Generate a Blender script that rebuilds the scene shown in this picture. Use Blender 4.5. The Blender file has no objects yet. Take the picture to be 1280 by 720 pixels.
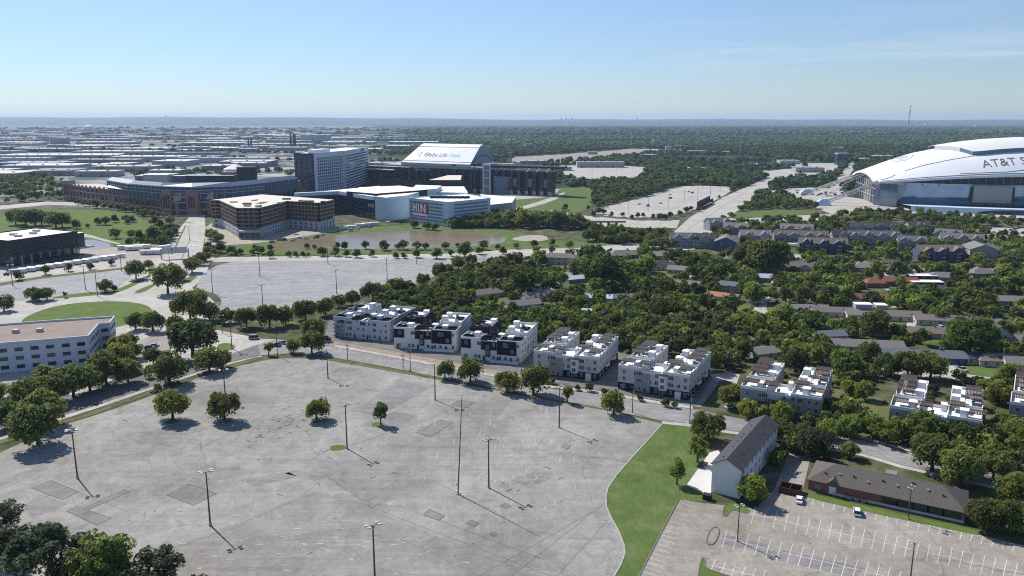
import bpy, math, random
import numpy as np
from mathutils import Vector, Matrix
R=random.Random(7)
SC=bpy.context.scene; COL=SC.collection
# ---------------------------------------------------------------- camera model (used to survey the ground plan)
F=1000.0; H=110.0; HY=149.0
TH=math.atan((360-HY)/F); CT,ST=math.cos(TH),math.sin(TH)
def G(px,py,z=0.0):
    u=(px-640)/F; v=(360-py)/F
    d=(u,CT+v*ST,-ST+v*CT); t=(z-H)/d[2]
    return (d[0]*t,d[1]*t)
def dist(p): return math.hypot(p[0],p[1])
def P(x,y,z=0):
    c=y*CT-(z-H)*ST
    return (640+F*x/c, 360-F*(y*ST+(z-H)*CT)/c)
# ---------------------------------------------------------------- object helpers
def link(o): COL.objects.link(o); return o
def tag(o,label=None,cat=None,group=None,kind=None):
    if label: o['label']=label
    if cat: o['category']=cat
    if group: o['group']=group
    if kind: o['kind']=kind
    return o
def thing(name,label,cat,loc=(0,0,0),rz=0.0,group=None,scale=None):
    o=bpy.data.objects.new(name,None); o.empty_display_size=.5
    o.location=(loc[0],loc[1],loc[2] if len(loc)>2 else 0); o.rotation_euler=(0,0,rz)
    if scale: o.scale=scale
    return tag(link(o),label,cat,group)
class MB:
    def __init__(s): s.v=[]; s.f=[]; s.m=[]
    def face(s,pts,m=0):
        b=len(s.v); s.v+=[tuple(p) for p in pts]; s.f.append(tuple(range(b,b+len(pts)))); s.m.append(m); return s
    def box(s,x0,x1,y0,y1,z0,z1,m=0,bottom=True):
        b=len(s.v)
        s.v+=[(x0,y0,z0),(x1,y0,z0),(x1,y1,z0),(x0,y1,z0),(x0,y0,z1),(x1,y0,z1),(x1,y1,z1),(x0,y1,z1)]
        q=[(4,5,6,7),(0,1,5,4),(1,2,6,5),(2,3,7,6),(3,0,4,7)]+([(3,2,1,0)] if bottom else [])
        for a in q: s.f.append(tuple(b+i for i in a)); s.m.append(m)
        return s
    def prism(s,poly,z0,z1,m=0,mt=None,cap=True):
        b=len(s.v); n=len(poly)
        ar=sum(poly[i][0]*poly[(i+1)%n][1]-poly[(i+1)%n][0]*poly[i][1] for i in range(n))
        if ar<0: poly=poly[::-1]
        s.v+=[(p[0],p[1],z0) for p in poly]+[(p[0],p[1],z1) for p in poly]
        for i in range(n):
            j=(i+1)%n; s.f.append((b+i,b+j,b+n+j,b+n+i)); s.m.append(m)
        if cap: s.f.append(tuple(b+n+i for i in range(n))); s.m.append(m if mt is None else mt)
        return s
    def wall(s,A,B,z0,z1,t=.3,m=0,z0b=None,z1b=None):
        dx,dy=B[0]-A[0],B[1]-A[1]; L=math.hypot(dx,dy) or 1; nx,ny=-dy/L*t/2,dx/L*t/2
        z0b=z0 if z0b is None else z0b; z1b=z1 if z1b is None else z1b
        b=len(s.v)
        s.v+=[(A[0]-nx,A[1]-ny,z0),(B[0]-nx,B[1]-ny,z0b),(B[0]+nx,B[1]+ny,z0b),(A[0]+nx,A[1]+ny,z0),
              (A[0]-nx,A[1]-ny,z1),(B[0]-nx,B[1]-ny,z1b),(B[0]+nx,B[1]+ny,z1b),(A[0]+nx,A[1]+ny,z1)]
        for a in [(4,5,6,7),(0,1,5,4),(1,2,6,5),(2,3,7,6),(3,0,4,7),(3,2,1,0)]: s.f.append(tuple(b+i for i in a)); s.m.append(m)
        return s
    def tube(s,A,B,r0,r1=None,n=8,m=0,cap=True):
        r1=r0 if r1 is None else r1
        A=Vector(A);B=Vector(B);d=(B-A).normalized()
        u=d.orthogonal().normalized();w=d.cross(u); b=len(s.v)
        for c,r in((A,r0),(B,r1)):
            for i in range(n):
                a=2*math.pi*i/n; s.v.append(tuple(c+u*math.cos(a)*r+w*math.sin(a)*r))
        for i in range(n):
            j=(i+1)%n; s.f.append((b+i,b+j,b+n+j,b+n+i)); s.m.append(m)
        if cap: s.f.append(tuple(b+n+i for i in range(n))); s.m.append(m)
        return s
    def mesh(s,name,mats):
        me=bpy.data.meshes.new(name); me.from_pydata(s.v,[],s.f)
        for x in (mats if isinstance(mats,(list,tuple)) else [mats]): me.materials.append(x)
        if any(s.m): me.polygons.foreach_set('material_index',s.m)
        me.update(); return me
    def build(s,name,mats,parent=None,loc=(0,0,0)):
        o=bpy.data.objects.new(name,s.mesh(name,mats)); link(o); o.location=loc
        if parent: o.parent=parent
        return o
def inst(name,me,parent=None,loc=(0,0,0),rz=0,scale=None):
    o=bpy.data.objects.new(name,me); link(o); o.location=loc; o.rotation_euler=(0,0,rz)
    if scale: o.scale=scale
    if parent: o.parent=parent
    return o
KIDS={}
def kids(o): return [c for c in bpy.data.objects if c.parent==o]
def copy_tree(o,ks,loc,rz,scale=None,label=None,group=None,parent=None):
    c=o.copy(); COL.objects.link(c)
    if loc is not None: c.location=(loc[0],loc[1],loc[2] if len(loc)>2 else 0)
    if rz is not None: c.rotation_euler=(0,0,rz)
    if scale: c.scale=scale
    if label: c['label']=label
    if group: c['group']=group
    if parent: c.parent=parent
    for ch,sub in ks:
        d=ch.copy(); COL.objects.link(d); d.parent=c
        for g,_ in sub:
            e=g.copy(); COL.objects.link(e); e.parent=d
    return c
def tree_of(o): return [(c,tree_of(c)) for c in kids(o)]
# ---------------------------------------------------------------- materials
def newmat(name):
    m=bpy.data.materials.new(name); m.use_nodes=True
    nt=m.node_tree; b=nt.nodes['Principled BSDF']
    return m,nt,b
def N(nt,t,**k):
    n=nt.nodes.new(t)
    for a,v in k.items(): setattr(n,a,v)
    return n
def ramp(nt,inp,stops):
    r=N(nt,'ShaderNodeValToRGB'); e=r.color_ramp.elements
    while len(e)<len(stops): e.new(.5)
    for x,(p,c) in zip(e,stops): x.position=p; x.color=(c[0],c[1],c[2],1) if not isinstance(c,float) else (c,c,c,1)
    nt.links.new(inp,r.inputs[0]); return r.outputs[0]
def noise(nt,vec,scale,detail=4,rough=.55,dist=0):
    n=N(nt,'ShaderNodeTexNoise'); n.inputs['Scale'].default_value=scale; n.inputs['Detail'].default_value=detail
    n.inputs['Roughness'].default_value=rough; n.inputs['Distortion'].default_value=dist
    nt.links.new(vec,n.inputs['Vector']); return n.outputs[0]
def mixc(nt,fac,a,b,mode='MIX'):
    m=N(nt,'ShaderNodeMix',data_type='RGBA',blend_type=mode)
    for i,x in((0,fac),(6,a),(7,b)):
        if isinstance(x,(int,float)): m.inputs[i].default_value=x
        elif isinstance(x,tuple): m.inputs[i].default_value=(x[0],x[1],x[2],1)
        else: nt.links.new(x,m.inputs[i])
    return m.outputs[2]
def worldpos(nt,scale=(1,1,1),rot=0):
    g=N(nt,'ShaderNodeNewGeometry'); mp=N(nt,'ShaderNodeMapping'); mp.inputs['Scale'].default_value=scale; mp.inputs['Rotation'].default_value=(0,0,rot)
    nt.links.new(g.outputs['Position'],mp.inputs[0]); return mp.outputs[0]
def simple(name,col,rough=.8,var=.12,scale=.6,spec=.3,metal=0,rnd=0):
    m,nt,b=newmat(name); b.inputs['Roughness'].default_value=rough; b.inputs['Specular IOR Level'].default_value=spec; b.inputs['Metallic'].default_value=metal
    p=worldpos(nt); f=noise(nt,p,scale,5,.6)
    c=ramp(nt,f,[(.25,tuple(x*(1-var) for x in col)),(.75,tuple(min(1,x*(1+var)) for x in col))])
    if rnd:
        oi=N(nt,'ShaderNodeObjectInfo'); hs=N(nt,'ShaderNodeHueSaturation'); mr=N(nt,'ShaderNodeMapRange'); mr.inputs[3].default_value=1-rnd; mr.inputs[4].default_value=1+rnd
        nt.links.new(oi.outputs['Random'],mr.inputs[0]); nt.links.new(mr.outputs[0],hs.inputs['Value']); nt.links.new(c,hs.inputs['Color']); c=hs.outputs[0]
    nt.links.new(c,b.inputs['Base Color']); return m
def glass(name,col=(.02,.03,.045),rough=.12):
    m,nt,b=newmat(name); b.inputs['Roughness'].default_value=rough; b.inputs['Specular IOR Level'].default_value=.6
    p=worldpos(nt); f=noise(nt,p,.25,2); nt.links.new(ramp(nt,f,[(.35,tuple(x*.6 for x in col)),(.7,tuple(x*1.5 for x in col))]),b.inputs['Base Color']); return m
M={}
M['white']=simple('white_paint',(.66,.655,.645),.7,.07,.3)
M['roofwhite']=simple('roof_membrane_white',(.74,.73,.70),.8,.12,.35)
M['offwhite']=simple('offwhite_stucco',(.46,.45,.435),.85,.07,.4)
M['greystucco']=simple('grey_stucco',(.26,.26,.265),.85,.07,.4)
M['taupe']=simple('taupe_stucco',(.25,.225,.205),.85,.07,.4)
M['navy']=simple('navy_cladding',(.009,.012,.026),.6,.15,.6,.15)
M['darkgrey']=simple('charcoal',(.026,.026,.029),.7,.2,.6,.2)
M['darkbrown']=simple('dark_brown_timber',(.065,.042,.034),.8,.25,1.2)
M['weather']=simple('weathered_timber',(.075,.07,.066),.85,.3,1.5)
M['wrap']=simple('house_wrap',(.45,.48,.52),.6,.18,.9)
M['metal']=simple('galvanised_steel',(.3,.3,.3),.5,.1,2,.5,.3)
M['darkmetal']=simple('dark_steel',(.06,.06,.06),.5,.1,2,.5,.2)
M['polewood']=simple('creosoted_pole',(.09,.075,.06),.9,.2,3)
M['lamphead']=simple('pale_lamp_housing',(.4,.4,.39),.4,.05,2,.5)
M['glass']=glass('window_glass'); M['blueglass']=glass('blue_curtain_glass',(.03,.06,.11),.1); M['navyglass']=glass('navy_glass',(.018,.026,.05),.13)
M['brick']=simple('red_brick',(.22,.09,.07),.9,.2,2)
M['ballbrick']=simple('ballpark_brick',(.36,.20,.165),.9,.2,.4)
M['pier']=simple('dark_pier_brick',(.10,.062,.052),.9,.2,.4)
M['seam']=simple('roof_seam_grey',(.2,.2,.21),.6,.05,.5)
M['roofletter']=simple('roof_lettering_grey',(.13,.132,.14),.6,.05,.5)
M['darkkerb']=simple('worn_dark_kerb',(.16,.15,.135),.9,.15,.5)
M['stone']=simple('pale_stone',(.52,.45,.4),.9,.12,.5)
M['roofgrey']=simple('grey_shingle',(.19,.178,.166),.9,.22,1.6)
M['roofdark']=simple('dark_brown_shingle',(.105,.092,.083),.9,.22,1.6)
M['roofcharcoal']=simple('charcoal_shingle',(.055,.055,.06),.85,.2,1.6)
M['roofbrown']=simple('brown_shingle',(.185,.155,.135),.9,.22,1.6)
M['roofblue']=simple('blue_grey_shingle',(.13,.145,.17),.85,.2,1.6)
M['roofred']=simple('red_tile',(.23,.085,.06),.9,.2,1.6)
M['rooforange']=simple('orange_tile',(.36,.17,.1),.9,.2,1.6)
M['roofpale']=simple('pale_metal_roof',(.42,.47,.52),.6,.1,.8)
M['beige']=simple('beige_siding',(.48,.44,.38),.85,.1,.6)
M['bluesiding']=simple('blue_siding',(.06,.085,.15),.8,.15,.6)
M['palesiding']=simple('pale_siding',(.29,.292,.3),.8,.1,.6)
M['brownroof']=simple('brown_ballast_roof',(.25,.195,.165),.95,.15,.12)
M['officewall']=simple('office_precast',(.55,.57,.62),.8,.06,.2)
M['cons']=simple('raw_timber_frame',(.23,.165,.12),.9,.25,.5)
M['slab']=simple('raw_slab_edge',(.5,.42,.3),.9,.15,.4)
M['palecon']=simple('pale_roof_deck',(.6,.56,.48),.9,.12,.15)
M['ltblue']=simple('light_blue_panel',(.5,.6,.68),.6,.06,.1)
M['ltblue2']=simple('mid_blue_grey_louvre',(.16,.22,.27),.5,.1,.3)
M['roofmetal']=simple('standing_seam_grey',(.45,.47,.49),.5,.12,.12)
M['stadroof']=simple('stadium_roof_membrane',(.72,.73,.75),.6,.05,.02)
M['gableblue']=simple('grey_blue_gable',(.3,.36,.43),.7,.06,.05)
M['board']=simple('video_board_tan',(.30,.27,.25),.6,.05,.1)
M['bark']=simple('bark',(.06,.048,.038),.95,.3,4)
M['rust']=simple('rust_red_steel',(.085,.034,.026),.8,.3,2)
M['signgrey']=simple('sign_panel_grey',(.42,.44,.46),.6,.1,.5)
M['text']=simple('dark_lettering',(.03,.035,.05),.6,.05,.5)
M['textblue']=simple('navy_lettering',(.1,.14,.24),.6,.05,.5)
M['textgreen']=simple('green_lettering',(.25,.48,.38),.6,.05,.5)
M['wood']=simple('fence_timber',(.2,.15,.11),.9,.25,1.5)
M['tyre']=simple('tyre_rubber',(.02,.02,.02),.9,.1,3)
for n,c in dict(white=(.75,.75,.75),silver=(.4,.41,.42),black=(.015,.015,.018),red=(.2,.02,.02),blue=(.05,.09,.2),grey=(.13,.13,.14)).items():
    M['car_'+n]=simple('car_paint_'+n,c,.3,.03,1,.6)
WH=[simple('warehouse_roof_'+str(i),c,.8,.1,.05) for i,c in enumerate([(.6,.6,.58),(.45,.44,.42),(.3,.31,.34),(.52,.47,.42),(.2,.2,.22)])]
WW=[simple('warehouse_wall_'+str(i),c,.8,.1,.05) for i,c in enumerate([(.35,.36,.38),(.25,.24,.24),(.18,.2,.25)])]
# crowns
def leafmat(name,dark,mid,lite,rnd=.28):
    m,nt,b=newmat(name); b.inputs['Roughness'].default_value=.6; b.inputs['Specular IOR Level'].default_value=.15
    tc=N(nt,'ShaderNodeTexCoord'); f=noise(nt,tc.outputs['Object'],2.4,4,.7)
    c=ramp(nt,f,[(.3,dark),(.52,mid),(.75,lite)])
    oi=N(nt,'ShaderNodeObjectInfo'); hs=N(nt,'ShaderNodeHueSaturation')
    def mr(a,b_,src):
        x=N(nt,'ShaderNodeMapRange'); x.inputs[3].default_value=a; x.inputs[4].default_value=b_; nt.links.new(src,x.inputs[0]); return x.outputs[0]
    w=N(nt,'ShaderNodeTexWhiteNoise',noise_dimensions='1D'); nt.links.new(oi.outputs['Random'],w.inputs['W'])
    nt.links.new(mr(1-rnd,1+rnd,oi.outputs['Random']),hs.inputs['Value']); nt.links.new(mr(.475,.53,w.outputs['Value']),hs.inputs['Hue'])
    nt.links.new(c,hs.inputs['Color']); nt.links.new(hs.outputs[0],b.inputs['Base Color'])
    tr=N(nt,'ShaderNodeBsdfTranslucent'); tb=N(nt,'ShaderNodeHueSaturation'); tb.inputs['Value'].default_value=1.35; tb.inputs['Hue'].default_value=.488; nt.links.new(hs.outputs[0],tb.inputs['Color']); nt.links.new(tb.outputs[0],tr.inputs['Color']); mx=N(nt,'ShaderNodeMixShader'); mx.inputs[0].default_value=.52
    out=nt.nodes['Material Output']; nt.links.new(b.outputs[0],mx.inputs[1]); nt.links.new(tr.outputs[0],mx.inputs[2]); nt.links.new(mx.outputs[0],out.inputs['Surface']); return m
M['leafdark']=leafmat('dark_oak_leaves',(.06,.078,.022),(.112,.142,.036),(.172,.21,.054))
M['leafmid']=leafmat('mid_green_leaves',(.082,.106,.025),(.15,.188,.042),(.215,.26,.062))
M['leaflite']=leafmat('fresh_green_leaves',(.11,.145,.027),(.19,.24,.047),(.26,.31,.07),.2)
M['leafpine']=leafmat('pine_needles',(.036,.048,.026),(.062,.08,.04),(.095,.118,.056),.15)
M['leafolive']=leafmat('olive_grey_leaves',(.045,.055,.028),(.07,.085,.042),(.095,.11,.055),.15)
M['twig']=simple('bare_twigs',(.16,.14,.12),.95,.2,3)
# ---------------------------------------------------------------- ground materials
def groundmat():
    m,nt,b=newmat('ground_cover'); b.inputs['Roughness'].default_value=1; b.inputs['Specular IOR Level'].default_value=.1
    g=N(nt,'ShaderNodeNewGeometry'); pos=g.outputs['Position']
    near=ramp(nt,noise(nt,worldpos(nt),.09,6,.65),[(.32,(.035,.045,.02)),(.48,(.07,.085,.032)),(.6,(.13,.115,.08)),(.72,(.22,.19,.15))])
    wood=ramp(nt,noise(nt,worldpos(nt,(1,.55,1)),.03,7,.75),[(.3,(.018,.03,.018)),(.55,(.035,.055,.025)),(.72,(.06,.08,.035)),(.8,(.2,.19,.16))])
    ind=ramp(nt,noise(nt,worldpos(nt,(1,1.4,1),.2),.006,6,.65),[(.35,(.045,.058,.045)),(.46,(.085,.095,.085)),(.53,(.24,.235,.225)),(.66,(.42,.405,.385))])
    sep=N(nt,'ShaderNodeSeparateXYZ'); nt.links.new(pos,sep.inputs[0])
    def step(sock,a,c):
        r=N(nt,'ShaderNodeMapRange'); r.inputs[1].default_value=a; r.inputs[2].default_value=c; nt.links.new(sock,r.inputs[0]); return r.outputs[0]
    # left of the ballparks the land is industrial, right of them wooded
    x2=N(nt,'ShaderNodeMath',operation='MULTIPLY_ADD'); nt.links.new(sep.outputs[1],x2.inputs[0]); x2.inputs[1].default_value=.17; nt.links.new(sep.outputs[0],x2.inputs[2])
    wn=N(nt,'ShaderNodeMath',operation='MULTIPLY_ADD'); nt.links.new(noise(nt,worldpos(nt),.002,3),wn.inputs[0]); wn.inputs[1].default_value=700; nt.links.new(x2.outputs[0],wn.inputs[2])
    far=mixc(nt,step(wn.outputs[0],200,420),ind,wood)
    c=mixc(nt,step(sep.outputs[1],900,1250),near,far); nt.links.new(c,b.inputs['Base Color']); return m
M['ground']=groundmat()
def grassmat(name,a,c,d):
    m,nt,b=newmat(name); b.inputs['Roughness'].default_value=1; b.inputs['Specular IOR Level'].default_value=.1
    f=noise(nt,worldpos(nt),.11,6,.7); e=noise(nt,worldpos(nt,(1,.25,1),.8),.9,3,.6)
    col=ramp(nt,f,[(.32,a),(.5,c),(.66,d)]); col=mixc(nt,.35,col,ramp(nt,e,[(.3,a),(.7,d)])); nt.links.new(col,b.inputs['Base Color']); return m
M['lawn']=grassmat('mown_lawn',(.07,.11,.024),(.095,.142,.032),(.13,.172,.05))
M['field']=grassmat('rough_field_grass',(.05,.09,.02),(.085,.138,.03),(.16,.172,.078))
M['verge']=grassmat('dry_verge_grass',(.075,.085,.028),(.11,.12,.045),(.17,.15,.08))
def pavemat(name,a,c,d,streak_rot,streak=.5,crack=.6,fine=1.3,sc=.03,grid=None):
    m,nt,b=newmat(name); b.inputs['Roughness'].default_value=.9; b.inputs['Specular IOR Level'].default_value=.2
    base=ramp(nt,noise(nt,worldpos(nt),sc,8,.65,.6),[(.3,a),(.5,c),(.7,d)])
    st=noise(nt,worldpos(nt,(.05,.9,1),streak_rot),.55,6,.7,.3)
    col=mixc(nt,streak,base,mixc(nt,1,base,ramp(nt,st,[(.3,.72),(.5,1.),(.72,1.22)]),'MULTIPLY'))
    fn=noise(nt,worldpos(nt),fine,5,.7); col=mixc(nt,.8,col,mixc(nt,1,col,ramp(nt,fn,[(.25,.8),(.5,1.),(.75,1.18)]),'MULTIPLY'))
    # pale scuffed marks and dark drips, shapes of their own
    sf=noise(nt,worldpos(nt,(.35,1,1),streak_rot+.6),.35,8,.75,1.2); col=mixc(nt,ramp(nt,sf,[(.6,0.),(.68,.55)]),col,tuple(min(1,x*1.45) for x in d))
    dk=noise(nt,worldpos(nt,(.4,1,1),streak_rot),.09,9,.72,.8); col=mixc(nt,ramp(nt,dk,[(.58,0.),(.7,.5)]),col,tuple(x*.6 for x in a))
    # mottling a few metres across, speckle, and slab joints
    mt=noise(nt,worldpos(nt,(1,.6,1),streak_rot+1.1),.22,7,.78,.8); col=mixc(nt,1,col,ramp(nt,mt,[(.3,.74),(.5,1.),(.68,1.2)]),'MULTIPLY')
    sp=noise(nt,worldpos(nt,(1,.5,1),streak_rot+.3),1.1,4,.8); col=mixc(nt,ramp(nt,sp,[(.64,0.),(.7,.6)]),col,tuple(x*.5 for x in a)); sp2=noise(nt,worldpos(nt,(.5,1,1),streak_rot+.9),.9,4,.8); col=mixc(nt,ramp(nt,sp2,[(.63,0.),(.7,.55)]),col,tuple(min(1,x*1.5) for x in d))
    if grid is not None:
        for ang,spc in ((grid,.11),(grid+1.5708,.06)):
            wv=N(nt,'ShaderNodeTexWave',wave_type='BANDS',bands_direction='Y',wave_profile='SIN'); wv.inputs['Scale'].default_value=spc/2; wv.inputs['Distortion'].default_value=.12; wv.inputs['Detail Scale'].default_value=.5; nt.links.new(worldpos(nt,(1,1,1),-ang),wv.inputs['Vector'])
            jf=ramp(nt,wv.outputs['Fac'],[(0.,.3),(.003,.18),(.008,0.)]); gt=ramp(nt,noise(nt,worldpos(nt),.03,4,.7),[(.5,0.),(.66,1.)]); jm=N(nt,'ShaderNodeMath',operation='MULTIPLY'); nt.links.new(jf,jm.inputs[0]); nt.links.new(gt,jm.inputs[1]); col=mixc(nt,jm.outputs[0],col,(.085,.08,.075))
    # cracks
    for k,(vs,w,s) in enumerate(((.035,.0035,crack),(.11,.006,crack*.7))):
        v=N(nt,'ShaderNodeTexVoronoi',feature='DISTANCE_TO_EDGE'); v.inputs['Scale'].default_value=vs
        mpv=worldpos(nt,(1,.7,1),streak_rot+k); nd=N(nt,'ShaderNodeTexNoise'); nd.inputs['Scale'].default_value=.15; nd.inputs['Detail'].default_value=6
        nt.links.new(mpv,nd.inputs['Vector']); va=N(nt,'ShaderNodeVectorMath',operation='MULTIPLY_ADD'); nt.links.new(nd.outputs['Color'],va.inputs[0]); va.inputs[1].default_value=(5,5,0); nt.links.new(mpv,va.inputs[2])
        nt.links.new(va.outputs[0],v.inputs['Vector'])
        fac=ramp(nt,v.outputs['Distance'],[(0.,s),(w,s*.5),(w*2.2,0.)])
        gate=ramp(nt,noise(nt,worldpos(nt),.025+.02*k,3),[(.45,0.),(.6,1.)])
        mm=N(nt,'ShaderNodeMath',operation='MULTIPLY'); nt.links.new(fac,mm.inputs[0]); nt.links.new(gate,mm.inputs[1])
        col=mixc(nt,mm.outputs[0],col,(.07,.068,.065))
    nt.links.new(col,b.inputs['Base Color']); return m
M['lot']=pavemat('weathered_lot_concrete',(.185,.173,.155),(.258,.245,.224),(.318,.306,.285),-.65,.5,.5,grid=.66)
M['lotbrown']=pavemat('browner_lot_surface',(.185,.17,.151),(.232,.216,.196),(.28,.264,.243),.85,.6,.3,grid=.66)
M['lotfar']=pavemat('far_lot_asphalt',(.24,.24,.24),(.275,.275,.272),(.31,.31,.305),-.25,.9,.15)
M['lotpink']=pavemat('worn_pinkish_lot',(.215,.188,.158),(.28,.25,.215),(.34,.308,.268),.5,.35,.55)
M['paleconc']=pavemat('pale_concrete',(.33,.305,.272),(.39,.365,.33),(.44,.415,.38),.2,.4,.2)
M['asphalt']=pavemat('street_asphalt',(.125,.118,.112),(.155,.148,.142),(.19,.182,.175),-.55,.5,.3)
M['asphaltpale']=pavemat('worn_street',(.2,.192,.185),(.24,.232,.225),(.28,.27,.26),-.5,.5,.3)
M['patch']=pavemat('dark_asphalt_patch',(.15,.142,.132),(.19,.18,.168),(.225,.214,.2),.4,.5,.4)
M['patch2']=pavemat('faint_patch',(.18,.17,.16),(.21,.2,.19),(.25,.24,.23),-.6,.8,.4)
M['mark']=pavemat('worn_white_marking',(.36,.36,.35),(.5,.5,.49),(.58,.58,.57),.2,.3,.1)
M['markfaint']=pavemat('faded_white_marking',(.33,.33,.325),(.38,.38,.375),(.42,.42,.41),.2,.5,.1)
M['padconc']=simple('new_pale_concrete',(.55,.53,.5),.9,.08,.3)
M['tar']=simple('tar_seal',(.035,.033,.03),.8,.2,1)
M['dirt']=simple('orange_dirt',(.27,.22,.175),1,.25,.3)
M['gravel']=simple('pale_gravel_dirt',(.34,.3,.25),1,.25,.15)
M['mulch']=simple('mulch',(.13,.08,.055),1,.25,.5)
M['kerb']=simple('kerb_concrete',(.35,.33,.3),.9,.1,.5)
def watermat():
    m,nt,b=newmat('muddy_water'); b.inputs['Roughness'].default_value=.16; b.inputs['Specular IOR Level'].default_value=.22
    nt.links.new(ramp(nt,noise(nt,worldpos(nt,(1,2,1)),.02,3),[(.3,(.2,.15,.09)),(.7,(.25,.19,.12))]),b.inputs['Base Color'])
    bp=N(nt,'ShaderNodeBump'); bp.inputs['Strength'].default_value=.25; bp.inputs['Distance'].default_value=.1; nt.links.new(noise(nt,worldpos(nt),.8,4),bp.inputs['Height']); nt.links.new(bp.outputs[0],b.inputs['Normal']); return m
M['water']=watermat()
LAYERS=[0]
def sheet(name,pts,mat,z,extra=(),world=False):
    """one flat sheet; extra = [(pts, material, dz)] surface markings of the same sheet"""
    q=pts if world else [G(*p) for p in pts]
    mb=MB(); mats=[M[mat]]; idx={mat:0}
    mb.face([(x,y,z) for x,y in q])
    for e,mt,dz in extra:
        if mt not in idx: idx[mt]=len(mats); mats.append(M[mt])
        mb.face([(x,y,z+dz) for x,y in e],idx[mt])
    for i,f in enumerate(mb.f):          # all faces look up
        v=[mb.v[k] for k in f]; ar=sum(v[k][0]*v[(k+1)%len(v)][1]-v[(k+1)%len(v)][0]*v[k][1] for k in range(len(v)))
        if ar<0: mb.f[i]=f[::-1]
    return tag(mb.build(name,mats),kind='structure')
def line(a,b,w,world=False):
    A=a if world else G(*a); B=b if world else G(*b)
    dx,dy=B[0]-A[0],B[1]-A[1]; L=math.hypot(dx,dy) or 1; nx,ny=-dy/L*w/2,dx/L*w/2
    return [(A[0]-nx,A[1]-ny),(B[0]-nx,B[1]-ny),(B[0]+nx,B[1]+ny),(A[0]+nx,A[1]+ny)]
def kerb(pts,z=0.0,w=.3,h=.14,closed=False,mat='kerb'):
    q=[G(*p) for p in pts]
    if closed: q.append(q[0])
    mb=MB()
    for A,B in zip(q,q[1:]): mb.wall(A,B,z-.02,z+h,w)
    return tag(mb.build('kerb',M[mat]),kind='structure')
def smooth(pts,n=3,closed=False):
    for _ in range(n):
        o=[]; m=len(pts)
        if not closed: o.append(pts[0])
        for i in range(m if closed else m-1):
            a=pts[i];b=pts[(i+1)%m]; o+=[(a[0]*.75+b[0]*.25,a[1]*.75+b[1]*.25),(a[0]*.25+b[0]*.75,a[1]*.25+b[1]*.75)]
        if not closed: o.append(pts[-1])
        pts=o
    return pts
# ground sheet to the horizon
def ground():
    mb=MB(); rs=[0,150,300,500,800,1200,1800,2600,4000,7000,12000,20000,29000]; n=48
    mb.v.append((0,0,0))
    for r in rs[1:]:
        for i in range(n): a=2*math.pi*i/n; mb.v.append((r*math.cos(a),r*math.sin(a),0))
    for i in range(n): mb.f.append((0,1+i,1+(i+1)%n))
    for k in range(len(rs)-2):
        for i in range(n):
            j=(i+1)%n; mb.f.append((1+k*n+i,1+(k+1)*n+i,1+(k+1)*n+j,1+k*n+j))
    mb.m=[0]*len(mb.f); tag(mb.build('ground',M['ground']),kind='structure')
ground()
def hills():
    mb=MB(); m,nt,b=newmat('far_hill_woods'); b.inputs['Roughness'].default_value=1
    nt.links.new(ramp(nt,noise(nt,worldpos(nt),.0006,8,.7),[(.3,(.02,.04,.03)),(.55,(.04,.06,.035)),(.75,(.16,.15,.12))]),b.inputs['Base Color'])
    n=90; rows=[(14500,0),(17500,.45),(20500,.8),(22500,1),(25500,.2)]
    rr=random.Random(3); ph=[rr.uniform(0,6) for _ in range(6)]
    for d,k in rows:
        for i in range(n+1):
            px=-250+1780*i/n; u=(px-640)/F
            want=146.3+1.2*min(max((px)/520,0),1)+1.8*min(max((px-520)/160,0),1)+.5*math.sin(px*.011+ph[0])+.35*math.sin(px*.037+ph[1])
            top=110+(149-want)*d*CT/1000
            mb.v.append((u*d,d,k*max(top,15)+ (0 if k==1 else -.4)))
    for r in range(len(rows)-1):
        for i in range(n):
            a=r*(n+1)+i; mb.f.append((a,a+1,a+n+2,a+n+1)); mb.m.append(0)
    tag(mb.build('hills',m),kind='structure')
hills()
# ---- the big grey lot in front
lotpts=[(-60,640),(-60,590),(0,566),(38,549),(66,535),(120,519),(142,511.5),(170,502),(200,490.5),(250,472),(300,457),(345,448),(400,448),(470,460),(560,476),(640,491),(700,502),(762,514),(828,530),(812,548),(790,572),(770,595),(760,610),(757,622),(758,634),(764,648),(774,666),(780,682),(781,692),(776,706),(765,725),(735,800),(-60,800)]
ex=[]
def qp(*p): return [G(*x) for x in p]
ex.append((qp((-60,700),(120,694),(200,690),(320,645),(352,630),(395,615),(440,625),(520,660),(620,700),(690,727),(700,790),(-60,790)),'lotbrown',.012))
for p in [[(38,610),(65,601),(99,615),(78,625)],[(83,639),(96,633),(139,648),(121,657)],[(105,635),(157,612),(162,615),(112,637)],[(208,619),(236,605),(271,617),(242,632)],[(520,541),(551,525),(567,529),(537,547)],[(564,507),(573,500),(593,503),(584,510)],[(529,644),(537,637),(556,645),(549,651)],[(625,633),(631,629),(639,633),(632,636)],[(583,655),(589,650),(599,654),(593,659)],[(701,558),(706,555),(714,557),(709,562)],[(612,668),(616,665),(621,668),(617,671)]]:
    ex.append((qp(*p),'patch',.024))
    for a_,b_ in zip(p,p[1:]+p[:1]): ex.append((line(a_,b_,.15),'tar',.034))
for p in [[(450,532),(493,514),(522,520),(490,538)],[(583,520),(620,494),(640,500),(616,529)],[(356,592),(370,588),(407,597),(392,601)],[(443,514),(500,474),(537,485),(475,520)],[(405,468),(428,459),(450,460),(432,472)],[(0,601),(54,581),(60,585),(0,608)],[(30,632),(50,617),(85,630),(40,648)],[(150,545),(240,528),(262,536),(180,556)],[(300,600),(360,590),(372,596),(318,608)],[(640,600),(668,590),(690,598),(660,610)]]:
    ex.append((qp(*p),'patch2',.02))
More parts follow.
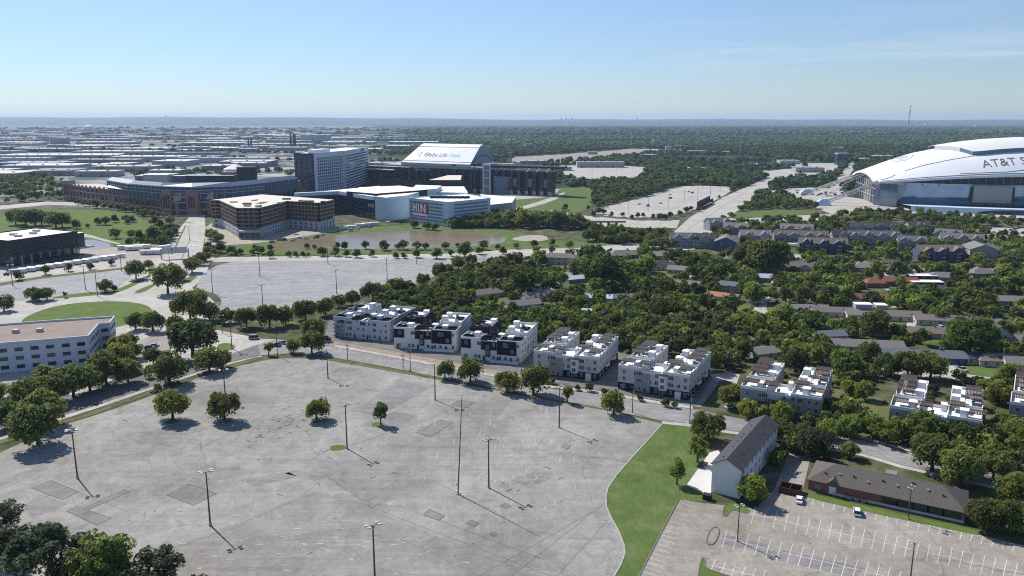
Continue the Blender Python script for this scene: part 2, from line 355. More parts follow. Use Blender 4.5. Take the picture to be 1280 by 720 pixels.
for a,b,w in [((547,666),(644,585),.16),((600,690),(640,665),.14),((640,586),(718,520),.14),((705,604),(775,530),.16),((582,572),(612,548),.14),((660,690),(745,610),.12),((420,640),(470,612),.12),((60,598),(99,614),.2),((655,612),(700,572),.12),((20,575),(95,540),.14)]:
    ex.append((line(a,b,w),'markfaint',.03))
rr=random.Random(11)
for t in range(46):       # tar-sealed joints near the tree islands
    u=rr.random(); a=(308+85*u+rr.gauss(0,9),552-40*u+rr.gauss(0,8)); L=rr.uniform(2,6); s=rr.choice([(.9,-.42),(.85,.3)])
    ex.append((line(a,(a[0]+L*s[0],a[1]+L*s[1]),rr.uniform(.25,.5)),'tar',.032))
for t in range(55):
    a=(rr.uniform(20,740),rr.uniform(480,700)); L=rr.uniform(1,9); s=rr.choice([(.9,-.42),(.93,.28)])
    if a[0]<200 and a[1]<520: continue
    ex.append((line(a,(a[0]+L*s[0],a[1]+L*s[1]),rr.uniform(.15,.4)),'tar',.032))
for a,b in [((395,615),(300,655)),((440,625),(700,725)),((757,628),(640,720)),((690,727),(760,650)),((770,600),(700,560)),((620,640),(540,600)),((740,640),(600,720)),((300,657),(205,690)),((99,616),(160,640)),((30,632),(95,606)),((0,612),(60,586)),((250,560),(330,520)),((430,560),(560,515)),((500,560),(640,505)),((320,480),(420,455)),((140,540),(300,470)),((600,720),(470,660)),((680,700),(520,640))]: ex.append((line(a,b,.16),'patch',.031))
for t in range(110):     # worn pale blotches in the near bay
    a=(rr.uniform(215,640),rr.uniform(640,718))
    if a[1]<640+(a[0]-420)*.36: continue
    L=rr.uniform(3,11); ex.append((line(a,(a[0]+L,a[1]+L*rr.uniform(-.15,.1)),rr.uniform(.15,.45)),'markfaint',.036))
for t in range(150):
    a=(rr.gauss(640,55),rr.gauss(570,34)); L=rr.uniform(2,9)
    if a[0]>800-(a[1]-520)*.5 or a[1]<512: continue
    ex.append((line(a,(a[0]+L*rr.uniform(-.2,.5),a[1]-L),rr.uniform(.1,.3)),'markfaint',.034))
for t in range(70):      # scattered faded stall ticks
    a=(rr.uniform(560,760),rr.uniform(520,600)); 
    if a[0]>800-(a[1]-520)*.5: continue
    L=rr.uniform(3,9); ex.append((line(a,(a[0]+L*.7,a[1]-L*.6),.12),'markfaint',.028))
sheet('parking_lot',lotpts,'lot',.05,ex)
kerb([(828,530),(812,548),(790,572),(770,595),(760,610),(757,622),(758,634),(764,648),(774,666),(780,682),(781,692),(776,706),(765,725),(735,800)],.05,.45)
sheet('parking_lot',[(-60,688),(8,690),(30,696),(62,716),(80,770),(-60,770)],'paleconc',.075,[(line((5,703),(13,707),.15),'mark',.01),(line((30,717),(37,720),.15),'mark',.01)])
# ---- streets
far=[(-60,540),(30,512),(80,496),(119,488),(160,474),(200,464),(240,454),(282,445),(322,431),(345,424),(380,428),(419,434),(505,450),(560,461),(621,472),(668,483),(700,490),(743,490),(819,505),(866,512),(960,530),(1075,550),(1132,565),(1280,596),(1400,622)]
near=[(1400,648),(1280,616),(1127,581),(1080,567),(960,545),(890,535),(860,529),(827,526),(801,521),(740,508),(690,499),(621,486),(556,473),(490,460),(411,446),(360,442),(326,444),(290,452),(240,467),(197,481),(160,493),(119,507),(73,521),(30,536),(-60,565)]
far[16]=(700,484+4);far[17]=(743,492)
cl=[((a[0]+b[0])/2,(a[1]+b[1])/2) for a,b in zip(far[10:],near[::-1][10:])]
stm=[]
for a,b in [((430,440),(500,455)),((505,456),(560,467)),((565,468),(620,479)),((640,484),(700,495)),((720,498),(790,511)),((800,512),(850,521)),((1085,559),(1130,572)),((80,510),(160,485)),((165,483),(240,460)),((340,437),(400,439))]: stm.append((line(a,b,.25),'markfaint',.012))
sheet('street',far+near,'asphaltpale',.09,stm)
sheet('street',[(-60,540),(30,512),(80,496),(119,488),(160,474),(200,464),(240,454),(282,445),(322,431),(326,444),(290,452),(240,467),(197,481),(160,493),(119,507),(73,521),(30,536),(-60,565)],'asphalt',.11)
# verge and sidewalks
sheet('verge',[(356,447),(362,443.5),(411,447),(490,461),(556,474),(621,487),(690,500),(740,509),(801,522),(828,528),(828,530),(762,514),(700,503),(640,492),(560,477),(470,461),(400,449)],'verge',.1)
sheet('verge',[(64,531),(119,515),(138,507),(140,510),(120,518),(66,534)],'verge',.12)
sheet('verge',[(162,499),(194,486),(197,489),(168,501)],'verge',.12)
sheet('verge',[(285,456),(322,446),(330,447),(290,460)],'verge',.12)
sheet('verge',[(-20,556),(25,543),(30,546),(-20,562)],'verge',.12)
sheet('sidewalk',[(73,521.5),(119,507.5),(160,493.5),(197,481.5),(240,467.5),(290,452.5),(326,444.5),(327,446),(291,455),(241,470),(198,484),(161,497),(120,511),(74,526),(30,542),(-40,562),(-40,559),(30,537)],'paleconc',.105)
sheet('sidewalk',[(827,526.5),(860,529.5),(890,535.5),(960,545.5),(1080,567.5),(1127,581.5),(1280,616.5),(1400,649),(1400,653),(1280,620),(1125,585),(1078,570.5),(960,549),(890,539),(858,533),(828,530)],'paleconc',.105)
sheet('dirt_strip',[(393,424),(419,427),(505,441.5),(560,452),(640,467),(668,474),(668,482.5),(621,471.5),(560,460.5),(505,449.5),(419,433.5),(393,429)],'dirt',.1)
sheet('sidewalk',[(419,431.5),(505,447),(560,458),(621,469),(668,480),(743,488),(819,501),(866,508),(866,511.5),(819,504.5),(743,491.5),(668,482.7),(621,471.7),(560,460.7),(505,449.7),(419,433.7)],'paleconc',.115)
sheet('sidewalk',[(960,525),(1075,545),(1132,560),(1280,590),(1280,594),(1132,563.5),(1075,548),(960,528)],'paleconc',.105)
# townhouse grounds
sheet('yard',[(405,422),(419,427),(505,441),(560,452),(640,467),(668,474),(743,487),(819,500),(866,508),(880,502),(900,470),(880,462),(770,440),(660,425),(560,410),(480,400),(412,400)],'asphalt',.03)
sheet('driveway',[(868,508),(876,509),(905,470),(893,468)],'asphaltpale',.06)
sheet('driveway',[(886,468),(906,466),(912,474),(896,477)],'paleconc',.07)
sheet('driveway',[(905,463),(925,468),(921,480),(908,476)],'paleconc',.06)
sheet('yard',[(918,515),(1025,540),(1130,560),(1280,592),(1280,540),(1240,510),(1110,505),(1050,480),(935,462)],'verge',.02)
# ---- upper lots and plaza on the left
sheet('plaza',[(-80,338),(40,326),(130,318),(200,312),(214,300),(228,281),(240,268),(256,268),(257,290),(252,318),(262,326),(258,345),(240,360),(262,372),(276,385),(262,400),(270,412),(330,424),(345,424),(322,431),(282,445),(255,452),(215,452),(180,462),(150,470),(119,487),(60,500),(-60,535)],'paleconc',.03)
lb=[(262,334),(300,325),(345,322),(450,322),(545,322),(568,325),(560,335),(535,350),(495,362),(450,372),(420,377),(395,383),(350,390),(310,392),(283,393),(272,389),(276,381),(277,374),(268,367),(254,363),(243,358)]
ex=[]
for i in range(15):
    y=325+i*4.4; ex.append((line((262+i*1.0,y+6),(560-i*16,y-1),.5),'patch2',.03)) if i%3==0 else ex.append((line((270,y+5),(545-i*15,y-1),.22),'markfaint',.03))
sheet('parking_lot',smooth(lb,1,True),'lotfar',.06,ex)
ex=[]
for i in range(34): ex.append((line((14+i*4.2,362-i*.55),(17+i*4.2,366-i*.55),.25),'markfaint',.03))
for i in range(30): ex.append((line((50+i*3.6,352-i*.45),(52.5+i*3.6,355-i*.45),.25),'markfaint',.03))
sheet('parking_lot',[(-60,362),(0,357),(48,348.5),(100,342.5),(160,337),(164,346),(143,364),(93,370),(20,377),(-60,384)],'lotfar',.06,ex)
sheet('median',[(-20,357),(0,353.5),(47,346),(100,340.5),(160,333.5),(162,336),(100,343),(48,349),(0,357.5),(-20,360)],'verge',.09)
sheet('median',smooth([(65,371.5),(93,367),(142,363),(160,356),(186,343),(191,345),(164,359),(147,366),(122,369),(66,374)],1,True),'lawn',.09)
sheet('median',smooth([(165,366),(192,354),(195,357),(176,367)],1,True),'lawn',.09)
sheet('median',smooth([(183,340),(188,333),(198,335),(197,340),(188,342)],1,True),'lawn',.09)
oval=smooth([(22,403),(42,391),(72,382),(110,377.5),(150,376.5),(180,380),(192,387),(189,394),(172,402),(140,411),(90,418),(40,414)],2,True)
sheet('lawn',oval,'lawn',.08); kerb(oval,.03,.5,.14,True)
sheet('lawn',smooth([(271,431),(284,428),(296,433),(290,438),(272,440)],1,True),'lawn',.08)
sheet('lawn',[(352,404),(374,400),(378,408),(355,411)],'lawn',.02)
sheet('lawn',[(226,352),(240,344),(247,346),(236,354)],'lawn',.08)
sheet('parking_lot',smooth([(172,424),(205,418),(216,430),(212,447),(180,452),(170,440)],2,True),'lotpink',.07)
sheet('lawn',[(0,478),(60,500),(80,494),(120,480),(150,462),(148,452),(110,468),(30,486)],'verge',.05)
sheet('parking_lot',[(0,480),(48,470),(50,475),(10,487)],'asphalt',.07,[(line((10+i*7,483-i*1.6),(14+i*7,478-i*1.6),.2),'mark',.02) for i in range(5)])
# boulevard up to the ballpark
sheet('boulevard',[(207,322),(229,281),(243,268),(254,268),(251,290),(248,324)],'paleconc',.06,[(line((237,300),(226,326),.9),'patch',.03),(line((247,275),(238,320),.3),'mark',.03),(line((232,282),(215,318),1.4),'verge',.03)])
sheet('road',[(-60,268),(0,262),(60,256),(120,258),(200,268),(240,272),(240,268),(200,264),(120,254),(60,252),(-60,262)],'paleconc',.05)
sheet('park_lawn',[(-60,275),(0,270),(60,262),(130,263),(165,268),(190,280),(205,297),(196,308),(150,305),(110,299),(60,300),(-60,300)],'lawn',.04)
sheet('footpath',smooth([(102,292),(115,294),(130,299),(150,304),(150,306),(128,301),(113,297),(100,296)],1,True),'paleconc',.07)
sheet('pond',smooth([(104,301),(112,299),(128,302),(142,305),(143,309),(125,311),(106,312)],1,True),'water',.08)
sheet('yard',[(100,311),(143,309),(205,306),(205,322),(100,330)],'gravel',.045)
sheet('construction_ground',[(256,285),(268,276),(330,280),(415,282),(440,290),(400,297),(340,305),(300,309),(256,312)],'gravel',.04)
sheet('bank',smooth([(252,316),(258,306),(300,306),(345,301),(400,292),(465,283),(560,280),(640,287),(672,298),(645,309),(560,317),(400,319)],1,True),'field',.05)
sheet('lake',smooth([(325,311),(345,303),(400,296),(462,290),(530,288.5),(600,290),(634,295),(632,303),(600,308),(540,310),(450,311.5),(370,313)],2,True),'water',.09)
sheet('lawn',smooth([(600,308),(640,302),(700,302),(760,303),(800,312),(740,321),(660,330),(610,335),(616,320)],1,True),'field',.055)
sheet('spillway',smooth([(636,299),(656,294),(682,294),(687,301),(655,302)],1,True),'gravel',.1)
sheet('road',[(250,322),(400,320),(560,317),(640,312),(720,310),(800,304),(862,294),(862,302),(800,312),(720,318),(640,321),(612,325),(560,323),(400,326),(250,328)],'paleconc',.1)
sheet('road',[(596,322),(616,323),(610,338),(598,350),(584,352),(592,338)],'asphaltpale',.12)
sheet('lawn',smooth([(640,250),(690,236),(742,232),(742,250),(735,264),(690,268),(640,264)],1,True),'field',.05)
sheet('footpath',smooth([(640,262),(680,250),(705,240),(707,242),(690,252),(650,263)],1),'paleconc',.08)
sheet('plaza',[(600,242),(700,236),(690,246),(640,250),(600,252)],'paleconc',.07)
sheet('road',[(640,266),(690,263),(735,270),(800,276),(850,275),(846,285),(760,285),(690,277),(640,270)],'paleconc',.08)
sheet('parking_lot',smooth([(735,263),(780,253),(816,243),(845,233),(880,232),(918,234),(910,242),(880,258),(850,268),(800,273),(745,269)],1,True),'paleconc',.06,[(line((760+i*14,262-i*2.2),(840+i*6,262-i*2.6),.5),'lotfar',.03) for i in range(8)])
sheet('boulevard',[(838,294),(862,272),(905,246),(935,233),(958,222),(978,214),(990,216),(962,234),(942,250),(905,275),(884,298),(868,312),(842,314)],'paleconc',.11,[(line((852,292),(935,238),1.2),'lotfar',.03)])
sheet('parking_lot',[(700,207),(760,206),(806,209),(808,216),(796,228),(718,226),(706,218)],'paleconc',.06)
sheet('parking_lot',[(640,196),(700,193),(790,186),(860,187),(830,192),(720,203),(640,203)],'lotpink',.04)
sheet('parking_lot',[(948,214),(1046,206),(1050,212),(1036,220),(985,226),(955,222)],'paleconc',.06)
sheet('parking_lot',[(930,204),(1050,204),(1046,208),(935,209)],'paleconc',.05)
sheet('parking_lot',smooth([(950,240),(1000,234),(1050,236),(1062,246),(1050,254),(985,246),(955,246)],1,True),'paleconc',.06)
sheet('boulevard',[(1036,236),(1062,204),(1072,204),(1064,224),(1046,240)],'paleconc',.07)
sheet('park_lawn',smooth([(908,272),(922,264),(1000,262),(1030,264),(1024,267),(930,272)],1,True),'field',.06)
sheet('footpath',[(905,273),(930,273),(1024,268),(1040,268),(1050,274),(960,278),(905,280)],'paleconc',.07)
sheet('plaza',[(1015,247),(1060,246),(1100,252),(1130,256),(1290,262),(1290,273),(1200,270),(1130,268),(1040,268),(1020,260)],'paleconc',.05)
sheet('parking_lot',[(1095,278),(1160,282),(1180,290),(1120,292)],'paleconc',.09); sheet('parking_lot',[(1215,284),(1300,286),(1300,300),(1235,297)],'paleconc',.09)
# residential streets, drives and lawns
sheet('street',[(1005,399),(1040,401.5),(1130,408),(1175,414.5),(1205,420),(1300,433),(1300,438),(1200,426),(1170,419.5),(1130,413),(1040,406.5),(1005,404)],'paleconc',.08)
sheet('street',[(1030,447),(1100,457),(1150,463),(1192,466),(1250,473),(1300,482),(1300,489),(1250,480),(1190,474),(1150,471),(1100,465),(1030,454)],'paleconc',.08)
sheet('street',smooth([(620,388),(650,374),(690,353),(702,342),(716,334),(728,336),(708,348),(694,362),(655,384),(630,394)],1,True),'asphaltpale',.06)
sheet('street',[(905,333),(925,322),(960,312),(1010,320),(1130,332),(1290,336),(1290,342),(1130,338),(1010,326),(962,318),(930,327),(912,338)],'paleconc',.06)
sheet('street',[(905,314),(960,318),(940,330),(908,328)],'paleconc',.07)
sheet('driveway',smooth([(936,398),(942,386),(949,378),(954,364),(966,364),(957,382),(962,397)],1,True),'paleconc',.08)
for p in [[(1040,397),(1060,397),(1058,403),(1038,402)],[(1085,400),(1103,401),(1106,408),(1088,407)],[(1134,403),(1144,404),(1145,412),(1132,411)],[(1186,452),(1196,453),(1200,467),(1186,466)],[(1220,413),(1232,414),(1230,421),(1216,420)],[(985,444),(1000,440),(1010,446),(996,451)]]: sheet('driveway',p,'paleconc',.1)
for p in [[(1020,393),(1040,395),(1039,400),(1018,400)],[(1060,397),(1086,399),(1088,405),(1058,403)],[(1103,400),(1120,402),(1122,409),(1106,408)],[(1143,404),(1168,408),(1170,414),(1144,411)],[(1196,407),(1218,412),(1214,419),(1196,415)],[(1203,459),(1216,457),(1242,466),(1243,472),(1206,467)],[(1096,444),(1115,441),(1132,447),(1128,458),(1096,455)],[(918,388),(922,380),(939,382),(935,389)],[(954,388),(963,383),(977,386),(960,394)],[(610,376),(626,370),(640,375),(622,382)],[(636,362),(656,358),(650,368)],[(742,330),(755,322),(758,334),(744,340)],[(690,330),(706,334),(696,340)],[(650,392),(668,388),(672,396),(655,400)],[(1236,413),(1262,416),(1258,422),(1232,420)],[(1000,470),(1030,455),(1050,462),(1040,475)],[(1250,470),(1280,476),(1280,482),(1250,475)],[(1030,300),(1060,296),(1062,304),(1034,306)],[(820,322),(834,316),(838,322)],[(985,392),(1008,388),(1012,396),(990,400)]]: sheet('lawn',p,'lawn',.07)
# ---- field and right-hand lot
sheet('field',[(829,530),(872,533),(884,548),(890,556),(872,590),(858,607),(885,618),(892,628),(850,625),(797,724),(770,780),(738,790),(766,725),(777,706),(782,692),(781,682),(775,666),(765,648),(759,634),(758,622),(761,610),(771,595),(791,572),(813,548)],'field',.06)
sheet('mulch_bed',[(888,562),(902,548),(916,549),(904,566)],'mulch',.08)
sheet('pad',[(858,607),(887,566),(898,563),(906,576),(892,612),(886,619)],'padconc',.1)
bl=G(848,624); ex=[]
for i in range(16):
    t=i/14.0; a=(851-45*t,629+80*t); b_=(869-43*t,634+81*t); ex.append((line(a,b_,.2),'mark',.02))
def comb(a,b,n,tick,w=.19,centre=True):
    if centre: ex.append((line(a,b,w),'mark',.018))
    for i in range(n):
        t=(i+.5)/n; x=a[0]+(b[0]-a[0])*t; y=a[1]+(b[1]-a[1])*t
        ex.append((line((x+tick[0]/2,y-tick[1]/2),(x-tick[0]/2,y+tick[1]/2),w),'mark',.024))
comb((935,642),(1290,719),26,(5.2,22)); comb((899,671.7),(1130,726),17,(7,24)); comb((885,706),(960,724),6,(7,18))
for i in range(21):
    x=1003+i*13.2; y=624+i*3.05; ex.append((line((x+1.2,y-4.5),(x-1.2,y+4.5),.19),'mark',.02))
for p in [[(905,668),(960,681),(955,692),(900,679)],[(960,684),(1080,710),(1070,722),(955,697)]]: ex.append((qp(*p),'patch2',.012))
for t in range(60):
    a=(rr.uniform(830,1260),rr.uniform(640,715)); L=rr.uniform(1,7); ex.append((line(a,(a[0]+L,a[1]+L*rr.uniform(-.3,.4)),rr.uniform(.1,.3)),'patch',.03))
sheet('parking_lot',[(848,624),(880,629),(925,634),(945,636),(968,612),(985,566),(1013,573),(1003,615),(1030,626),(1110,645),(1225,669),(1290,684),(1400,712),(1400,800),(770,800),(797,724)],'lotpink',.05,ex)
kerb([(848,624),(797,724),(770,780)],.05,.35,.14,False,'darkkerb')
g1=smooth([(907.5,626.7),(937,636.5),(934.5,642.5),(925,640),(913.5,637),(908.5,646),(902,644.5)],1,True); sheet('median',g1,'lawn',.1); kerb(g1,.05,.25,.14,True,'darkkerb')
g2=smooth([(889,659),(901,660),(893,682),(881,680)],2,True); sheet('median',g2,'lotpink',.1); kerb(g2,.05,.35,.16,True,'darkkerb')
g3=smooth([(876,698),(881.5,697.5),(880,710),(906,719),(940,728),(870,735)],1,True); sheet('median',g3,'lawn',.1); kerb(g3,.05,.25,.14,True,'darkkerb')
sheet('verge',[(1003,615),(1030,621),(1110,639),(1225,664),(1222,669),(1110,646),(1028,627),(1003,620)],'lawn',.1)
sheet('verge',[(1225,664),(1300,682),(1300,650),(1240,640),(1215,655)],'verge',.07)
for (px,py,w) in [(216,527,16),(396,527,12),(472,531,18),(422,560,22),(284,527,8)]:
    c=G(px,py); r=w/2*dist(c)/1000
    sheet('median',[(c[0]+r*math.cos(a)*(1+.15*math.sin(3*a+px)),c[1]+r*.9*math.sin(a)*(1+.12*math.sin(2*a+py))) for a in [i*math.pi/8 for i in range(16)]],'lawn',.12,world=True)
# ---------------------------------------------------------------- camera, sky, sun, air
cam=bpy.data.cameras.new('camera'); co=bpy.data.objects.new('camera',cam); link(co)
cam.sensor_width=36; cam.lens=F/1280*36; cam.clip_start=1; cam.clip_end=60000
co.location=(0,0,H); co.rotation_euler=(math.pi/2-TH,0,0); SC.camera=co
SUN=Vector((-math.cos(math.radians(48.5)),math.sin(math.radians(48.5)),0)); EL=math.radians(43.5)
sd=Vector((SUN.x*math.cos(EL),SUN.y*math.cos(EL),math.sin(EL)))
sl=bpy.data.lights.new('sun','SUN'); sl.energy=4.4; sl.angle=math.radians(.5); sl.color=(1,.955,.88)
so=bpy.data.objects.new('sun',sl); link(so); so.rotation_euler=(-sd).to_track_quat('-Z','Y').to_euler(); so.location=(0,0,400)
w=bpy.data.worlds.new('World'); SC.world=w; w.use_nodes=True; nt=w.node_tree; bg=nt.nodes['Background']
sky=N(nt,'ShaderNodeTexSky'); sky.sky_type='NISHITA'; sky.sun_disc=False; sky.sun_elevation=EL
sky.sun_rotation=math.atan2(sd.x,sd.y); sky.altitude=1200; sky.air_density=1.0; sky.dust_density=0; sky.ozone_density=3.0
# faint cirrus streaks
tc=N(nt,'ShaderNodeTexCoord'); mp=N(nt,'ShaderNodeMapping'); mp.inputs['Scale'].default_value=(1.6,1.6,26); mp.inputs['Rotation'].default_value=(0,.05,0); nt.links.new(tc.outputs['Generated'],mp.inputs[0])
cn=noise(nt,mp.outputs[0],1.6,7,.62,.5); sx=N(nt,'ShaderNodeSeparateXYZ'); nt.links.new(tc.outputs['Generated'],sx.inputs[0])
gx=N(nt,'ShaderNodeMapRange'); gx.inputs[1].default_value=-.02; gx.inputs[2].default_value=.3; nt.links.new(sx.outputs[0],gx.inputs[0])
gz=ramp(nt,sx.outputs[2],[(.03,0.),(.065,1.),(.1,.7),(.13,0.)])
mm=N(nt,'ShaderNodeMath',operation='MULTIPLY'); nt.links.new(gx.outputs[0],mm.inputs[0]); nt.links.new(ramp(nt,cn,[(.48,0.),(.75,.36)]),mm.inputs[1])
m2=N(nt,'ShaderNodeMath',operation='MULTIPLY'); nt.links.new(mm.outputs[0],m2.inputs[0]); nt.links.new(gz,m2.inputs[1])
skc=mixc(nt,m2.outputs[0],mixc(nt,1,sky.outputs[0],ramp(nt,sx.outputs[2],[(0.,(.42,.45,.50)),(.06,(.5,.525,.575)),(.2,(.7,.69,.71)),(.5,(.92,.87,.85)),(1.,(.98,.92,.9))]),'MULTIPLY'),(4.6,4.9,5.2)); nt.links.new(skc,bg.inputs['Color']); bg.inputs['Strength'].default_value=.13
def haze():
    mb=MB(); L=31000; mb.box(-L,L,-L,L,-1.0,260)
    m=bpy.data.materials.new('haze_air'); m.use_nodes=True; nt=m.node_tree; nt.nodes.remove(nt.nodes['Principled BSDF'])
    v=N(nt,'ShaderNodeVolumePrincipled'); v.inputs['Color'].default_value=(.55,.74,1,1); v.inputs['Density'].default_value=4e-5; v.inputs['Density Attribute'].default_value=''; v.inputs['Anisotropy'].default_value=.2
    nt.links.new(v.outputs[0],nt.nodes['Material Output'].inputs['Volume'])
    try: m.cycles.homogeneous_volume=True
    except Exception: pass
    try: m.cycles.volume_sampling='DISTANCE'
    except Exception: pass
    tag(mb.build('haze',m),kind='stuff')
haze()
SC.view_settings.view_transform='Standard'; SC.view_settings.look='None'; SC.view_settings.exposure=.5; SC.view_settings.gamma=1
SC.render.engine='CYCLES'; cy=SC.cycles; cy.max_bounces=5; cy.diffuse_bounces=2; cy.glossy_bounces=2; cy.transmission_bounces=2; cy.volume_bounces=0; cy.transparent_max_bounces=4; cy.use_denoising=False
cy.use_adaptive_sampling=False; cy.filter_width=1.1
try: cy.denoiser='OPENIMAGEDENOISE'; cy.denoising_prefilter='ACCURATE'
except Exception: pass
# ---------------------------------------------------------------- trees
def crown_arrays(seed,nblob,nleaf,leaf,shape='dome',blob=(.24,.36)):
    g=np.random.default_rng(seed); c=[]; r=[]
    while len(c)<nblob:
        d=g.normal(size=3); d/=np.linalg.norm(d)
        if shape=='dome': s=np.array([1,1,.78]); k=g.uniform(.35,.78)
        elif shape=='tall': s=np.array([.72,.72,1.15]); k=g.uniform(.3,.8)
        elif shape=='pine': s=np.array([.95,.95,.9]); k=g.uniform(.45,.95)
        else: s=np.array([1,1,.6]); k=g.uniform(.3,.85)
        if d[2]<-.62: continue
        c.append(d*s*k); r.append(g.uniform(*blob)*(1 if shape!='pine' else .75))
    c=np.array(c); r=np.array(r); c[:,0]*=g.uniform(.88,1.12); c[:,1]*=g.uniform(.88,1.12)
    bi=g.integers(0,nblob,nleaf); d=g.normal(size=(nleaf,3)); d[:,2]+=.35; d/=np.linalg.norm(d,axis=1)[:,None]
    p=c[bi]+d*(r[bi]*(.75+.35*g.random(nleaf)))[:,None]
    n=d+g.normal(size=(nleaf,3))*.55; n/=np.linalg.norm(n,axis=1)[:,None]
    t=np.cross(n,g.normal(size=(nleaf,3))); t/=np.linalg.norm(t,axis=1)[:,None]; b=np.cross(n,t)
    s=leaf*g.uniform(.6,1.35,nleaf)[:,None]; e=g.uniform(.5,.9,nleaf)[:,None]
    q=np.stack([p-t*s,p-b*s*e+t*s*.1,p+t*s,p+b*s*e-t*s*.1],1)
    z0=q[:,:,2].min(); q[:,:,2]-=z0
    return q.reshape(-1,3)
def quads_mesh(name,v,mat):
    n=len(v)//4; me=bpy.data.meshes.new(name); me.vertices.add(len(v)); me.vertices.foreach_set('co',v.astype(np.float32).ravel())
    me.loops.add(4*n); me.loops.foreach_set('vertex_index',np.arange(4*n,dtype=np.int32)); me.polygons.add(n)
    me.polygons.foreach_set('loop_start',np.arange(0,4*n,4,dtype=np.int32)); me.polygons.foreach_set('loop_total',np.full(n,4,dtype=np.int32))
    me.update(calc_edges=True); me.materials.append(mat); return me
def trunk_mesh(name,seed,h=1.0,fork=.45,r=.07,top=.75,n=5,mat='bark'):
    rr=random.Random(seed); mb=MB(); f=(rr.uniform(-.03,.03),rr.uniform(-.03,.03),fork)
    mb.tube((0,0,-.02),f,r*1.15,r*.8,8,cap=False)
    for k in range(n):
        a=2*math.pi*k/n+rr.uniform(-.4,.4); l=rr.uniform(.3,.55); e=(f[0]+l*math.cos(a),f[1]+l*math.sin(a),fork+rr.uniform(.25,top-.15))
        mb.tube(f,e,r*.55,r*.2,6)
    mb.tube(f,(f[0],f[1],top+.2),r*.6,r*.15,6); return mb.mesh(name,M[mat])
CR={}
def variants(kind,mat,n,**k): CR[kind]=[quads_mesh(kind+'_crown',crown_arrays(100*len(CR)+i,**k),M[mat]) for i in range(n)]
variants('oak','leafdark',4,nblob=34,nleaf=4000,leaf=.066,shape='dome')
variants('green','leafmid',4,nblob=34,nleaf=4000,leaf=.066,shape='dome')
variants('lite','leaflite',3,nblob=34,nleaf=2800,leaf=.075,shape='dome')
variants('pine','leafpine',3,nblob=44,nleaf=3400,leaf=.06,shape='pine')
variants('olive','leafolive',2,nblob=40,nleaf=3200,leaf=.07,shape='flat',blob=(.2,.3))
variants('tall','leafmid',2,nblob=26,nleaf=2300,leaf=.075,shape='tall')
variants('sparse','leafmid',2,nblob=22,nleaf=1300,leaf=.075,shape='tall',blob=(.16,.26))
variants('small','leafdark',2,nblob=14,nleaf=700,leaf=.13,shape='dome')
TRUNK=[trunk_mesh('trunk',i) for i in range(3)]; PTRUNK=[trunk_mesh('trunk',20+i,fork=.55,r=.05,top=.85,n=6) for i in range(2)]
TREES=[]   # (x,y,radius) occupied
def tree(px,py,wpx,kind,label,group=None,hk=1.0,shrub=False,world=None,name=None):
    x,y=world if world else G(px,py); d=math.hypot(x,y,H); w=wpx*d/1000 if not world else wpx
    rad=w/2*1.02; TREES.append((x,y,rad))
    nm=name or {'pine':'pine_tree','oak':'oak_tree','olive':'oak_tree','sparse':'young_tree','small':'shrub' if shrub else 'young_tree'}.get(kind,'broadleaf_tree')
    o=thing(nm,label,'shrub' if shrub else 'tree',(x,y,0),0,group)
    ht=rad*R.uniform(.95,1.12)*hk*(.72 if kind=='pine' else 1); clear=0 if shrub else {'pine':.3,'sparse':.5,'tall':.5}.get(kind,.14)*rad
    inst('crown',R.choice(CR[kind]),o,(0,0,clear),R.uniform(0,6.28),(rad,rad,ht))
    if not shrub: inst('trunk',R.choice(PTRUNK if kind=='pine' else TRUNK),o,(0,0,0),R.uniform(0,6.28),(rad,rad,clear*1.1+ht*.75))
    return o
ORD=['first','second','third','fourth','fifth','sixth','seventh','eighth','ninth','tenth','eleventh','twelfth','thirteenth','fourteenth','fifteenth','sixteenth','seventeenth','eighteenth','nineteenth','twentieth','twenty-first','twenty-second','twenty-third','twenty-fourth']
def row(items,what,group,kinds=('oak','green'),**k):
    """items sorted by their place from the left"""
    items=sorted(items)
    for i,it in enumerate(items):
        tree(it[0],it[1],it[2],it[3] if len(it)>3 else kinds[i%len(kinds)],what.format(ORD[i] if i<len(ORD) else str(i+1)+'th'),group,**k)
# trees standing in or beside the grey lot
tree(216,524,44,'green','round green tree on a small grass patch, leftmost in the grey lot','trees in the grey lot')
tree(281,525,43,'green','round green tree in the grey lot with cracked pavement at its right','trees in the grey lot')
tree(396,524,34,'green','medium green tree in the grey lot left of the lamp on a grass patch','trees in the grey lot')
tree(476,531,25,'tall','small tree on a lawn patch in the middle of the grey lot','trees in the grey lot')
for x,y,wd,k,l in [(556,473,27,'green','smaller round street tree on the verge, left of the pair before the navy townhouses'),(588,478,38,'green','wide loose street tree before the second navy and white townhouse block'),(634,490,34,'oak','left tree of the full dark pair on the verge before the grey townhouses'),(667,493,46,'oak','right and widest tree of the full dark pair on the verge before the grey townhouses'),(709,503,25,'sparse','thin pale green young tree on the verge left of the bright street tree'),(767,518,35,'lite','bright green pear-shaped street tree near the corner of the grey lot')]:
    tree(x,y,wd,k,l,'street trees along the lot verge',1.15 if k=='lite' else 1)
tree(884,550,46,'green','broad green tree at the top of the field beside the street sidewalk','trees on the field')
tree(872,578,36,'sparse','thin see-through tree on the field between two fuller trees','trees on the field')
tree(846,606,29,'tall','small dark tree on the field nearest the striped lot','trees on the field')
tree(941,628,38,'lite','bright green tree hugging the corner of the white gabled building','trees by the white gabled building',1.15)
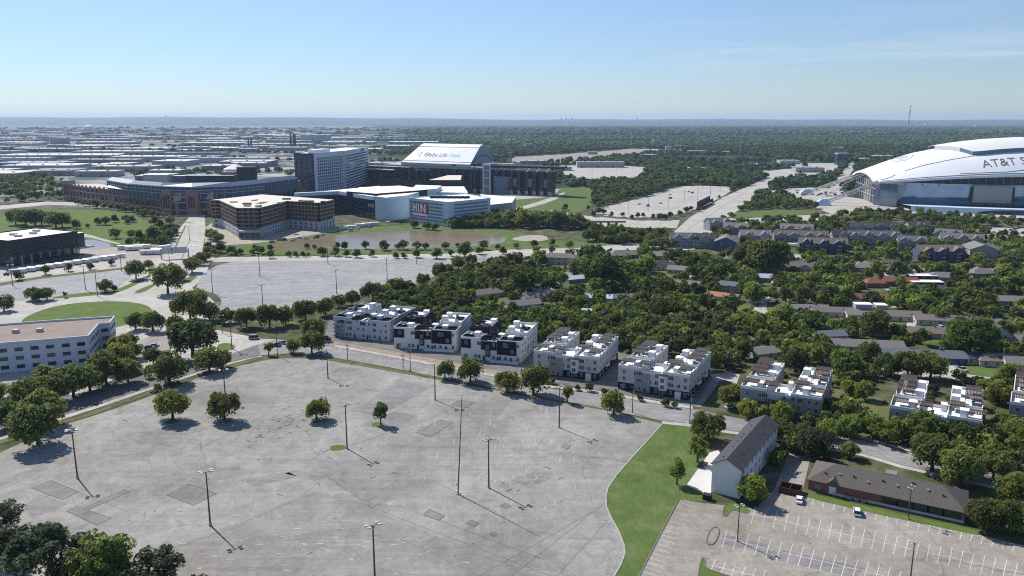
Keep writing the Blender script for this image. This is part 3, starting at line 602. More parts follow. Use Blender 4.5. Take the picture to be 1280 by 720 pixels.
for x,y,wd,k,l in [(8,700,54,'pine','dark pine at the left edge above the small pale lot'),(66,730,86,'pine','big ragged pine with a visible trunk at the bottom left'),(128,742,74,'green','bright topped broad tree at the bottom edge between two pines'),(190,740,70,'pine','loose dark pine on the right of the bottom left clump'),(100,742,56,'pine','pine half hidden at the bottom edge beside the bright topped tree'),(250,745,34,'pine','pine top just reaching the bottom edge right of the clump'),(2,668,46,'pine','pine cut by the left edge behind the small pale lot'),(48,556,54,'oak','front tree of the big dark pair overhanging the left street'),(54,532,50,'green','back tree of the big dark pair overhanging the left street')]:
    tree(x,y,wd,k,l,'trees at the lower left')
row([(38,514,46,'green'),(60,489,34,'lite'),(67,504,42,'green'),(92,496,46,'oak'),(113,489,42,'green'),(133,482,46,'oak'),(150,463,42,'lite'),(160,478,34,'green')],'leafy tree in the hedge-like row before the white office, {} from the left','trees before the white office')
row([(150,442,28,'green'),(162,436,22,'green'),(168,448,24,'oak')],'low tree beside the office end wall and drive, {} from the left','trees at the office end')
tree(12,532,34,'green','tree cut by the left edge above the shaded street','trees at the lower left'); tree(0,498,24,'lite','bright small tree at the left edge in front of the white office','trees at the lower left')
for x,y,wd,k,l in [(170,412,24,'oak','left of two lollipop trees between the oval lawn and the small office lot'),(191,414,27,'oak','right of two lollipop trees between the oval lawn and the small office lot'),(219,418,26,'green','pale-stemmed tree left of the very large oak'),(241,446,58,'oak','very large round oak left of the street corner'),(192,456,24,'oak','small round tree beside the small office lot'),(212,480,46,'oak','broad tree over the left street below the small round tree'),(262,464,38,'oak','low spreading tree on the verge near the street corner'),(279,459,24,'oak','right hand crown beside the low spreading verge tree'),(210,367,40,'oak','wide clump tree on the boulevard corner beyond the oval lawn'),(226,351,18,'oak','small tree right above the boulevard corner clump'),(240,341,22,'oak','tree on the boulevard island by the far lot, left one'),(250,331,18,'oak','tree on the boulevard island by the far lot, right one'),(258,326,12,'oak','small round tree where the boulevard meets the far lot'),(238,400,40,'oak','largest tree of the clump at the far lot entrance'),(246,386,30,'oak','rear tree of the clump at the far lot entrance'),(262,400,26,'oak','right tree of the clump at the far lot entrance'),(283,404,23,'green','light green tree on the near edge of the far lot'),(336,444,20,'sparse','thin dark street tree at the tip of the grey lot'),(367,441,20,'green','smaller of the trees on the verge left of the first townhouses'),(390,442,34,'oak','big dark tree on the verge left of the first townhouses'),(392,424,30,'oak','tree behind the parked trucks at the first townhouses'),(198,492,14,'sparse','nearly bare thin tree on the verge strip at the left street')]:
    tree(x,y,wd,k,l,'trees around the left street corner')
tree(186,472,16,'sparse','thin bare-looking young tree beside the broad tree over the left street','trees around the left street corner')
row([(308,409,30),(337,409,32),(357,406,28),(382,400,30),(407,394,26),(423,384,20),(440,381,22),(466,377,29),(483,371,22),(495,367,24),(510,366,20),(529,357,20),(550,348,24),(560,345,18),(573,337,22),(590,331,16),(581,321,20),(600,318,13)],'dark round tree in the belt behind the far grey lot, {} from the left','tree belt along the far lot',('oak','oak','green'))
row([(24,350,13),(57,343,12),(86,339,11),(113,337,10),(140,332,9)],'small lollipop tree on the long median before the black hall, {} from the left','median trees before the black hall',('small',))
row([(5,389,22),(40,375,18),(49,377,18),(59,375,17),(132,365,19),(143,364,8),(170,349,24),(186,337,13)],'round tree along the near edge of the striped left lot, {} from the left','trees edging the striped left lot',('oak',))
tree(82,372,8,'sparse','bare twiggy tree on the verge above the oval lawn','trees edging the striped left lot')
row([(338,313,9),(338,323,11),(361,321,9),(370,321,9),(379,321,8),(385,321,7),(403,320,15),(419,320,15),(433,321,11),(446,322,13),(465,321,11),(495,323,10),(505,323,10),(521,322,14),(546,323,17),(564,320,10)],'small round tree along the near kerb of the lake road, {} from the left','near row of the lake road',('small',))
row([(384,311,8),(393,311,7),(421,311,11),(431,312,12),(457,311,12),(480,313,15),(497,312,10),(504,312,15),(521,312,14),(532,312,11),(557,312,12),(572,309,7),(583,311,12),(604,312,14),(629,318,12),(622,312,8),(645,311,9),(649,326,13),(668,309,12),(670,317,10),(690,307,11),(690,317,11),(712,311,12)],'small round tree between the lake road and the brown lake, {} from the left','lake shore row',('small',))
for x,y,wd,k,l in [(640,338,13,'oak','dark round tree beside the side street below the lake road'),(622,342,22,'green','pointed tree on the corner of the side street below the lake road'),(648,332,16,'lite','bright tree on the grass between the lake road and the tan house'),(655,369,44,'oak','wide dark oak in front of the low brown houses left of the tan house'),(722,346,30,'oak','dark tree right of the tan two storey house'),(752,362,62,'oak','very large dark oak behind the pale blue metal roof'),(728,384,20,'lite','bright round tree below the pale blue metal roof'),(695,382,24,'oak','dark conical tree below the pale blue metal roof'),(808,340,28,'lite','bright tree left of the dark hip roof')]:
    tree(x,y,wd,k,l,'trees around the tan house')
row([(20,281,20),(32,283,24),(44,282,22),(52,282,20),(70,285,24),(78,284,20)],'big tree in the clump behind the black hall, {} from the left','clump on the park lawn',('oak','green'))
row([(96,286,14),(110,285,6),(123,281,11),(132,281,13),(144,278,11),(145,298,15),(157,278,11),(160,280,8),(166,278,10),(164,298,12),(175,300,14),(180,272,8),(186,300,14),(193,302,22),(193,281,14),(200,285,12),(213,281,12),(210,301,16)],'park tree on the lawn below the brick ballpark, {} from the left','park lawn trees',('small',))
row([(98,256,9),(106,258,9),(112,258,8),(120,260,11),(130,261,9),(139,262,9),(148,263,10),(157,265,9),(164,265,10),(172,268,11),(178,270,10),(185,270,9),(192,271,10),(199,272,9),(204,271,7)],'street tree along the foot of the brick ballpark wall, {} from the left','street trees along the ballpark',('green','small'))
row([(263,299,14),(268,301,16),(274,303,13),(261,310,9),(276,316,14),(290,318,13),(300,318,9)],'tree beside the boulevard near the unfinished building, {} from the left','trees by the unfinished building',('oak',))
row([(518,285,13),(534,287,13),(544,288,12),(560,283,15),(572,285,14),(583,283,18),(598,283,20),(610,281,20),(622,284,20),(636,282,24),(650,279,18)],'dense tree between the pale blue garage and the lake, {} from the left','trees before the pale blue garage',('oak','green'))
row([(655,285,26),(668,284,24),(682,283,28),(697,286,28),(712,286,24),(724,285,22)],'bright leafy tree in the grove right of the pale blue garage, {} from the left','grove right of the garage',('lite','green'))
row([(706,263,11),(742,271,10),(748,268,11),(755,268,9),(764,271,8),(778,271,7),(790,274,7),(797,272,8),(804,271,7),(816,274,8),(824,275,10),(832,275,9),(838,272,9),(850,270,9),(858,266,9),(864,263,7)],'small tree along the near side of the pale car park, {} from the left','trees edging the pale car park',('small',))
row([(790,300,22),(800,302,18),(770,299,24),(757,301,22),(745,298,24),(735,302,18),(780,305,18),(812,305,16),(826,303,13),(838,300,14)],'dark tree in the creek wood below the road bridge, {} from the left','creek wood below the bridge',('oak','green'))
# right side, hand placed
for x,y,wd,k,l in [(911,508,34,'green','loose green tree by the drive between the grey and the taupe townhouses'),(934,522,30,'lite','fresh green tree at the left front of the first taupe townhouse block'),(970,520,32,'green','green tree at the middle front of the first taupe townhouse block'),(1000,521,28,'lite','left tree of the tight group before the right half of the first taupe block'),(1018,523,28,'green','middle tree of the tight group before the right half of the first taupe block'),(1033,522,26,'green','right tree of the tight group before the right half of the first taupe block'),(1054,528,32,'green','round tree right of the first taupe block near the path'),(970,552,38,'oak','large tree behind the white gabled building roof'),(956,562,28,'green','tree squeezed against the white gabled building on its far right'),(1005,548,25,'oak','small crown between the two big trees above the olive oak'),(1037,550,32,'lite','fresh green tree on the street side above the olive oak'),(1019,577,54,'olive','wide grey-olive oak left of the brick building roof'),(1062,572,24,'green','round tree on the verge right of the olive oak'),(1080,499,26,'lite','fresh tree right of the first taupe block courtyard'),(1060,491,22,'lite','small tree behind the right wing of the first taupe block'),(1092,540,30,'lite','airy tree left of the second taupe block on the verge'),(1107,558,24,'sparse','thin tree on the verge before the dark porch of the second taupe block'),(1153,556,46,'oak','large dark tree before the left half of the second taupe block'),(1197,560,40,'oak','dark tree before the right half of the second taupe block'),(1231,560,38,'green','tree before the right corner of the second taupe block'),(1256,547,36,'green','tree between the second and third taupe blocks'),(1274,560,34,'lite','bright tree at the right edge before the third taupe block'),(1165,588,52,'oak','big dark tree hanging over the street behind the brick building'),(1200,608,54,'green','wide low tree right of the brick building ridge'),(1188,590,40,'green','tree across the street left of the power pole'),(1241,602,44,'green','tree beyond the end of the brick building near the street'),(1228,662,40,'oak','left tree of the wide pair at the lot edge'),(1252,664,44,'oak','right tree of the wide pair at the lot edge'),(1270,632,44,'green','wide tree at the right edge beyond the pair'),(1248,505,30,'green','round tree behind the gap of the taupe blocks at right'),(1258,480,28,'green','tree above the third taupe block'),(1163,474,40,'oak','dark wide tree between the lawn house and the second taupe block'),(1135,472,36,'oak','dark tree left of the wide one behind the second taupe block'),(1110,470,30,'oak','dark tree above the left wing of the second taupe block'),(1160,492,15,'olive','small grey young tree in the courtyard gap of the second taupe block'),(1168,490,13,'olive','second small grey young tree in the courtyard gap'),(1206,482,13,'olive','small young tree by the orange dirt patch'),(1218,480,13,'olive','left of two small young trees by the street curb'),(1228,482,13,'olive','right of two small young trees by the street curb'),(1211,446,56,'green','huge round green tree between the two house rows at right'),(1122,425,24,'green','tall tree standing between the two house rows in the middle'),(1090,422,40,'green','spreading tree below the two storey house with white upper floors'),(1170,403,20,'green','tree on the lawn before the right-hand row of houses'),(1084,452,30,'oak','dark low tree below the long grey roof'),(978,404,30,'lite','bright tree right of the cul-de-sac lawn'),(940,378,32,'lite','bright light green tree above the cul-de-sac'),(982,384,30,'sparse','airy tall tree right of the cul-de-sac road'),(900,352,40,'oak','dark big oak cluster tree left of the cottage'),(960,344,54,'oak','dominant dark tree before the apartments in the middle'),(935,336,44,'oak','dark tree beside the dominant one before the apartments'),(1011,365,30,'lite','yellow-green tree right of the grey gabled roofs'),(1030,356,36,'oak','dark tree beside the yellow-green tree and the blue apartments')]:
    tree(x,y,wd,k,l,'trees among the houses and townhouses')
row([(690,480,10),(722,488,9),(737,489,13),(756,494,11),(800,501,11),(832,508,13),(843,510,10)],'small yard tree at the foot of the pale grey townhouses, {} from the left','yard trees of the grey townhouses',('small',))
NHAND=len(TREES)
# ---------------------------------------------------------------- buildings
def lay(root,A,B): pass
class Frame:
    """local frame on a thing: origin O, x axis towards B, y axis away to the left of it"""
    def __init__(s,O,B):
        s.O=O; s.a=math.atan2(B[1]-O[1],B[0]-O[0])
    def loc(s,p):
        dx,dy=p[0]-s.O[0],p[1]-s.O[1]; c,k=math.cos(s.a),math.sin(s.a); return (dx*c+dy*k,-dx*k+dy*c)
WIN={}
def winmesh(w,h,frame='white',gl='glass',bars=1):
    k=(round(w,2),round(h,2),frame,gl,bars)
    if k in WIN: return WIN[k]
    mb=MB(); f=.07*max(1,h/1.4)
    mb.box(-w/2,w/2,-.05,.03,0,h,1)
    for x0,x1,z0,z1 in [(-w/2-f,-w/2,-f,h+f),(w/2,w/2+f,-f,h+f),(-w/2,w/2,-f,0),(-w/2,w/2,h,h+f)]: mb.box(x0,x1,-.11,.02,z0,z1,0)
    for i in range(bars): x=-w/2+w*(i+1)/(bars+1); mb.box(x-.03,x+.03,-.07,.0,0,h,0)
    WIN[k]=mb.mesh('window',[M[frame],M[gl]]); return WIN[k]
def doormesh(w,h,col='darkbrown'):
    k=('d',w,h,col)
    if k in WIN: return WIN[k]
    mb=MB(); mb.box(-w/2,w/2,-.06,.03,0,h,0); mb.box(-w/2-.1,-w/2,-.1,.03,0,h+.1,1); mb.box(w/2,w/2+.1,-.1,.03,0,h+.1,1); mb.box(-w/2,w/2,-.1,.03,h,h+.1,1)
    WIN[k]=mb.mesh('door',[M[col],M['white']]); return WIN[k]
def put(root,me,name,A,B,t,z,off=0):
    """window or door mesh on the wall from A to B (outside on its right hand side)"""
    x=A[0]+(B[0]-A[0])*t; y=A[1]+(B[1]-A[1])*t
    if off: L=math.dist(A,B); x+=(B[1]-A[1])/L*off; y-=(B[0]-A[0])/L*off
    return inst(name,me,root,(x,y,z),math.atan2(B[1]-A[1],B[0]-A[0]))
# ---- townhouse blocks
AC=MB().box(-.5,.5,-.5,.5,0,.9,0).box(-.38,.38,-.38,.38,.9,.96,1).mesh('air_conditioner',[M['metal'],M['darkmetal']])
def pergola_mesh(w,d,mat,h=2.4):
    mb=MB()
    for x in (0.08,w-.08):
        for y in (.08,d-.08): mb.box(x-.08,x+.08,y-.08,y+.08,0,h-.2,0)
    for y in (0.08,d-.08): mb.box(0,w,y-.06,y+.06,h-.2,h,0)
    n=int(w/.42)
    for i in range(n): x=.1+(w-.2)*i/(n-1); mb.box(x-.185,x+.185,0,d,h+.003,h+.16,0)
    return mb.mesh('pergola',M[mat])
PG={m:pergola_mesh(5.3,4.8,m) for m in ('weather','darkbrown')}
PENT=MB().box(0,2.6,0,3.2,0,2.5,0).box(-.12,2.72,-.12,3.32,2.5,2.65,1)
def block(FL,FR,RR,style,label,h=10.6,wins=True):
    z=h-.1; a=G(*FL,z); b=G(*FR,z); W=min(max(math.dist(a,b),28.5),32); c=G(*RR,z); D=min(max(math.dist(b,c),30),35)
    rz=math.atan2(b[1]-a[1],b[0]-a[0]); t=thing('townhouse_block',label,'townhouses',(a[0],a[1],0),rz,'townhouse blocks along the street')
    cx,cy=W/2*math.cos(rz)-D/2*math.sin(rz)+a[0],W/2*math.sin(rz)+D/2*math.cos(rz)+a[1]; BLK.append((a[0],a[1],rz,W,D))
    ww=W*.36; df=D*.36; hd=h-1.0     # deck level under the parapet
    up={'navy':'white','grey':'offwhite','taupe':'taupe','wrap':'wrap'}[style]; lo={'navy':'white','grey':'navy','taupe':'darkbrown','wrap':'wrap'}[style]
    # walls: lower storey / upper storeys
    split=3.3 if style in('grey','taupe') else .6
    def volume(nm,x0,x1,y0,y1,hh,m=up):
        MB().box(x0+.04,x1-.04,y0+.04,y1-.04,0,split,0,False).build('ground_storey',M[lo],t)
        MB().box(x0,x1,y0,y1,split,hh-1.0,0).build(nm,M[m],t)
        MB().box(x0+.28,x1-.28,y0+.28,y1-.28,hh-1.0,hh-.9).build('roof_deck',M['roofwhite'],t)
        p=MB(); k=.25; z0,z1=hh-.997,hh+.1
        p.box(x0,x1,y0,y0+k,z0,z1).box(x0,x1,y1-k,y1,z0,z1).box(x0,x0+k,y0+k,y1-k,z0,z1).box(x1-k,x1,y0+k,y1-k,z0,z1); p.build('parapet',M[m if style in('navy','wrap') else 'white'] if m!='navy' else M['navy'],t)
    volume('front_wing',0,W*.33,0,df,h); volume('front_wing',W*.33+.006,W*.63,0,df,h-1.2); volume('front_wing',W*.63+.006,W,0,df,h-.25)
    rearm='navy' if style=='navy' else up
    volume('left_wing',.6,ww,df+.01,D,h+(1.8 if style=='navy' else .6),rearm if style=='navy' else up); volume('right_wing',W-ww,W-.02,df+.01,D,h+(1.2 if style=='navy' else .3))
    # coloured cladding on the street side
    if style=='navy':
        for x0,x1,z0,z1 in [(0.05,W*.17,5.4,h-.9),(W*.34,W*.60,5.2,h-1.3),(W*.605,W*.93,3.4,h-.6)]: MB().box(x0,x1,-.12,.02,z0,z1).build('cladding_panel',M['navy'],t)
        MB().box(W*.42,W*.49,-.75,0,2.2,h-2.2).build('bay_window',[M['darkgrey']],t)
        MB().box(W*.5,W*.98,-2.3,-2.1,0,1.2).build('garden_wall',M['white'],t)
    elif style=='grey':
        MB().box(W*.24,W*.46,-.12,.02,.4,h-2.1).build('cladding_panel',M['greystucco'],t)
        b2=MB().prism([(W*.58,0),(W*.6,-.9),(W*.68,-.9),(W*.7,0)],2.6,h-1.9); b2.build('bay_window',M['white'],t)
        MB().prism([(W*.57,0),(W*.595,-1.05),(W*.685,-1.05),(W*.71,0)],h-1.89,h-1.65).build('bay_roof',M['darkgrey'],t)
        MB().box(W*.82,W*.9,-1.3,0,0,3).build('porch',M['white'],t)
    elif style=='taupe':
        MB().box(W*.34,W*.52,-.1,.02,h-3.8,h-1.6).build('cladding_panel',M['offwhite'],t); MB().box(0,W*.33,-.1,.02,split+.1,h-1.0).build('cladding_panel',M['greystucco'],t)
        MB().box(W*.05,W*.2,-1.6,0,2.6,2.85).build('porch',M['darkbrown'],t)
    else:
        s=MB()
        for k in range(4): s.box(0,W*.2,-1.6,-.1,1.6+k*2,1.72+k*2)
        for x in (0.1,W*.1,W*.2-.1): s.tube((x,-1.5,0),(x,-1.5,8.4),.06,n=5)
        s.build('scaffold',M['metal'],t)
        for x in (.12,.5): MB().box(W*x,W*(x+.09),-.1,.02,h-3.4,h-1.6).build('cladding_panel',M['darkgrey'],t)
    # openings
    rows=(1.0,4.3,7.2)
    fm='white' if style!='navy' else 'white'; wm=winmesh(1.1,1.5,fm); wl=winmesh(2.1,1.6,fm,bars=2); dm=doormesh(1.05,2.2)
    for k,zf in enumerate(rows):
        xs=[.09,.25,.31,.46,.55,.66,.75,.86,.95]
        for i,x in enumerate(xs):
            if (i+k*2)%4==3 and style!='taupe': continue
            if style=='navy' and k>0 and (i+k)%2: continue
            if style=='navy' and .42<x<.49: continue
            yy=-.12 if (style=='navy' and ((.34<x<.92 and zf>4) or (x<.17 and zf>6))) or (style=='grey' and .24<x<.46) or (style=='taupe' and x<.33 and zf>3) else 0
            put(t,wl if i in(2,6) and zf>3 else wm,'window',(0,yy-.02),(W,yy-.02),x,zf+.1)
    for x in (.04,.37,.6,.82): put(t,dm,'door',(0,-.06),(W,-.06),x+.02,.15)
    if style=='navy':
        for zf in (3.2,5.9): put(t,winmesh(1.3,1.5,'white'),'window',(0,-.78),(W,-.78),.455,zf)
    if style=='grey':
        for zf in (3.2,6.0): put(t,winmesh(1.5,1.6,'white','glass',1),'window',(0,-.93),(W,-.93),.64,zf)
    for k,zf in enumerate(rows):          # right flank
        for x in (.1,.24,.42,.56,.7,.85):
            put(t,wm,'window',(W+.02,0),(W+.02,D),x,zf+.1)
    for x in (.3,.62): 
        bal=MB().box(W,W+1.4,D*x,D*x+4,3.5,3.65).box(W+1.3,W+1.4,D*x,D*x+4,3.65,4.6).box(W,W+1.3,D*x,D*x+.08,3.65,4.6).box(W,W+1.3,D*x+3.92,D*x+4,3.65,4.6); bal.build('balcony',M['white' if style!='taupe' else 'offwhite'],t)
    # inner court windows
    for zf in rows: put(t,wm,'window',(ww+.02,df),(ww+.02,D),.35,zf); put(t,wm,'window',(ww+.02,df),(ww+.02,D),.7,zf)
    # roofscape
    pm=PENT.mesh('stair_penthouse',[M['white' if style!='wrap' else 'wrap'],M['roofwhite']]); zd=hd
    pts=[(W*.2,2.2),(W*.55,df-3.6),(W*.76,2),(ww-3.1,df+3),(ww-3.1,D*.74),(W-ww+.5,df+2.5),(W-ww+.5,D*.72)]
    for i,(x,y) in enumerate(pts): inst('stair_penthouse',pm,t,(x,y,zd+.1+(-1.2 if i==1 else -.25 if i==2 else (1.8 if style=='navy' else .6) if 3<=i<=4 else (1.2 if style=='navy' else .3) if i>4 else 0)),0,(1,1,R.uniform(.85,1.1)))
    if style in('grey','taupe'):
        g=PG['weather' if style=='grey' else 'darkbrown']
        spots=[(W*.28,.8,0),(W*.02,1.2,0),(W*.84,1.0,0),(.9,df+1,.6),(.9,D*.56,.6),(.9,D*.73,.6),(.9,D*.85,.6),(W-5.7,df+3.5,.3),(W-5.7,D*.63,.3),(W*.62,df-5.3,0),(W-5.7,D*.82,.3)]
        for x,y,dz in spots: inst('pergola',g,t,(x,y,zd+.1+dz),0,(1,R.uniform(.9,1.15),1))
        for x,y,dz in ((W*.47,2,0),(W-3,D*.53,.3),(3,D*.5,.6)): inst('air_conditioner',AC,t,(x,y,zd+.1+dz))
    else:
        # railed roof terraces, their shadow painted in as charcoal floors and rails, with condensers
        rm=MB()
        for x,y,w_,d_ in ((.5,.8,5.6,4.2),(W*.34,.6,5.2,4.4),(W*.65,.6,5.4,4.4),(W*.85,.6,4.2,5.6),(W*.42,df-4.4,5,3.6)):
            q=MB(); q.box(x,x+w_,y,y+.15,zd+.1,zd+1.25).box(x,x+w_,y+d_-.15,y+d_,zd+.1,zd+1.25).box(x,x+.15,y+.15,y+d_-.15,zd+.1,zd+1.25).box(x+w_-.15,x+w_,y+.15,y+d_-.15,zd+.1,zd+1.25).box(x+.16,x+w_-.16,y+.16,y+d_-.16,zd+.1,zd+.14); q.build('roof_terrace',M['darkgrey'],t)
        e1,e2=(1.8,1.2) if style=='navy' else (.6,.3)
        for x,y,dz in ((W*.27,df-2,0),(W*.55,2,-1.2),(W*.9,df-1.6,-.25),(3,df+4,e1),(4.5,D*.6,e1),(3,D*.85,e1),(W-4,df+5,e2),(W-3,D*.7,e2),(W-6,D*.85,e2),(W*.12,df-1.5,0)): inst('air_conditioner',AC,t,(x,y,zd+.1+dz),0,(1.4,1.4,1.2))
        for y0,dz,xx in ((df+2,e1,1.2),(D*.68,e1,1.2),(D*.6,e2,W-5)):
            q=MB(); q.box(xx,xx+4,y0,y0+.15,zd+.1+dz,zd+1.3+dz).box(xx,xx+4,y0+3,y0+3.15,zd+.1+dz,zd+1.3+dz).box(xx,xx+.15,y0+.15,y0+3,zd+.1+dz,zd+1.3+dz).box(xx+.16,xx+4,y0+.16,y0+2.99,zd+.1+dz,zd+.14+dz); q.build('roof_terrace',M['darkgrey'],t)
        if style=='navy': MB().box(ww-4,ww-.5,df-1,df+3.5,zd+.8,h+3.0).build('stair_tower',M['navy'],t)
    return t
BLK=[]
block((416,395.6),(487,402),(519,385),'wrap','unfinished townhouse block in pale house wrap with scaffold at its corner')
block((492,409),(570,413),(597,396),'navy','navy and white townhouse block right beside the unfinished wrapped one')
block((576,421),(651,427),(680,408),'navy','navy and white townhouse block standing next to the pale grey ones')
block((667,438),(748,447),(775,422),'grey','pale grey townhouse block with a dark base, nearer to the navy blocks')
block((773,456),(862,469),(884.5,439),'grey','pale grey townhouse block with a dark base, last before the open driveway')
block((926,482),(1027,497),(1041,463),'taupe','taupe townhouse block with brown pergolas behind the white gabled building')
block((1112.5,507),(1218,524),(1227,487.5),'taupe','taupe townhouse block with brown pergolas above the long brick building')
block((1263,502),(1375,520),(1385,486),'taupe','taupe townhouse block cut off by the right edge of the picture')
# ---- white three storey gabled building
def white_building():
    a=G(888.6,614.7); b=G(923.6,623.4); rz=math.atan2(b[1]-a[1],b[0]-a[0]); W=8.6; D=42; h=9.2; hr=11.6
    t=thing('gabled_building','long white three storey building with a charcoal gable roof beside the grass field','building',(a[0],a[1],0),rz)
    ya=math.radians(90+1)
    mb=MB(); mb.box(0,W,0,D,0,h,0,False)
    for y in (0,D): mb.face([(0,y,h),(W,y,h),(W/2,y,hr)] if y==0 else [(W,y,h),(0,y,h),(W/2,y,hr)])
    mb.build('wall',M['white'],t)
    r=MB(); o=.5; k=(hr-h)/(W/2); e=h-k*o
    for s in (0,1):
        xa,xb=(-o,W/2) if s==0 else (W+o,W/2)
        p=[(xa,-o,e),(xb,-o,hr),(xb,D+o,hr),(xa,D+o,e)]
        if s: p=p[::-1]
        r.face([(x,y,z+.22) for x,y,z in p]); r.face([(x,y,z+.02) for x,y,z in p][::-1])
        r.face([(xa,-o,e+.02),(xb,-o,hr+.02),(xb,-o,hr+.22),(xa,-o,e+.22)]); r.face([(xa,-o,e+.02),(xa,-o,e+.22),(xa,D+o,e+.22),(xa,D+o,e+.02)]); r.face([(xa,D+o,e+.02),(xb,D+o,hr+.02),(xb,D+o,hr+.22),(xa,D+o,e+.22)])
    rf=r.build('roof',M['roofcharcoal'],t)
    for i in range(13):
        y=2+i*3+R.uniform(-1,1); x=W/2+R.choice([1.2,2,2.8,-1.8]); z=hr-abs(x-W/2)*k+.2
        MB().box(-.16,.16,-.16,.16,-.1,.4).build('roof_vent',M['darkmetal'],rf,(x,y,z))
    wm=winmesh(1,1.5,'white'); 
    for zf in (.9,3.9,6.9):
        put(t,winmesh(.9,1.5,'darkgrey'),'window',(0-.02,D),(0-.02,0),.95,zf)
        for i in range(9): put(t,wm,'window',(-.02,D),(-.02,0),.08+i*.095,zf); put(t,wm,'window',(W+.02,0),(W+.02,D),.06+i*.108,zf)
    dm=doormesh(1,2.1)
    for i in range(5): put(t,dm,'door',(W+.05,0),(W+.05,D),.11+i*.19,.1); 
    for i in range(4): MB().box(-1.1,0,0,2.2,0,.12).build('doorstep',M['paleconc'],t,(0,6+i*9,3.3))
    BLK.append((a[0],a[1],rz,W,D))
white_building()
# ---- hip and gable roofed low buildings
def house(px,py,L,W,ang,roof='roofgrey',wall='beige',kind='gable',h=2.9,rise=2.2,label='',cat='house',name='house',group='houses in the leafy neighbourhood',chim=False,garage=False,storey=1,wx=None,world=None):
    x,y=world or G(px,py); rz=math.radians(ang); t=thing(name,label,cat,(x,y,0),rz,group)
    HOUSES.append((x,y,max(L,W)/2*.9,px,py,L)); x0,x1,y0,y1=-L/2,L/2,-W/2,W/2; hr=h+rise; o=.55
    mb=MB(); mb.box(x0,x1,y0,y1,0,h,0,False)
    k=rise/(W/2); e=h-k*o
    if kind=='gable':
        mb.face([(x0,y1,h),(x0,y0,h),(x0,0,hr)]); mb.face([(x1,y0,h),(x1,y1,h),(x1,0,hr)])
        rg0,rg1=(x0-o,x1+o)
    else: rg0,rg1=(x0+W*.42,x1-W*.42) if L>W else (-.2,.2)
    mb.build('wall',M[wall],t)
    r=MB(); X0,X1,Y0,Y1=x0-o,x1+o,y0-o,y1+o; u=.16
    r.face([(X0,Y0,e+u),(X1,Y0,e+u),(rg1,0,hr+u),(rg0,0,hr+u)]); r.face([(X1,Y1,e+u),(X0,Y1,e+u),(rg0,0,hr+u),(rg1,0,hr+u)])
    if kind=='hip': r.face([(X0,Y1,e+u),(X0,Y0,e+u),(rg0,0,hr+u)]); r.face([(X1,Y0,e+u),(X1,Y1,e+u),(rg1,0,hr+u)])
    for A,B in (((X0,Y0),(X1,Y0)),((X1,Y0),(X1,Y1)),((X1,Y1),(X0,Y1)),((X0,Y1),(X0,Y0))):
        if kind=='gable' and A[0]==B[0]: continue
        r.face([(A[0],A[1],e-.05),(B[0],B[1],e-.05),(B[0],B[1],e+u),(A[0],A[1],e+u)])
    r.face([(X0,Y1,e-.05),(X1,Y1,e-.05),(X1,Y0,e-.05),(X0,Y0,e-.05)] if kind=='hip' else [(X0,Y0,e),(rg0,0,hr),(rg1,0,hr),(X1,Y0,e)])
    if kind=='gable': r.face([(X1,Y1,e),(rg1,0,hr),(rg0,0,hr),(X0,Y1,e)])
    rf=r.build('roof',M[roof],t)
    if chim: MB().box(-.5,.5,-.4,.4,0,2.2).build('chimney',M['brick' if wall!='bluesiding' else 'bluesiding'],rf,(L*.22,.4,hr-1.1))
    wm=winmesh(1.3,1.2,'white')
    for s in range(storey):
        for i in range(max(2,int(L/4.5))):
            tt=(i+.5)/max(2,int(L/4.5))
            if garage and tt>.72: continue
            put(t,wm,'window',(x0,y0-.02),(x1,y0-.02),tt,.9+s*2.8)
        for tt in (.3,.7): put(t,wm,'window',(x1+.02,y0),(x1+.02,y1),tt,.9+s*2.8); put(t,wm,'window',(x0-.02,y1),(x0-.02,y0),tt,.9+s*2.8)
    put(t,doormesh(1,2.1),'door',(x0,y0-.03),(x1,y0-.03),.52,.05)
    if garage: put(t,doormesh(4.6,2.2,'white'),'garage_door',(x0,y0-.03),(x1,y0-.03),.85,.03)
    return t
HOUSES=[]
H_='{}'
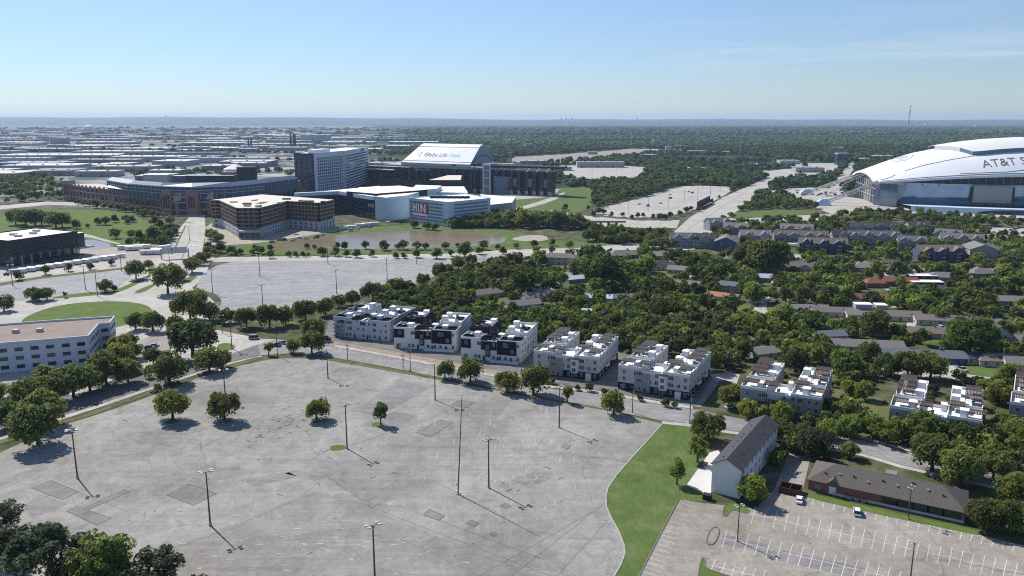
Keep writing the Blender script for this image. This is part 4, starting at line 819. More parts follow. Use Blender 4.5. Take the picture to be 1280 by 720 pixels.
# brick building by the striped lot
def brick_building():
    a=G(1010,611.5); b=G(1205,654); rz=math.atan2(b[1]-a[1],b[0]-a[0]); L=math.dist(a,b); W=15; c=(a[0]+L/2*math.cos(rz)-W/2*math.sin(rz),a[1]+L/2*math.sin(rz)+W/2*math.cos(rz))
    t=house(0,0,L,W,math.degrees(rz),'roofdark','brick','hip',3.4,3.3,'long low red brick building with a dark hip roof beside the striped lot','building','brick_building',None,world=c)
    for o in kids(t):
        if o.name.split('.')[0] in('window','door'): bpy.data.objects.remove(o)
    x0=-L/2;y0=-W/2
    for i in range(5): put(t,winmesh(4.4,1.7,'darkbrown','glass',3),'window',(x0,y0-.02),(-x0,y0-.02),.545+i*.094,.9)
    for i in range(4): put(t,winmesh(1,1.3,'white'),'window',(x0-.02,-y0),(x0-.02,y0),.2+i*.2,1)
    put(t,doormesh(1.7,2.3,'white'),'door',(x0,y0-.03),(-x0,y0-.03),.165,.05)
    put(t,winmesh(.5,.8),'window',(x0,y0-.02),(-x0,y0-.02),.055,1.1); put(t,winmesh(.5,.8),'window',(x0,y0-.02),(-x0,y0-.02),.08,1.1)
    MB().box(x0+L*.17,-x0,y0-.25,y0-.02,0,.75).build('base_course',M['stone'],t)
    g=MB(); xg=x0+L*.165
    g.face([(xg-2,y0-.75,3.35),(xg+2,y0-.75,3.35),(xg,y0-.75,5.0)]); g.face([(xg-2,y0-.75,3.35),(xg,y0-.75,5.0),(xg,y0+3.6,5.0),(xg-2,y0+.2,3.35)]); g.face([(xg+2,y0-.75,3.35),(xg+2,y0+.2,3.35),(xg,y0+3.6,5.0),(xg,y0-.75,5.0)]); g.build('porch_gable',M['roofdark'],t)
    rf=[o for o in kids(t) if o.name.split('.')[0]=='roof'][0]
    for i in range(9): xx=x0+L*(.1+.095*i); yy=R.uniform(-5,-1.5); MB().box(-.25,.25,-.25,.25,-.3,.5).build('roof_vent',M['lamphead' if i%2 else 'darkmetal'],rf,(xx,yy,3.4+3.3*(1-abs(yy)/7.5)+.2))
    MB().box(-1.6,1.6,-1.6,1.6,0,1.3).build('roof_dormer',M['roofgrey'],rf,(L*.02,2.4,5.4))
    bt=MB()
    for i in range(3): bt.box(-L*.23+i*1.9,-L*.23+i*1.9+1.2,y0-1.2,y0-.4,0,1)
    bt.build('air_conditioner',M['metal'],t)
brick_building()
# ---- houses: (px,py,length,depth,angle,roof,wall,kind,h,rise,label,options)
HL=[
(700,329,26,11,-14,'roofbrown','beige','hip',5.4,2.6,'tan two storey house with brown roofs near the lake road',dict(storey=2)),
(663,333,16,9,-14,'roofbrown','beige','hip',2.9,2,'low tan wing house left of the tan two storey house',{}),
(777,322,24,13,20,'roofgrey','bluesiding','hip',3,3.2,'big dark grey hip roofed house right of the lake road curve',{}),
(825,323,20,12,-20,'roofgrey','beige','hip',3,2.6,'mid grey hip roofed house behind the dark hip roof',{}),
(825,336,22,13,5,'roofcharcoal','beige','hip',3,3.4,'dark blue-grey steep hip roofed house among the trees',{}),
(851,341,18,11,-25,'roofgrey','beige','gable',3,2.2,'grey gabled house right of the dark hip roof',{}),
(719,352,15,9,25,'roofpale','palesiding','gable',2.8,1.6,'small house with a pale blue metal roof',{}),
(675,374,24,10,24,'roofbrown','beige','gable',2.9,2.2,'long brown-grey roofed house below the wide dark oak',{}),
(652,385,22,10,24,'roofgrey','beige','gable',2.9,2.2,'grey roofed house lowest of the trio left of the townhouse trees',{}),
(630,357,24,10,30,'roofgrey','beige','gable',2.9,2.2,'low grey roofed house by the side street below the lake road',{}),
(606,371,24,10,30,'roofbrown','beige','hip',2.9,2.2,'brown hip roofed house hidden behind the tree belt',{}),
(747,376,18,9,-10,'roofpale','palesiding','gable',2.8,1.5,'pale roofed house in the shade below the very large oak',{}),
(777,376,16,9,8,'roofblue','palesiding','gable',2.8,1.7,'blue-grey roofed house right of the pale shaded roof',{}),
(742,394,17,8,-8,'roofpale','white','gable',2.6,1.2,'white shed roof house deep in the trees behind the townhouses',{}),
(912,364,15,10,-25,'roofblue','palesiding','gable',4.6,2,'cottage with blue-grey gable left of the cul-de-sac',dict(storey=2)),
(906,375,17,9,-35,'rooforange','beige','gable',2.8,1.8,'orange tile roofed house left of the cul-de-sac lawn',{}),
(882,398,12,8,-35,'rooforange','beige','gable',2.8,1.6,'small orange roof peeping through trees below the tile roofed house',{}),
(909,330,18,12,60,'roofgrey','beige','gable',3,2.4,'grey roofed house below the dark blue apartments',{}),
(956,351,11,9,-10,'roofpale','palesiding','gable',3,2,'small pale cottage behind the bright tree at the cul-de-sac',{}),
(990,337,24,13,35,'roofgrey','palesiding','gable',3.2,3,'large grey gabled house beside the bright drive in the middle',{}),
(1012,338,18,10,50,'roofgrey','beige','gable',3,2.4,'grey gabled house close right of the large gabled house',{}),
(860,360,15,10,-20,'roofgrey','beige','gable',3,2,'grey roof half buried in the dark oaks in the middle',{}),
(958,368,16,9,0,'roofbrown','palesiding','gable',2.8,1.8,'low roofed house at the head of the cul-de-sac',{}),
(1005,390,26,9,-6,'roofgrey','white','gable',2.8,1.8,'long grey ranch house left end of the street row',{}),
(1042,394,25,9,-6,'roofbrown','beige','gable',2.9,2,'brown roofed ranch house with a white garage door and a car in the drive',dict(garage=True)),
(1083,397,24,11,-6,'roofgrey','white','gable',2.9,2,'ranch house in front of the raised white upper rooms',dict(garage=True)),
(1121,399,24,10,-8,'roofbrown','beige','gable',2.9,2.2,'grey-brown ranch house with garage right of the raised white rooms',dict(garage=True)),
(1170,404,24,10,-8,'roofbrown','beige','gable',2.9,2,'ranch house behind the lawn tree in the street row',{}),
(1206,406,15,9,-8,'roofblue','palesiding','gable',2.9,2,'blue-grey roofed ranch house left one of two near the street row end',{}),
(1230,409,16,9,-8,'roofgrey','palesiding','gable',2.9,2,'ranch house with a white van in front near the street row end',{}),
(1107,418,24,9,-8,'roofbrown','beige','gable',2.8,2,'brown roofed house backing on the street, nearest the tall middle tree',{}),
(1152,420,28,9,-8,'roofbrown','beige','gable',2.8,2,'long brown roofed house backing on the street behind the huge round tree',{}),
(1078,437,36,10,-8,'roofgrey','beige','gable',2.9,2.2,'longest plain grey roofed house left of the lawn house',{}),
(1152,450,36,10,-8,'roofblue','bluesiding','gable',2.9,2.2,'long blue-grey roofed house with a big front lawn',{}),
(1243,427,12,12,80,'roofcharcoal','beige','gable',5,4.5,'tall beige house with a steep gable at the right',dict(storey=2)),
(1262,430,18,9,-8,'roofgrey','beige','gable',2.9,2,'grey wing house right of the steep beige gable',{}),
(1216,452,22,10,-8,'roofcharcoal','beige','gable',2.9,2,'shaded dark roofed house below the huge round tree',{}),
(1248,455,20,10,-8,'roofbrown','beige','hip',2.9,2,'reddish brown roofed house with front lawn at the right',{}),
(1277,460,16,10,-8,'roofgrey','beige','gable',2.9,2.4,'grey roofed house cut by the right edge below the steep gable',{}),
(1085,338,24,14,-12,'roofgrey','palesiding','hip',3,3,'wide pale grey hip roof house before the long apartments',{}),
(1116,340,22,13,12,'roofgrey','palesiding','hip',3,2.8,'pale grey hip roof house right of its wide twin',{}),
(1092,358,13,9,0,'roofred','brick','hip',3.2,2.2,'small red roofed house with a dark porch',{}),
(1124,356,22,9,-4,'roofred','brick','gable',3.2,2.2,'red roofed house right of the small red roofed one',{}),
(1085,377,26,9,-2,'roofred','beige','gable',3,2,'long bright red roofed house above the raised white rooms',{}),
(1160,365,20,10,-4,'roofcharcoal','palesiding','gable',2.9,1.8,'dark roofed house below the two white flat buildings',{}),
(1178,350,20,11,-10,'roofgrey','palesiding','hip',3,2.6,'pale grey hip roof house right of the white flat buildings',{}),
(1226,345,20,11,10,'roofgrey','palesiding','hip',3,2.6,'pale grey hip roof house below the gabled apartment end',{}),
(1258,380,18,10,-10,'roofgrey','palesiding','gable',3,2.2,'pale walled house among trees at the right edge',{}),
(1030,424,20,9,10,'roofblue','palesiding','gable',2.8,1.8,'blue-grey roof glimpsed in the bright trees behind the taupe block',{}),
(925,430,14,8,20,'roofgrey','beige','hip',2.8,1.6,'small grey roof in the clearing behind the pale grey townhouses',{}),
(955,445,14,9,20,'roofgrey','beige','gable',2.8,1.8,'roof beside the clearing above the first taupe block',{}),
]
for r in HL:
    house(r[0],r[1],r[2],r[3],r[4],r[5],r[6],r[7],r[8],r[9],r[10],**{**dict(chim=(r[0]%3==0)),**r[11]})
# front lawns and drives of the houses
for i,r in enumerate(HL):
    x,y=G(r[0],r[1]); a=math.radians(r[4]); L,W=r[2],r[3]; c_,s_=math.cos(a),math.sin(a)
    rect=lambda x0,x1,y0,y1:[(x+px_*c_-py_*s_,y+px_*s_+py_*c_) for px_,py_ in ((x0,y0),(x1,y0),(x1,y1),(x0,y1))]
    sheet('lawn',rect(-L*.5,L*.22,-W/2-R.uniform(6,11),-W/2-.8),'lawn' if i%3 else 'field',.009+.0004*i,world=True)
    sheet('driveway',rect(L*.26,L*.26+R.uniform(3.5,5.5),-W/2-R.uniform(9,13),-W/2-.4),'paleconc' if i%2 else 'asphaltpale',.0092+.0004*i,world=True)
# flat white boxes
def flat_box(px,py,L,W,ang,h,wall,roof,label,name='flat_roofed_house',nw=3,cat='house',group=None,z0=0):
    x,y=G(px,py); t=thing(name,label,cat,(x,y,z0),math.radians(ang),group); HOUSES.append((x,y,max(L,W)/2,px,py,L))
    MB().box(-L/2,L/2,-W/2,W/2,0,h,0,False).build('wall',M[wall],t); MB().box(-L/2-.2,L/2+.2,-W/2-.2,W/2+.2,h,h+.3).build('roof',M[roof],t)
    for i in range(nw): put(t,winmesh(1.5,1.2),'window',(-L/2,-W/2-.02),(L/2,-W/2-.02),(i+.5)/nw,h*.4)
    return t
flat_box(1077,395,9,6,-6,7.2,'palesiding','roofwhite','pale blue raised upper room left of two on the ranch houses')
flat_box(1099,396,6,6,-6,7.2,'palesiding','roofwhite','pale blue raised upper room right of two on the ranch houses')
flat_box(1152,350,18,8,-4,3.5,'darkgrey','roofwhite','long white flat roof farther from the dark roofed house'); flat_box(1157,358,20,8,-4,3.5,'darkgrey','roofwhite','long white flat roof nearer to the dark roofed house')
# ---- apartments
def apartment(px,py,L,W,ang,label,wall='bluesiding',roof='roofgrey',h=8.6,rise=4.0,st=3,gab=0):
    roof=R.choice([roof,roof,'roofgrey','roofblue','roofcharcoal']); ang+=R.uniform(-9,9); L*=.8 if L>25 else 1
    t=house(px,py,L,W,ang,roof,wall,'gable',h,rise,label,'apartments','apartment_building','apartment buildings near the stadium',storey=st)
    nb=max(1,int(L/11))
    for i in range(nb):       # steep cross gables breaking the long roof
        x=-L/2+L*(i+.5)/nb+R.uniform(-1,1); w_=R.uniform(3.6,4.6); y0=-W/2-R.choice([.9,1.8]); zt=h+R.uniform(.6,.95)*rise; k=W*.5*(zt-h)/rise
        g=MB(); o=.4
        g.face([(x-w_,y0,h),(x+w_,y0,h),(x,y0,zt)],0); g.face([(x-w_,y0,h-2.6),(x+w_,y0,h-2.6),(x+w_,y0,h),(x-w_,y0,h)],0); g.face([(x-w_,-W/2,h-2.6),(x-w_,y0,h-2.6),(x-w_,y0,h),(x-w_,-W/2,h)],0); g.face([(x+w_,y0,h-2.6),(x+w_,-W/2,h-2.6),(x+w_,-W/2,h),(x+w_,y0,h)],0)
        g.face([(x-w_-o,y0-o,h-.2),(x,y0-o,zt+.15),(x,-W/2+k+.6,zt+.15),(x-w_-o,-W/2+.2,h-.2)][::-1],1); g.face([(x+w_+o,y0-o,h-.2),(x+w_+o,-W/2+.2,h-.2),(x,-W/2+k+.6,zt+.15),(x,y0-o,zt+.15)][::-1],1)
        g.build('cross_gable',[M[wall],M[roof]],t)
    for i in range(nb):
        x=-L/2+L*(i+.5)/nb
        for s in range(st): MB().box(x-2,x+2,-W/2-1.5,-W/2-.02,.1+s*2.8,.3+s*2.8).box(x-2,x+2,-W/2-1.5,-W/2-1.4,.3+s*2.8,1.2+s*2.8).build('balcony',M['palesiding'],t)
        MB().box(x+2.6,x+4,-W/2-.8,-W/2+.6,0,h+rise*.75).build('chimney',M['darkgrey' if wall!='palesiding' else 'palesiding'],t)
    return t
for r in [(907,312,22,18,78,'dark blue apartment building with a broad front gable facing the drive','bluesiding','roofgrey'),
(943,304,34,14,-12,'grey roofed apartment row with many chimneys right of the broad blue gable','palesiding','roofbrown'),(919,294,28,14,-20,'apartment building behind the broad blue gable','palesiding','roofgrey'),(896,287,24,12,20,'apartment building nearest the wide boulevard','palesiding','roofgrey'),(854,308,24,12,-5,'apartment building at the left end beside the creek wood','palesiding','roofgrey'),(880,309,20,12,-8,'apartment building between the left end one and the broad blue gable','palesiding','roofgrey'),
(995,292,38,14,-18,'grey apartment row with stepped gables beyond the long carport','palesiding','roofgrey'),(1000,301,60,11,-6,'very long low brown roofed apartment row above the carport','palesiding','roofbrown'),(1027,315,48,12,-7,'brown roofed apartments with two dark blue gables','bluesiding','roofbrown'),(1053,304,26,11,-8,'brown roofed apartments right of the very long row','palesiding','roofbrown'),
(1076,294,26,12,-20,'pale gabled apartments behind the bright green trees','palesiding','roofgrey'),(1104,293,24,11,-8,'brown roofed apartments right of the pale gables','palesiding','roofbrown'),(1090,305,56,11,-10,'long brown roof apartments running down to the parked cars','palesiding','roofbrown'),(1146,292,26,14,-12,'two gabled apartments nearest the stadium road','palesiding','roofbrown'),(1185,299,28,14,-28,'apartments with a pale slanting roof below the stadium','palesiding','roofgrey'),(1200,309,42,13,-14,'brown roofed apartments with many white chimneys','palesiding','roofbrown'),
(1172,325,46,14,-7,'big three storey dark blue apartment building with balconies','bluesiding','roofbrown'),(1222,322,22,20,78,'grey apartment building showing a broad pale gable end','palesiding','roofgrey'),(1138,312,22,12,-12,'apartments with tall chimneys left of the big dark blue building','palesiding','roofgrey')]:
    apartment(r[0],r[1],r[2],r[3],r[4],r[5],r[6],r[7],h=5.6 if 'low' in r[5] or 'carport' in r[5] else 8.2,st=2 if 'low' in r[5] else 3)
x,y=G(981,308); t=thing('carport','long curved pale blue carport roof in front of the brown roofed apartments','carport',(x,y,0),math.radians(-4))
MB().box(-34,34,-3,3,2.6,2.8).build('roof',M['roofpale'],t)
for i in range(8): MB().box(-.1,.1,-.1,.1,0,2.6).build('post',M['metal'],t,(-32+i*9.1,0,0))
HOUSES.append((x,y,20,981,308,60))
# timber fences behind the townhouses
def fence(a,b,label,h=1.8):
    A,B=G(*a),G(*b); L=math.dist(A,B); t=thing('fence',label,'fence',(A[0],A[1],0),math.atan2(B[1]-A[1],B[0]-A[0]))
    MB().box(0,L,-.04,.04,.1,h).build('panel',M['wood'],t)
    for i in range(int(L/3)+1): MB().box(-.07,.07,-.12,-.045,0,h+.15).build('post',M['darkbrown'],t,(min(i*3,L),0,0))
fence((885,452),(905,461),'weathered timber fence behind the last pale grey townhouses'); fence((972,480),(1002,485),'dark timber fence closing the court of the first taupe block'); fence((1148,500),(1176,508),'dark timber fence closing the court of the second taupe block'); fence((1230,500),(1258,507),'timber fence between the second and third taupe blocks')
fence((1040,441),(1090,450),'timber fence below the long grey roof')
fence((640,332),(662,322),'dark fence running up to the tan house from the side street'); fence((745,322),(765,312),'curved dark fence beside the tan house back lawn')
# ---------------------------------------------------------------- large buildings
def rel(pts,O): return [(p[0]-O[0],p[1]-O[1]) for p in pts]
def parapet(poly,z0,z1,w,mat,root,name='parapet'):
    mb=MB(); n=len(poly)
    for i in range(n): mb.wall(poly[i],poly[(i+1)%n],z0,z1,w)
    return mb.build(name,M[mat],root)
def textmesh(word,size,mat,ext=.05,align='LEFT',shear=0):
    c=bpy.data.curves.new('lettering','FONT'); c.body=word; c.size=size; c.extrude=ext; c.align_x=align; c.shear=shear; c.resolution_u=3
    o=bpy.data.objects.new('lettering',c); link(o); dg=bpy.context.evaluated_depsgraph_get(); me=bpy.data.meshes.new_from_object(o.evaluated_get(dg)); bpy.data.objects.remove(o); bpy.data.curves.remove(c)
    me.materials.clear(); me.materials.append(M[mat]); return me
def text_on_wall(word,size,mat,root,A,B,t,z,off=.15,shear=0):
    me=textmesh(word,size,mat,.06,'LEFT',shear); o=bpy.data.objects.new('lettering',me); link(o); o.parent=root
    L=math.dist(A,B); dx,dy=(B[0]-A[0])/L,(B[1]-A[1])/L
    o.location=(A[0]+dx*L*t+dy*off,A[1]+dy*L*t-dx*off,z); o.rotation_euler=(math.pi/2,0,math.atan2(dy,dx)); return o
# ---- white office
def office():
    h=13.0
    pts=[G(-60,466,h),G(0,432,h),G(111,421.5,h),G(123,406,h),G(137,405,h),G(142,397,h),G(70,404,h),G(-60,415,h)]
    # tidy to the photographed outline: front, chamfer, end
    h0=h; O=pts[2]
    A=(-250,316); pts=[(-268,323.5),(-192.7,351.1),(-199,373),(-194.8,375.3),(-198.7,388.1),(-226,379.5),(-285,358)]
    t=thing('office_building','white three storey office with a brown flat roof below the oval lawn','office',(O[0],O[1],0)); q=rel(pts,O); BIG.append((pts,6))
    MB().prism(q,0,h,0,1).build('wall',[M['officewall'],M['brownroof']],t)
    parapet(q,h-.02,h+.9,.5,'officewall',t)
    wl=winmesh(3.0,1.5,'darkgrey','navyglass',2)
    segs=[(0,1,13),(1,2,5),(2,3,1),(3,4,3)]
    for a,b,n in segs:
        ww=winmesh(3.0 if n in(13,1) else 1.9,1.5,'darkgrey','navyglass',2 if n==13 else 1)
        for s in range(3):
            for i in range(n): put(t,ww,'window',q[a],q[b],(i+.5)/n,1.6+s*3.9)
    u=MB(); u.box(0,7,0,1.2,h,h+1).box(1,2,1.2,4,h,h+.8).box(3,4,1.2,4,h,h+.8).box(5,6,1.2,4,h,h+.8); u.build('roof_duct',M['roofwhite'],t,(-50,2,.1))
    for x,y in ((-38,8),(-28,10)): MB().box(-1.3,1.3,-.9,.9,h,h+1.5).build('air_conditioner',M['lamphead'],t,(x,y,.1))
    MB().wall((-62,12),(-65,22),h,h+.9,.4).build('roof_kerb',M['darkgrey'],t)
BIG=[]
office()
# ---- black hall at the left
def black_hall():
    h=20; fl=G(10,302,h); fr=G(97,290,h); d=((fr[0]-fl[0])/math.dist(fl,fr),(fr[1]-fl[1])/math.dist(fl,fr)); n=(-d[1],d[0]); L=math.dist(fl,fr); Dp=52
    O=fl; t=thing('exhibition_hall','black box hall with a pale flat roof overhanging a building site at the left','hall',(O[0],O[1],0)); 
    f=lambda s,k:(d[0]*s+n[0]*k,d[1]*s+n[1]*k)
    q=[f(0,0),f(L,0),f(L,Dp),f(0,Dp)]; BIG.append(([(O[0]+p[0],O[1]+p[1]) for p in [f(-14,-16),f(L+6,-16),f(L+6,Dp),f(-14,Dp)]],3))
    MB().prism(q,8.2,h,0,1).build('wall',[M['darkgrey'],M['roofwhite']],t); parapet(q,h-.02,h+.8,.6,'darkgrey',t)
    MB().prism([f(2,4),f(L-2,4),f(L-2,Dp-2),f(2,Dp-2)],0,8.19,0).build('lower_storey',M['navyglass'],t)
    for i in range(8): MB().box(-.5,.5,-.5,.5,0,8.2).build('column',M['metal'],t,(*f(2+i*(L-4)/7,1.2),0))
    MB().prism([f(L,-1),f(L+13,-1),f(L+13,18),f(L,18)],6,7.2).build('terrace',M['paleconc'],t)
    MB().prism([f(L+.1,6),f(L+10,6),f(L+10,24),f(L+.1,24)],7.2,18,0,1).build('stair_tower',[M['navyglass'],M['roofwhite']],t)
    MB().prism([f(L*.3,-14),f(L*.9,-14),f(L*.9,-1),f(L*.3,-1)],3.2,3.7,0).build('entrance_canopy',M['darkgrey'],t)
    for s,k in ((20,18),(24,30),(35,22),(12,34),(46,34)): MB().box(-2.5,2.5,-1.6,1.6,h,h+1.6).build('air_conditioner',M['lamphead'],t,(*f(s,k),.05))
black_hall()
x,y=G(8,344); t=thing('boom_lift','rust red boom lift raised before the black hall','lift',(x,y,0),.3)
MB().box(-1.6,1.6,-1.1,1.1,.5,1.6).build('chassis',M['rust'],t); MB().tube((0,0,1.6),(6,3,12),.35,.25).build('boom',M['rust'],t)
for sx in(-1,1):
    for sy in(-1,1): MB().tube((sx*1.1,sy*1.15,.5),(sx*1.1,sy*.8,.5),.5,n=10).build('wheel',M['tyre'],t)
# ---- brick ballpark
def ballpark():
    base=[G(*p) for p in [(88,250),(110,254),(150,259),(190,264),(222,269),(262,268),(305,262),(340,256),(370,250)]]
    O=base[4]; t=thing('brick_ballpark','old red brick ballpark with arched facade and grey roofed stands','ballpark',(O[0],O[1],0)); q=rel(base,O)
    back=[(q[-1][0]+10,q[-1][1]+120),(-60,330),(q[0][0]-10,q[0][1]+150)]; BIG.append((base+[(O[0]+p[0],O[1]+p[1]) for p in back],2))
    h=22
    def inset(k,z=None): 
        c=(sum(p[0] for p in q)/len(q)+30,sum(p[1] for p in q)/len(q)+150)
        return [(p[0]+(c[0]-p[0])*k,p[1]+(c[1]-p[1])*k) for p in q]
    MB().prism(q+inset(.16)[::-1],0,h,0,1).build('facade',[M['ballbrick'],M['stone']],t)
    ab=MB()
    for a,b in zip(q,q[1:]):
        L=math.dist(a,b); n=max(2,int(L/11)); dx,dy=(b[0]-a[0])/L,(b[1]-a[1])/L; rz=math.atan2(dy,dx)
        for i in range(n):
            s=(i+.5)/n; c=(a[0]+dx*L*s,a[1]+dy*L*s)
            w=L/n*.33
            arch=MB(); arch.box(-w,w,-.25,.15,6.5,13.5,0).box(-w,w,-.25,.15,15.6,19.6,0); arch.build('arch_opening',M['navyglass'],t,(c[0],c[1],0)).rotation_euler=(0,0,rz)
            arch=MB(); arch.box(-w*.8,w*.8,-.25,.15,0,4.6,0); arch.build('ground_arch',M['darkbrown'],t,(c[0],c[1],0)).rotation_euler=(0,0,rz)
            pc=(a[0]+dx*L*i/n,a[1]+dy*L*i/n); MB().box(-1,1,-1.1,.6,0,h+1.8).build('pilaster',M['ballbrick'],t,(pc[0],pc[1],0)).rotation_euler=(0,0,rz)
    for z in (5.3,14.4,20.8):
        m=MB()
        for a,b in zip(q,q[1:]): m.wall(a,b,z,z+.7,.9)
        m.build('stone_band',M['stone'],t)
    m=MB()
    for a,b in zip(inset(.006),inset(.006)[1:]): m.wall(a,b,0,5,.2)
    # towers
    for i,(k,hh) in enumerate(((0,27),(3.72,28),(4.55,28),(8,27))):
        a=q[int(k)]; b=q[min(int(k)+1,8)]; f=k-int(k); c=(a[0]+(b[0]-a[0])*f,a[1]+(b[1]-a[1])*f)
        tw=MB(); tw.box(-6,6,-5,6,0,hh,0); o=tw.build('tower',M['ballbrick'],t,(c[0],c[1],0)); o.rotation_euler=(0,0,-.25)
        g=MB(); g.face([(-6.6,-5.6,hh),(6.6,-5.6,hh),(0,.5,hh+6)]); g.face([(6.6,-5.6,hh),(6.6,6.6,hh),(0,.5,hh+6)]); g.face([(6.6,6.6,hh),(-6.6,6.6,hh),(0,.5,hh+6)]); g.face([(-6.6,6.6,hh),(-6.6,-5.6,hh),(0,.5,hh+6)]); 
        if i in(0,): gg=g.build('tower_roof',M['roofmetal'],t,(c[0],c[1],0)); gg.rotation_euler=(0,0,-.25)
        w=MB(); 
        for x in(-3.2,0,3.2): w.box(x-1,x+1,-5.2,-4.9,8,22)
        w.build('tower_window',M['navyglass'],t,(c[0],c[1],0)).rotation_euler=(0,0,-.25)
    # upper deck with metal canopy
    zf=33
    fr=[G(*p,zf) for p in [(134,225),(160,229.5),(200,232.5),(240,233.5),(290,232),(330,228),(372,222)]]; bk=[G(*p,zf+4) for p in [(140,221),(168,225.5),(203,228),(240,228.6),(288,227.5),(326,224),(366,219)]]
    fr=rel(fr,O); bk=rel(bk,O); r=MB(); u=MB(); s2=MB()
    for i in range(len(fr)-1):
        r.face([(*fr[i],zf),(*fr[i+1],zf),(*bk[i+1],zf+4),(*bk[i],zf+4)]); r.face([(*fr[i],zf-1),(*fr[i+1],zf-1),(*fr[i+1],zf),(*fr[i],zf)])
        u.wall((fr[i][0]*.97+bk[i][0]*.03,fr[i][1]*.97+bk[i][1]*.03),(fr[i+1][0]*.97+bk[i+1][0]*.03,fr[i+1][1]*.97+bk[i+1][1]*.03),h-4,zf-1.2,1)
        s2.face([(*bk[i],zf+3.5),(*bk[i+1],zf+3.5),(bk[i+1][0]*.6,bk[i+1][1]*.6+120*.4,4),(bk[i][0]*.6,bk[i][1]*.6+120*.4,4)])
    for z,nm in ((24.5,'concourse_rail'),(28.2,'concourse_rail')):
        m=MB()
        for i in range(len(fr)-1): m.wall((fr[i][0],fr[i][1]-.8),(fr[i+1][0],fr[i+1][1]-.8),z,z+.7,.4)
        m.build(nm,M['signgrey'],t)
    m=MB()
    for i in range(len(fr)-1):
        kk=max(1,int(math.dist(fr[i],fr[i+1])/8))
        for j in range(kk): x=fr[i][0]+(fr[i+1][0]-fr[i][0])*j/kk; y=fr[i][1]+(fr[i+1][1]-fr[i][1])*j/kk-1; m.box(x-.35,x+.35,y-.4,y+.3,18,32)
    m.build('deck_column',M['metal'],t)
    r.build('roof_canopy',M['roofmetal'],t); u.build('upper_deck',M['bluesiding'],t); s2.build('seating_bowl',M['navy'],t)
    fr=[G(*p,25) for p in [(132,234),(165,238),(205,240.5)]]; bk=[G(*p,28) for p in [(138,230),(168,234),(207,237)]]; fr=rel(fr,O); bk=rel(bk,O); r=MB()
    for i in range(2): r.face([(*fr[i],25),(*fr[i+1],25),(*bk[i+1],28),(*bk[i],28)]); r.face([(*fr[i],24.2),(*fr[i+1],24.2),(*fr[i+1],25),(*fr[i],25)])
    r.build('lower_canopy',M['roofmetal'],t)
    for p,s in (((222,243),1),((263,241),-1)):
        c=rel([G(*p,29)],O)[0]; g=MB(); g.face([(-7,0,22),(3,0,22),(3,0,31)]); g.face([(3,.6,22),(-7,.6,22),(3,.6,31)]); g.face([(-7,0,22),(3,0,31),(3,.6,31),(-7,.6,22)]); g.face([(3,0,22),(3,.6,22),(3,.6,31),(3,0,31)]); g.build('gable_fin',M['palesiding'],t,(c[0],c[1],0))
    # far outfield building, scoreboard, tent
    def blk(px0,px1,y0,ytop,mat,name,dep,zb=0,rm=None):
        a=G(px0,y0);b=G(px1,y0); hh=110-(ytop-149)/1000*a[1]*CT*1.02; a,b=rel([a,b],O)
        MB().prism([a,b,(b[0],b[1]+dep),(a[0],a[1]+dep)],zb,hh,0,1).build(name,[M[mat],M[rm or 'roofmetal']],t)
    blk(232,292,232,217.5,'navy','outfield_building',25); blk(215,232,232,218,'bluesiding','outfield_building',20); blk(276,293,231,213.5,'brick','outfield_building',20,0,'roofgrey')
    blk(180,210,232,216.5,'stone','left_field_stand',20,0,'roofwhite'); blk(297,321,232,207,'navy','scoreboard',6); blk(301,319,231.8,214,'signgrey','scoreboard_panel',1,30)
    c=rel([G(296,228)],O)[0]; mb=MB(); hh=24
    for i in range(6):
        a0,a1=i*math.pi/3,(i+1)*math.pi/3; mb.face([(22*math.cos(a0),22*math.sin(a0),hh),(22*math.cos(a1),22*math.sin(a1),hh),(0,0,hh+9)]); mb.face([(22*math.cos(a0),22*math.sin(a0),0),(22*math.cos(a1),22*math.sin(a1),0),(22*math.cos(a1),22*math.sin(a1),hh),(22*math.cos(a0),22*math.sin(a0),hh)])
    mb.build('tent_roof',M['white'],t,(c[0],c[1],0))
ballpark()
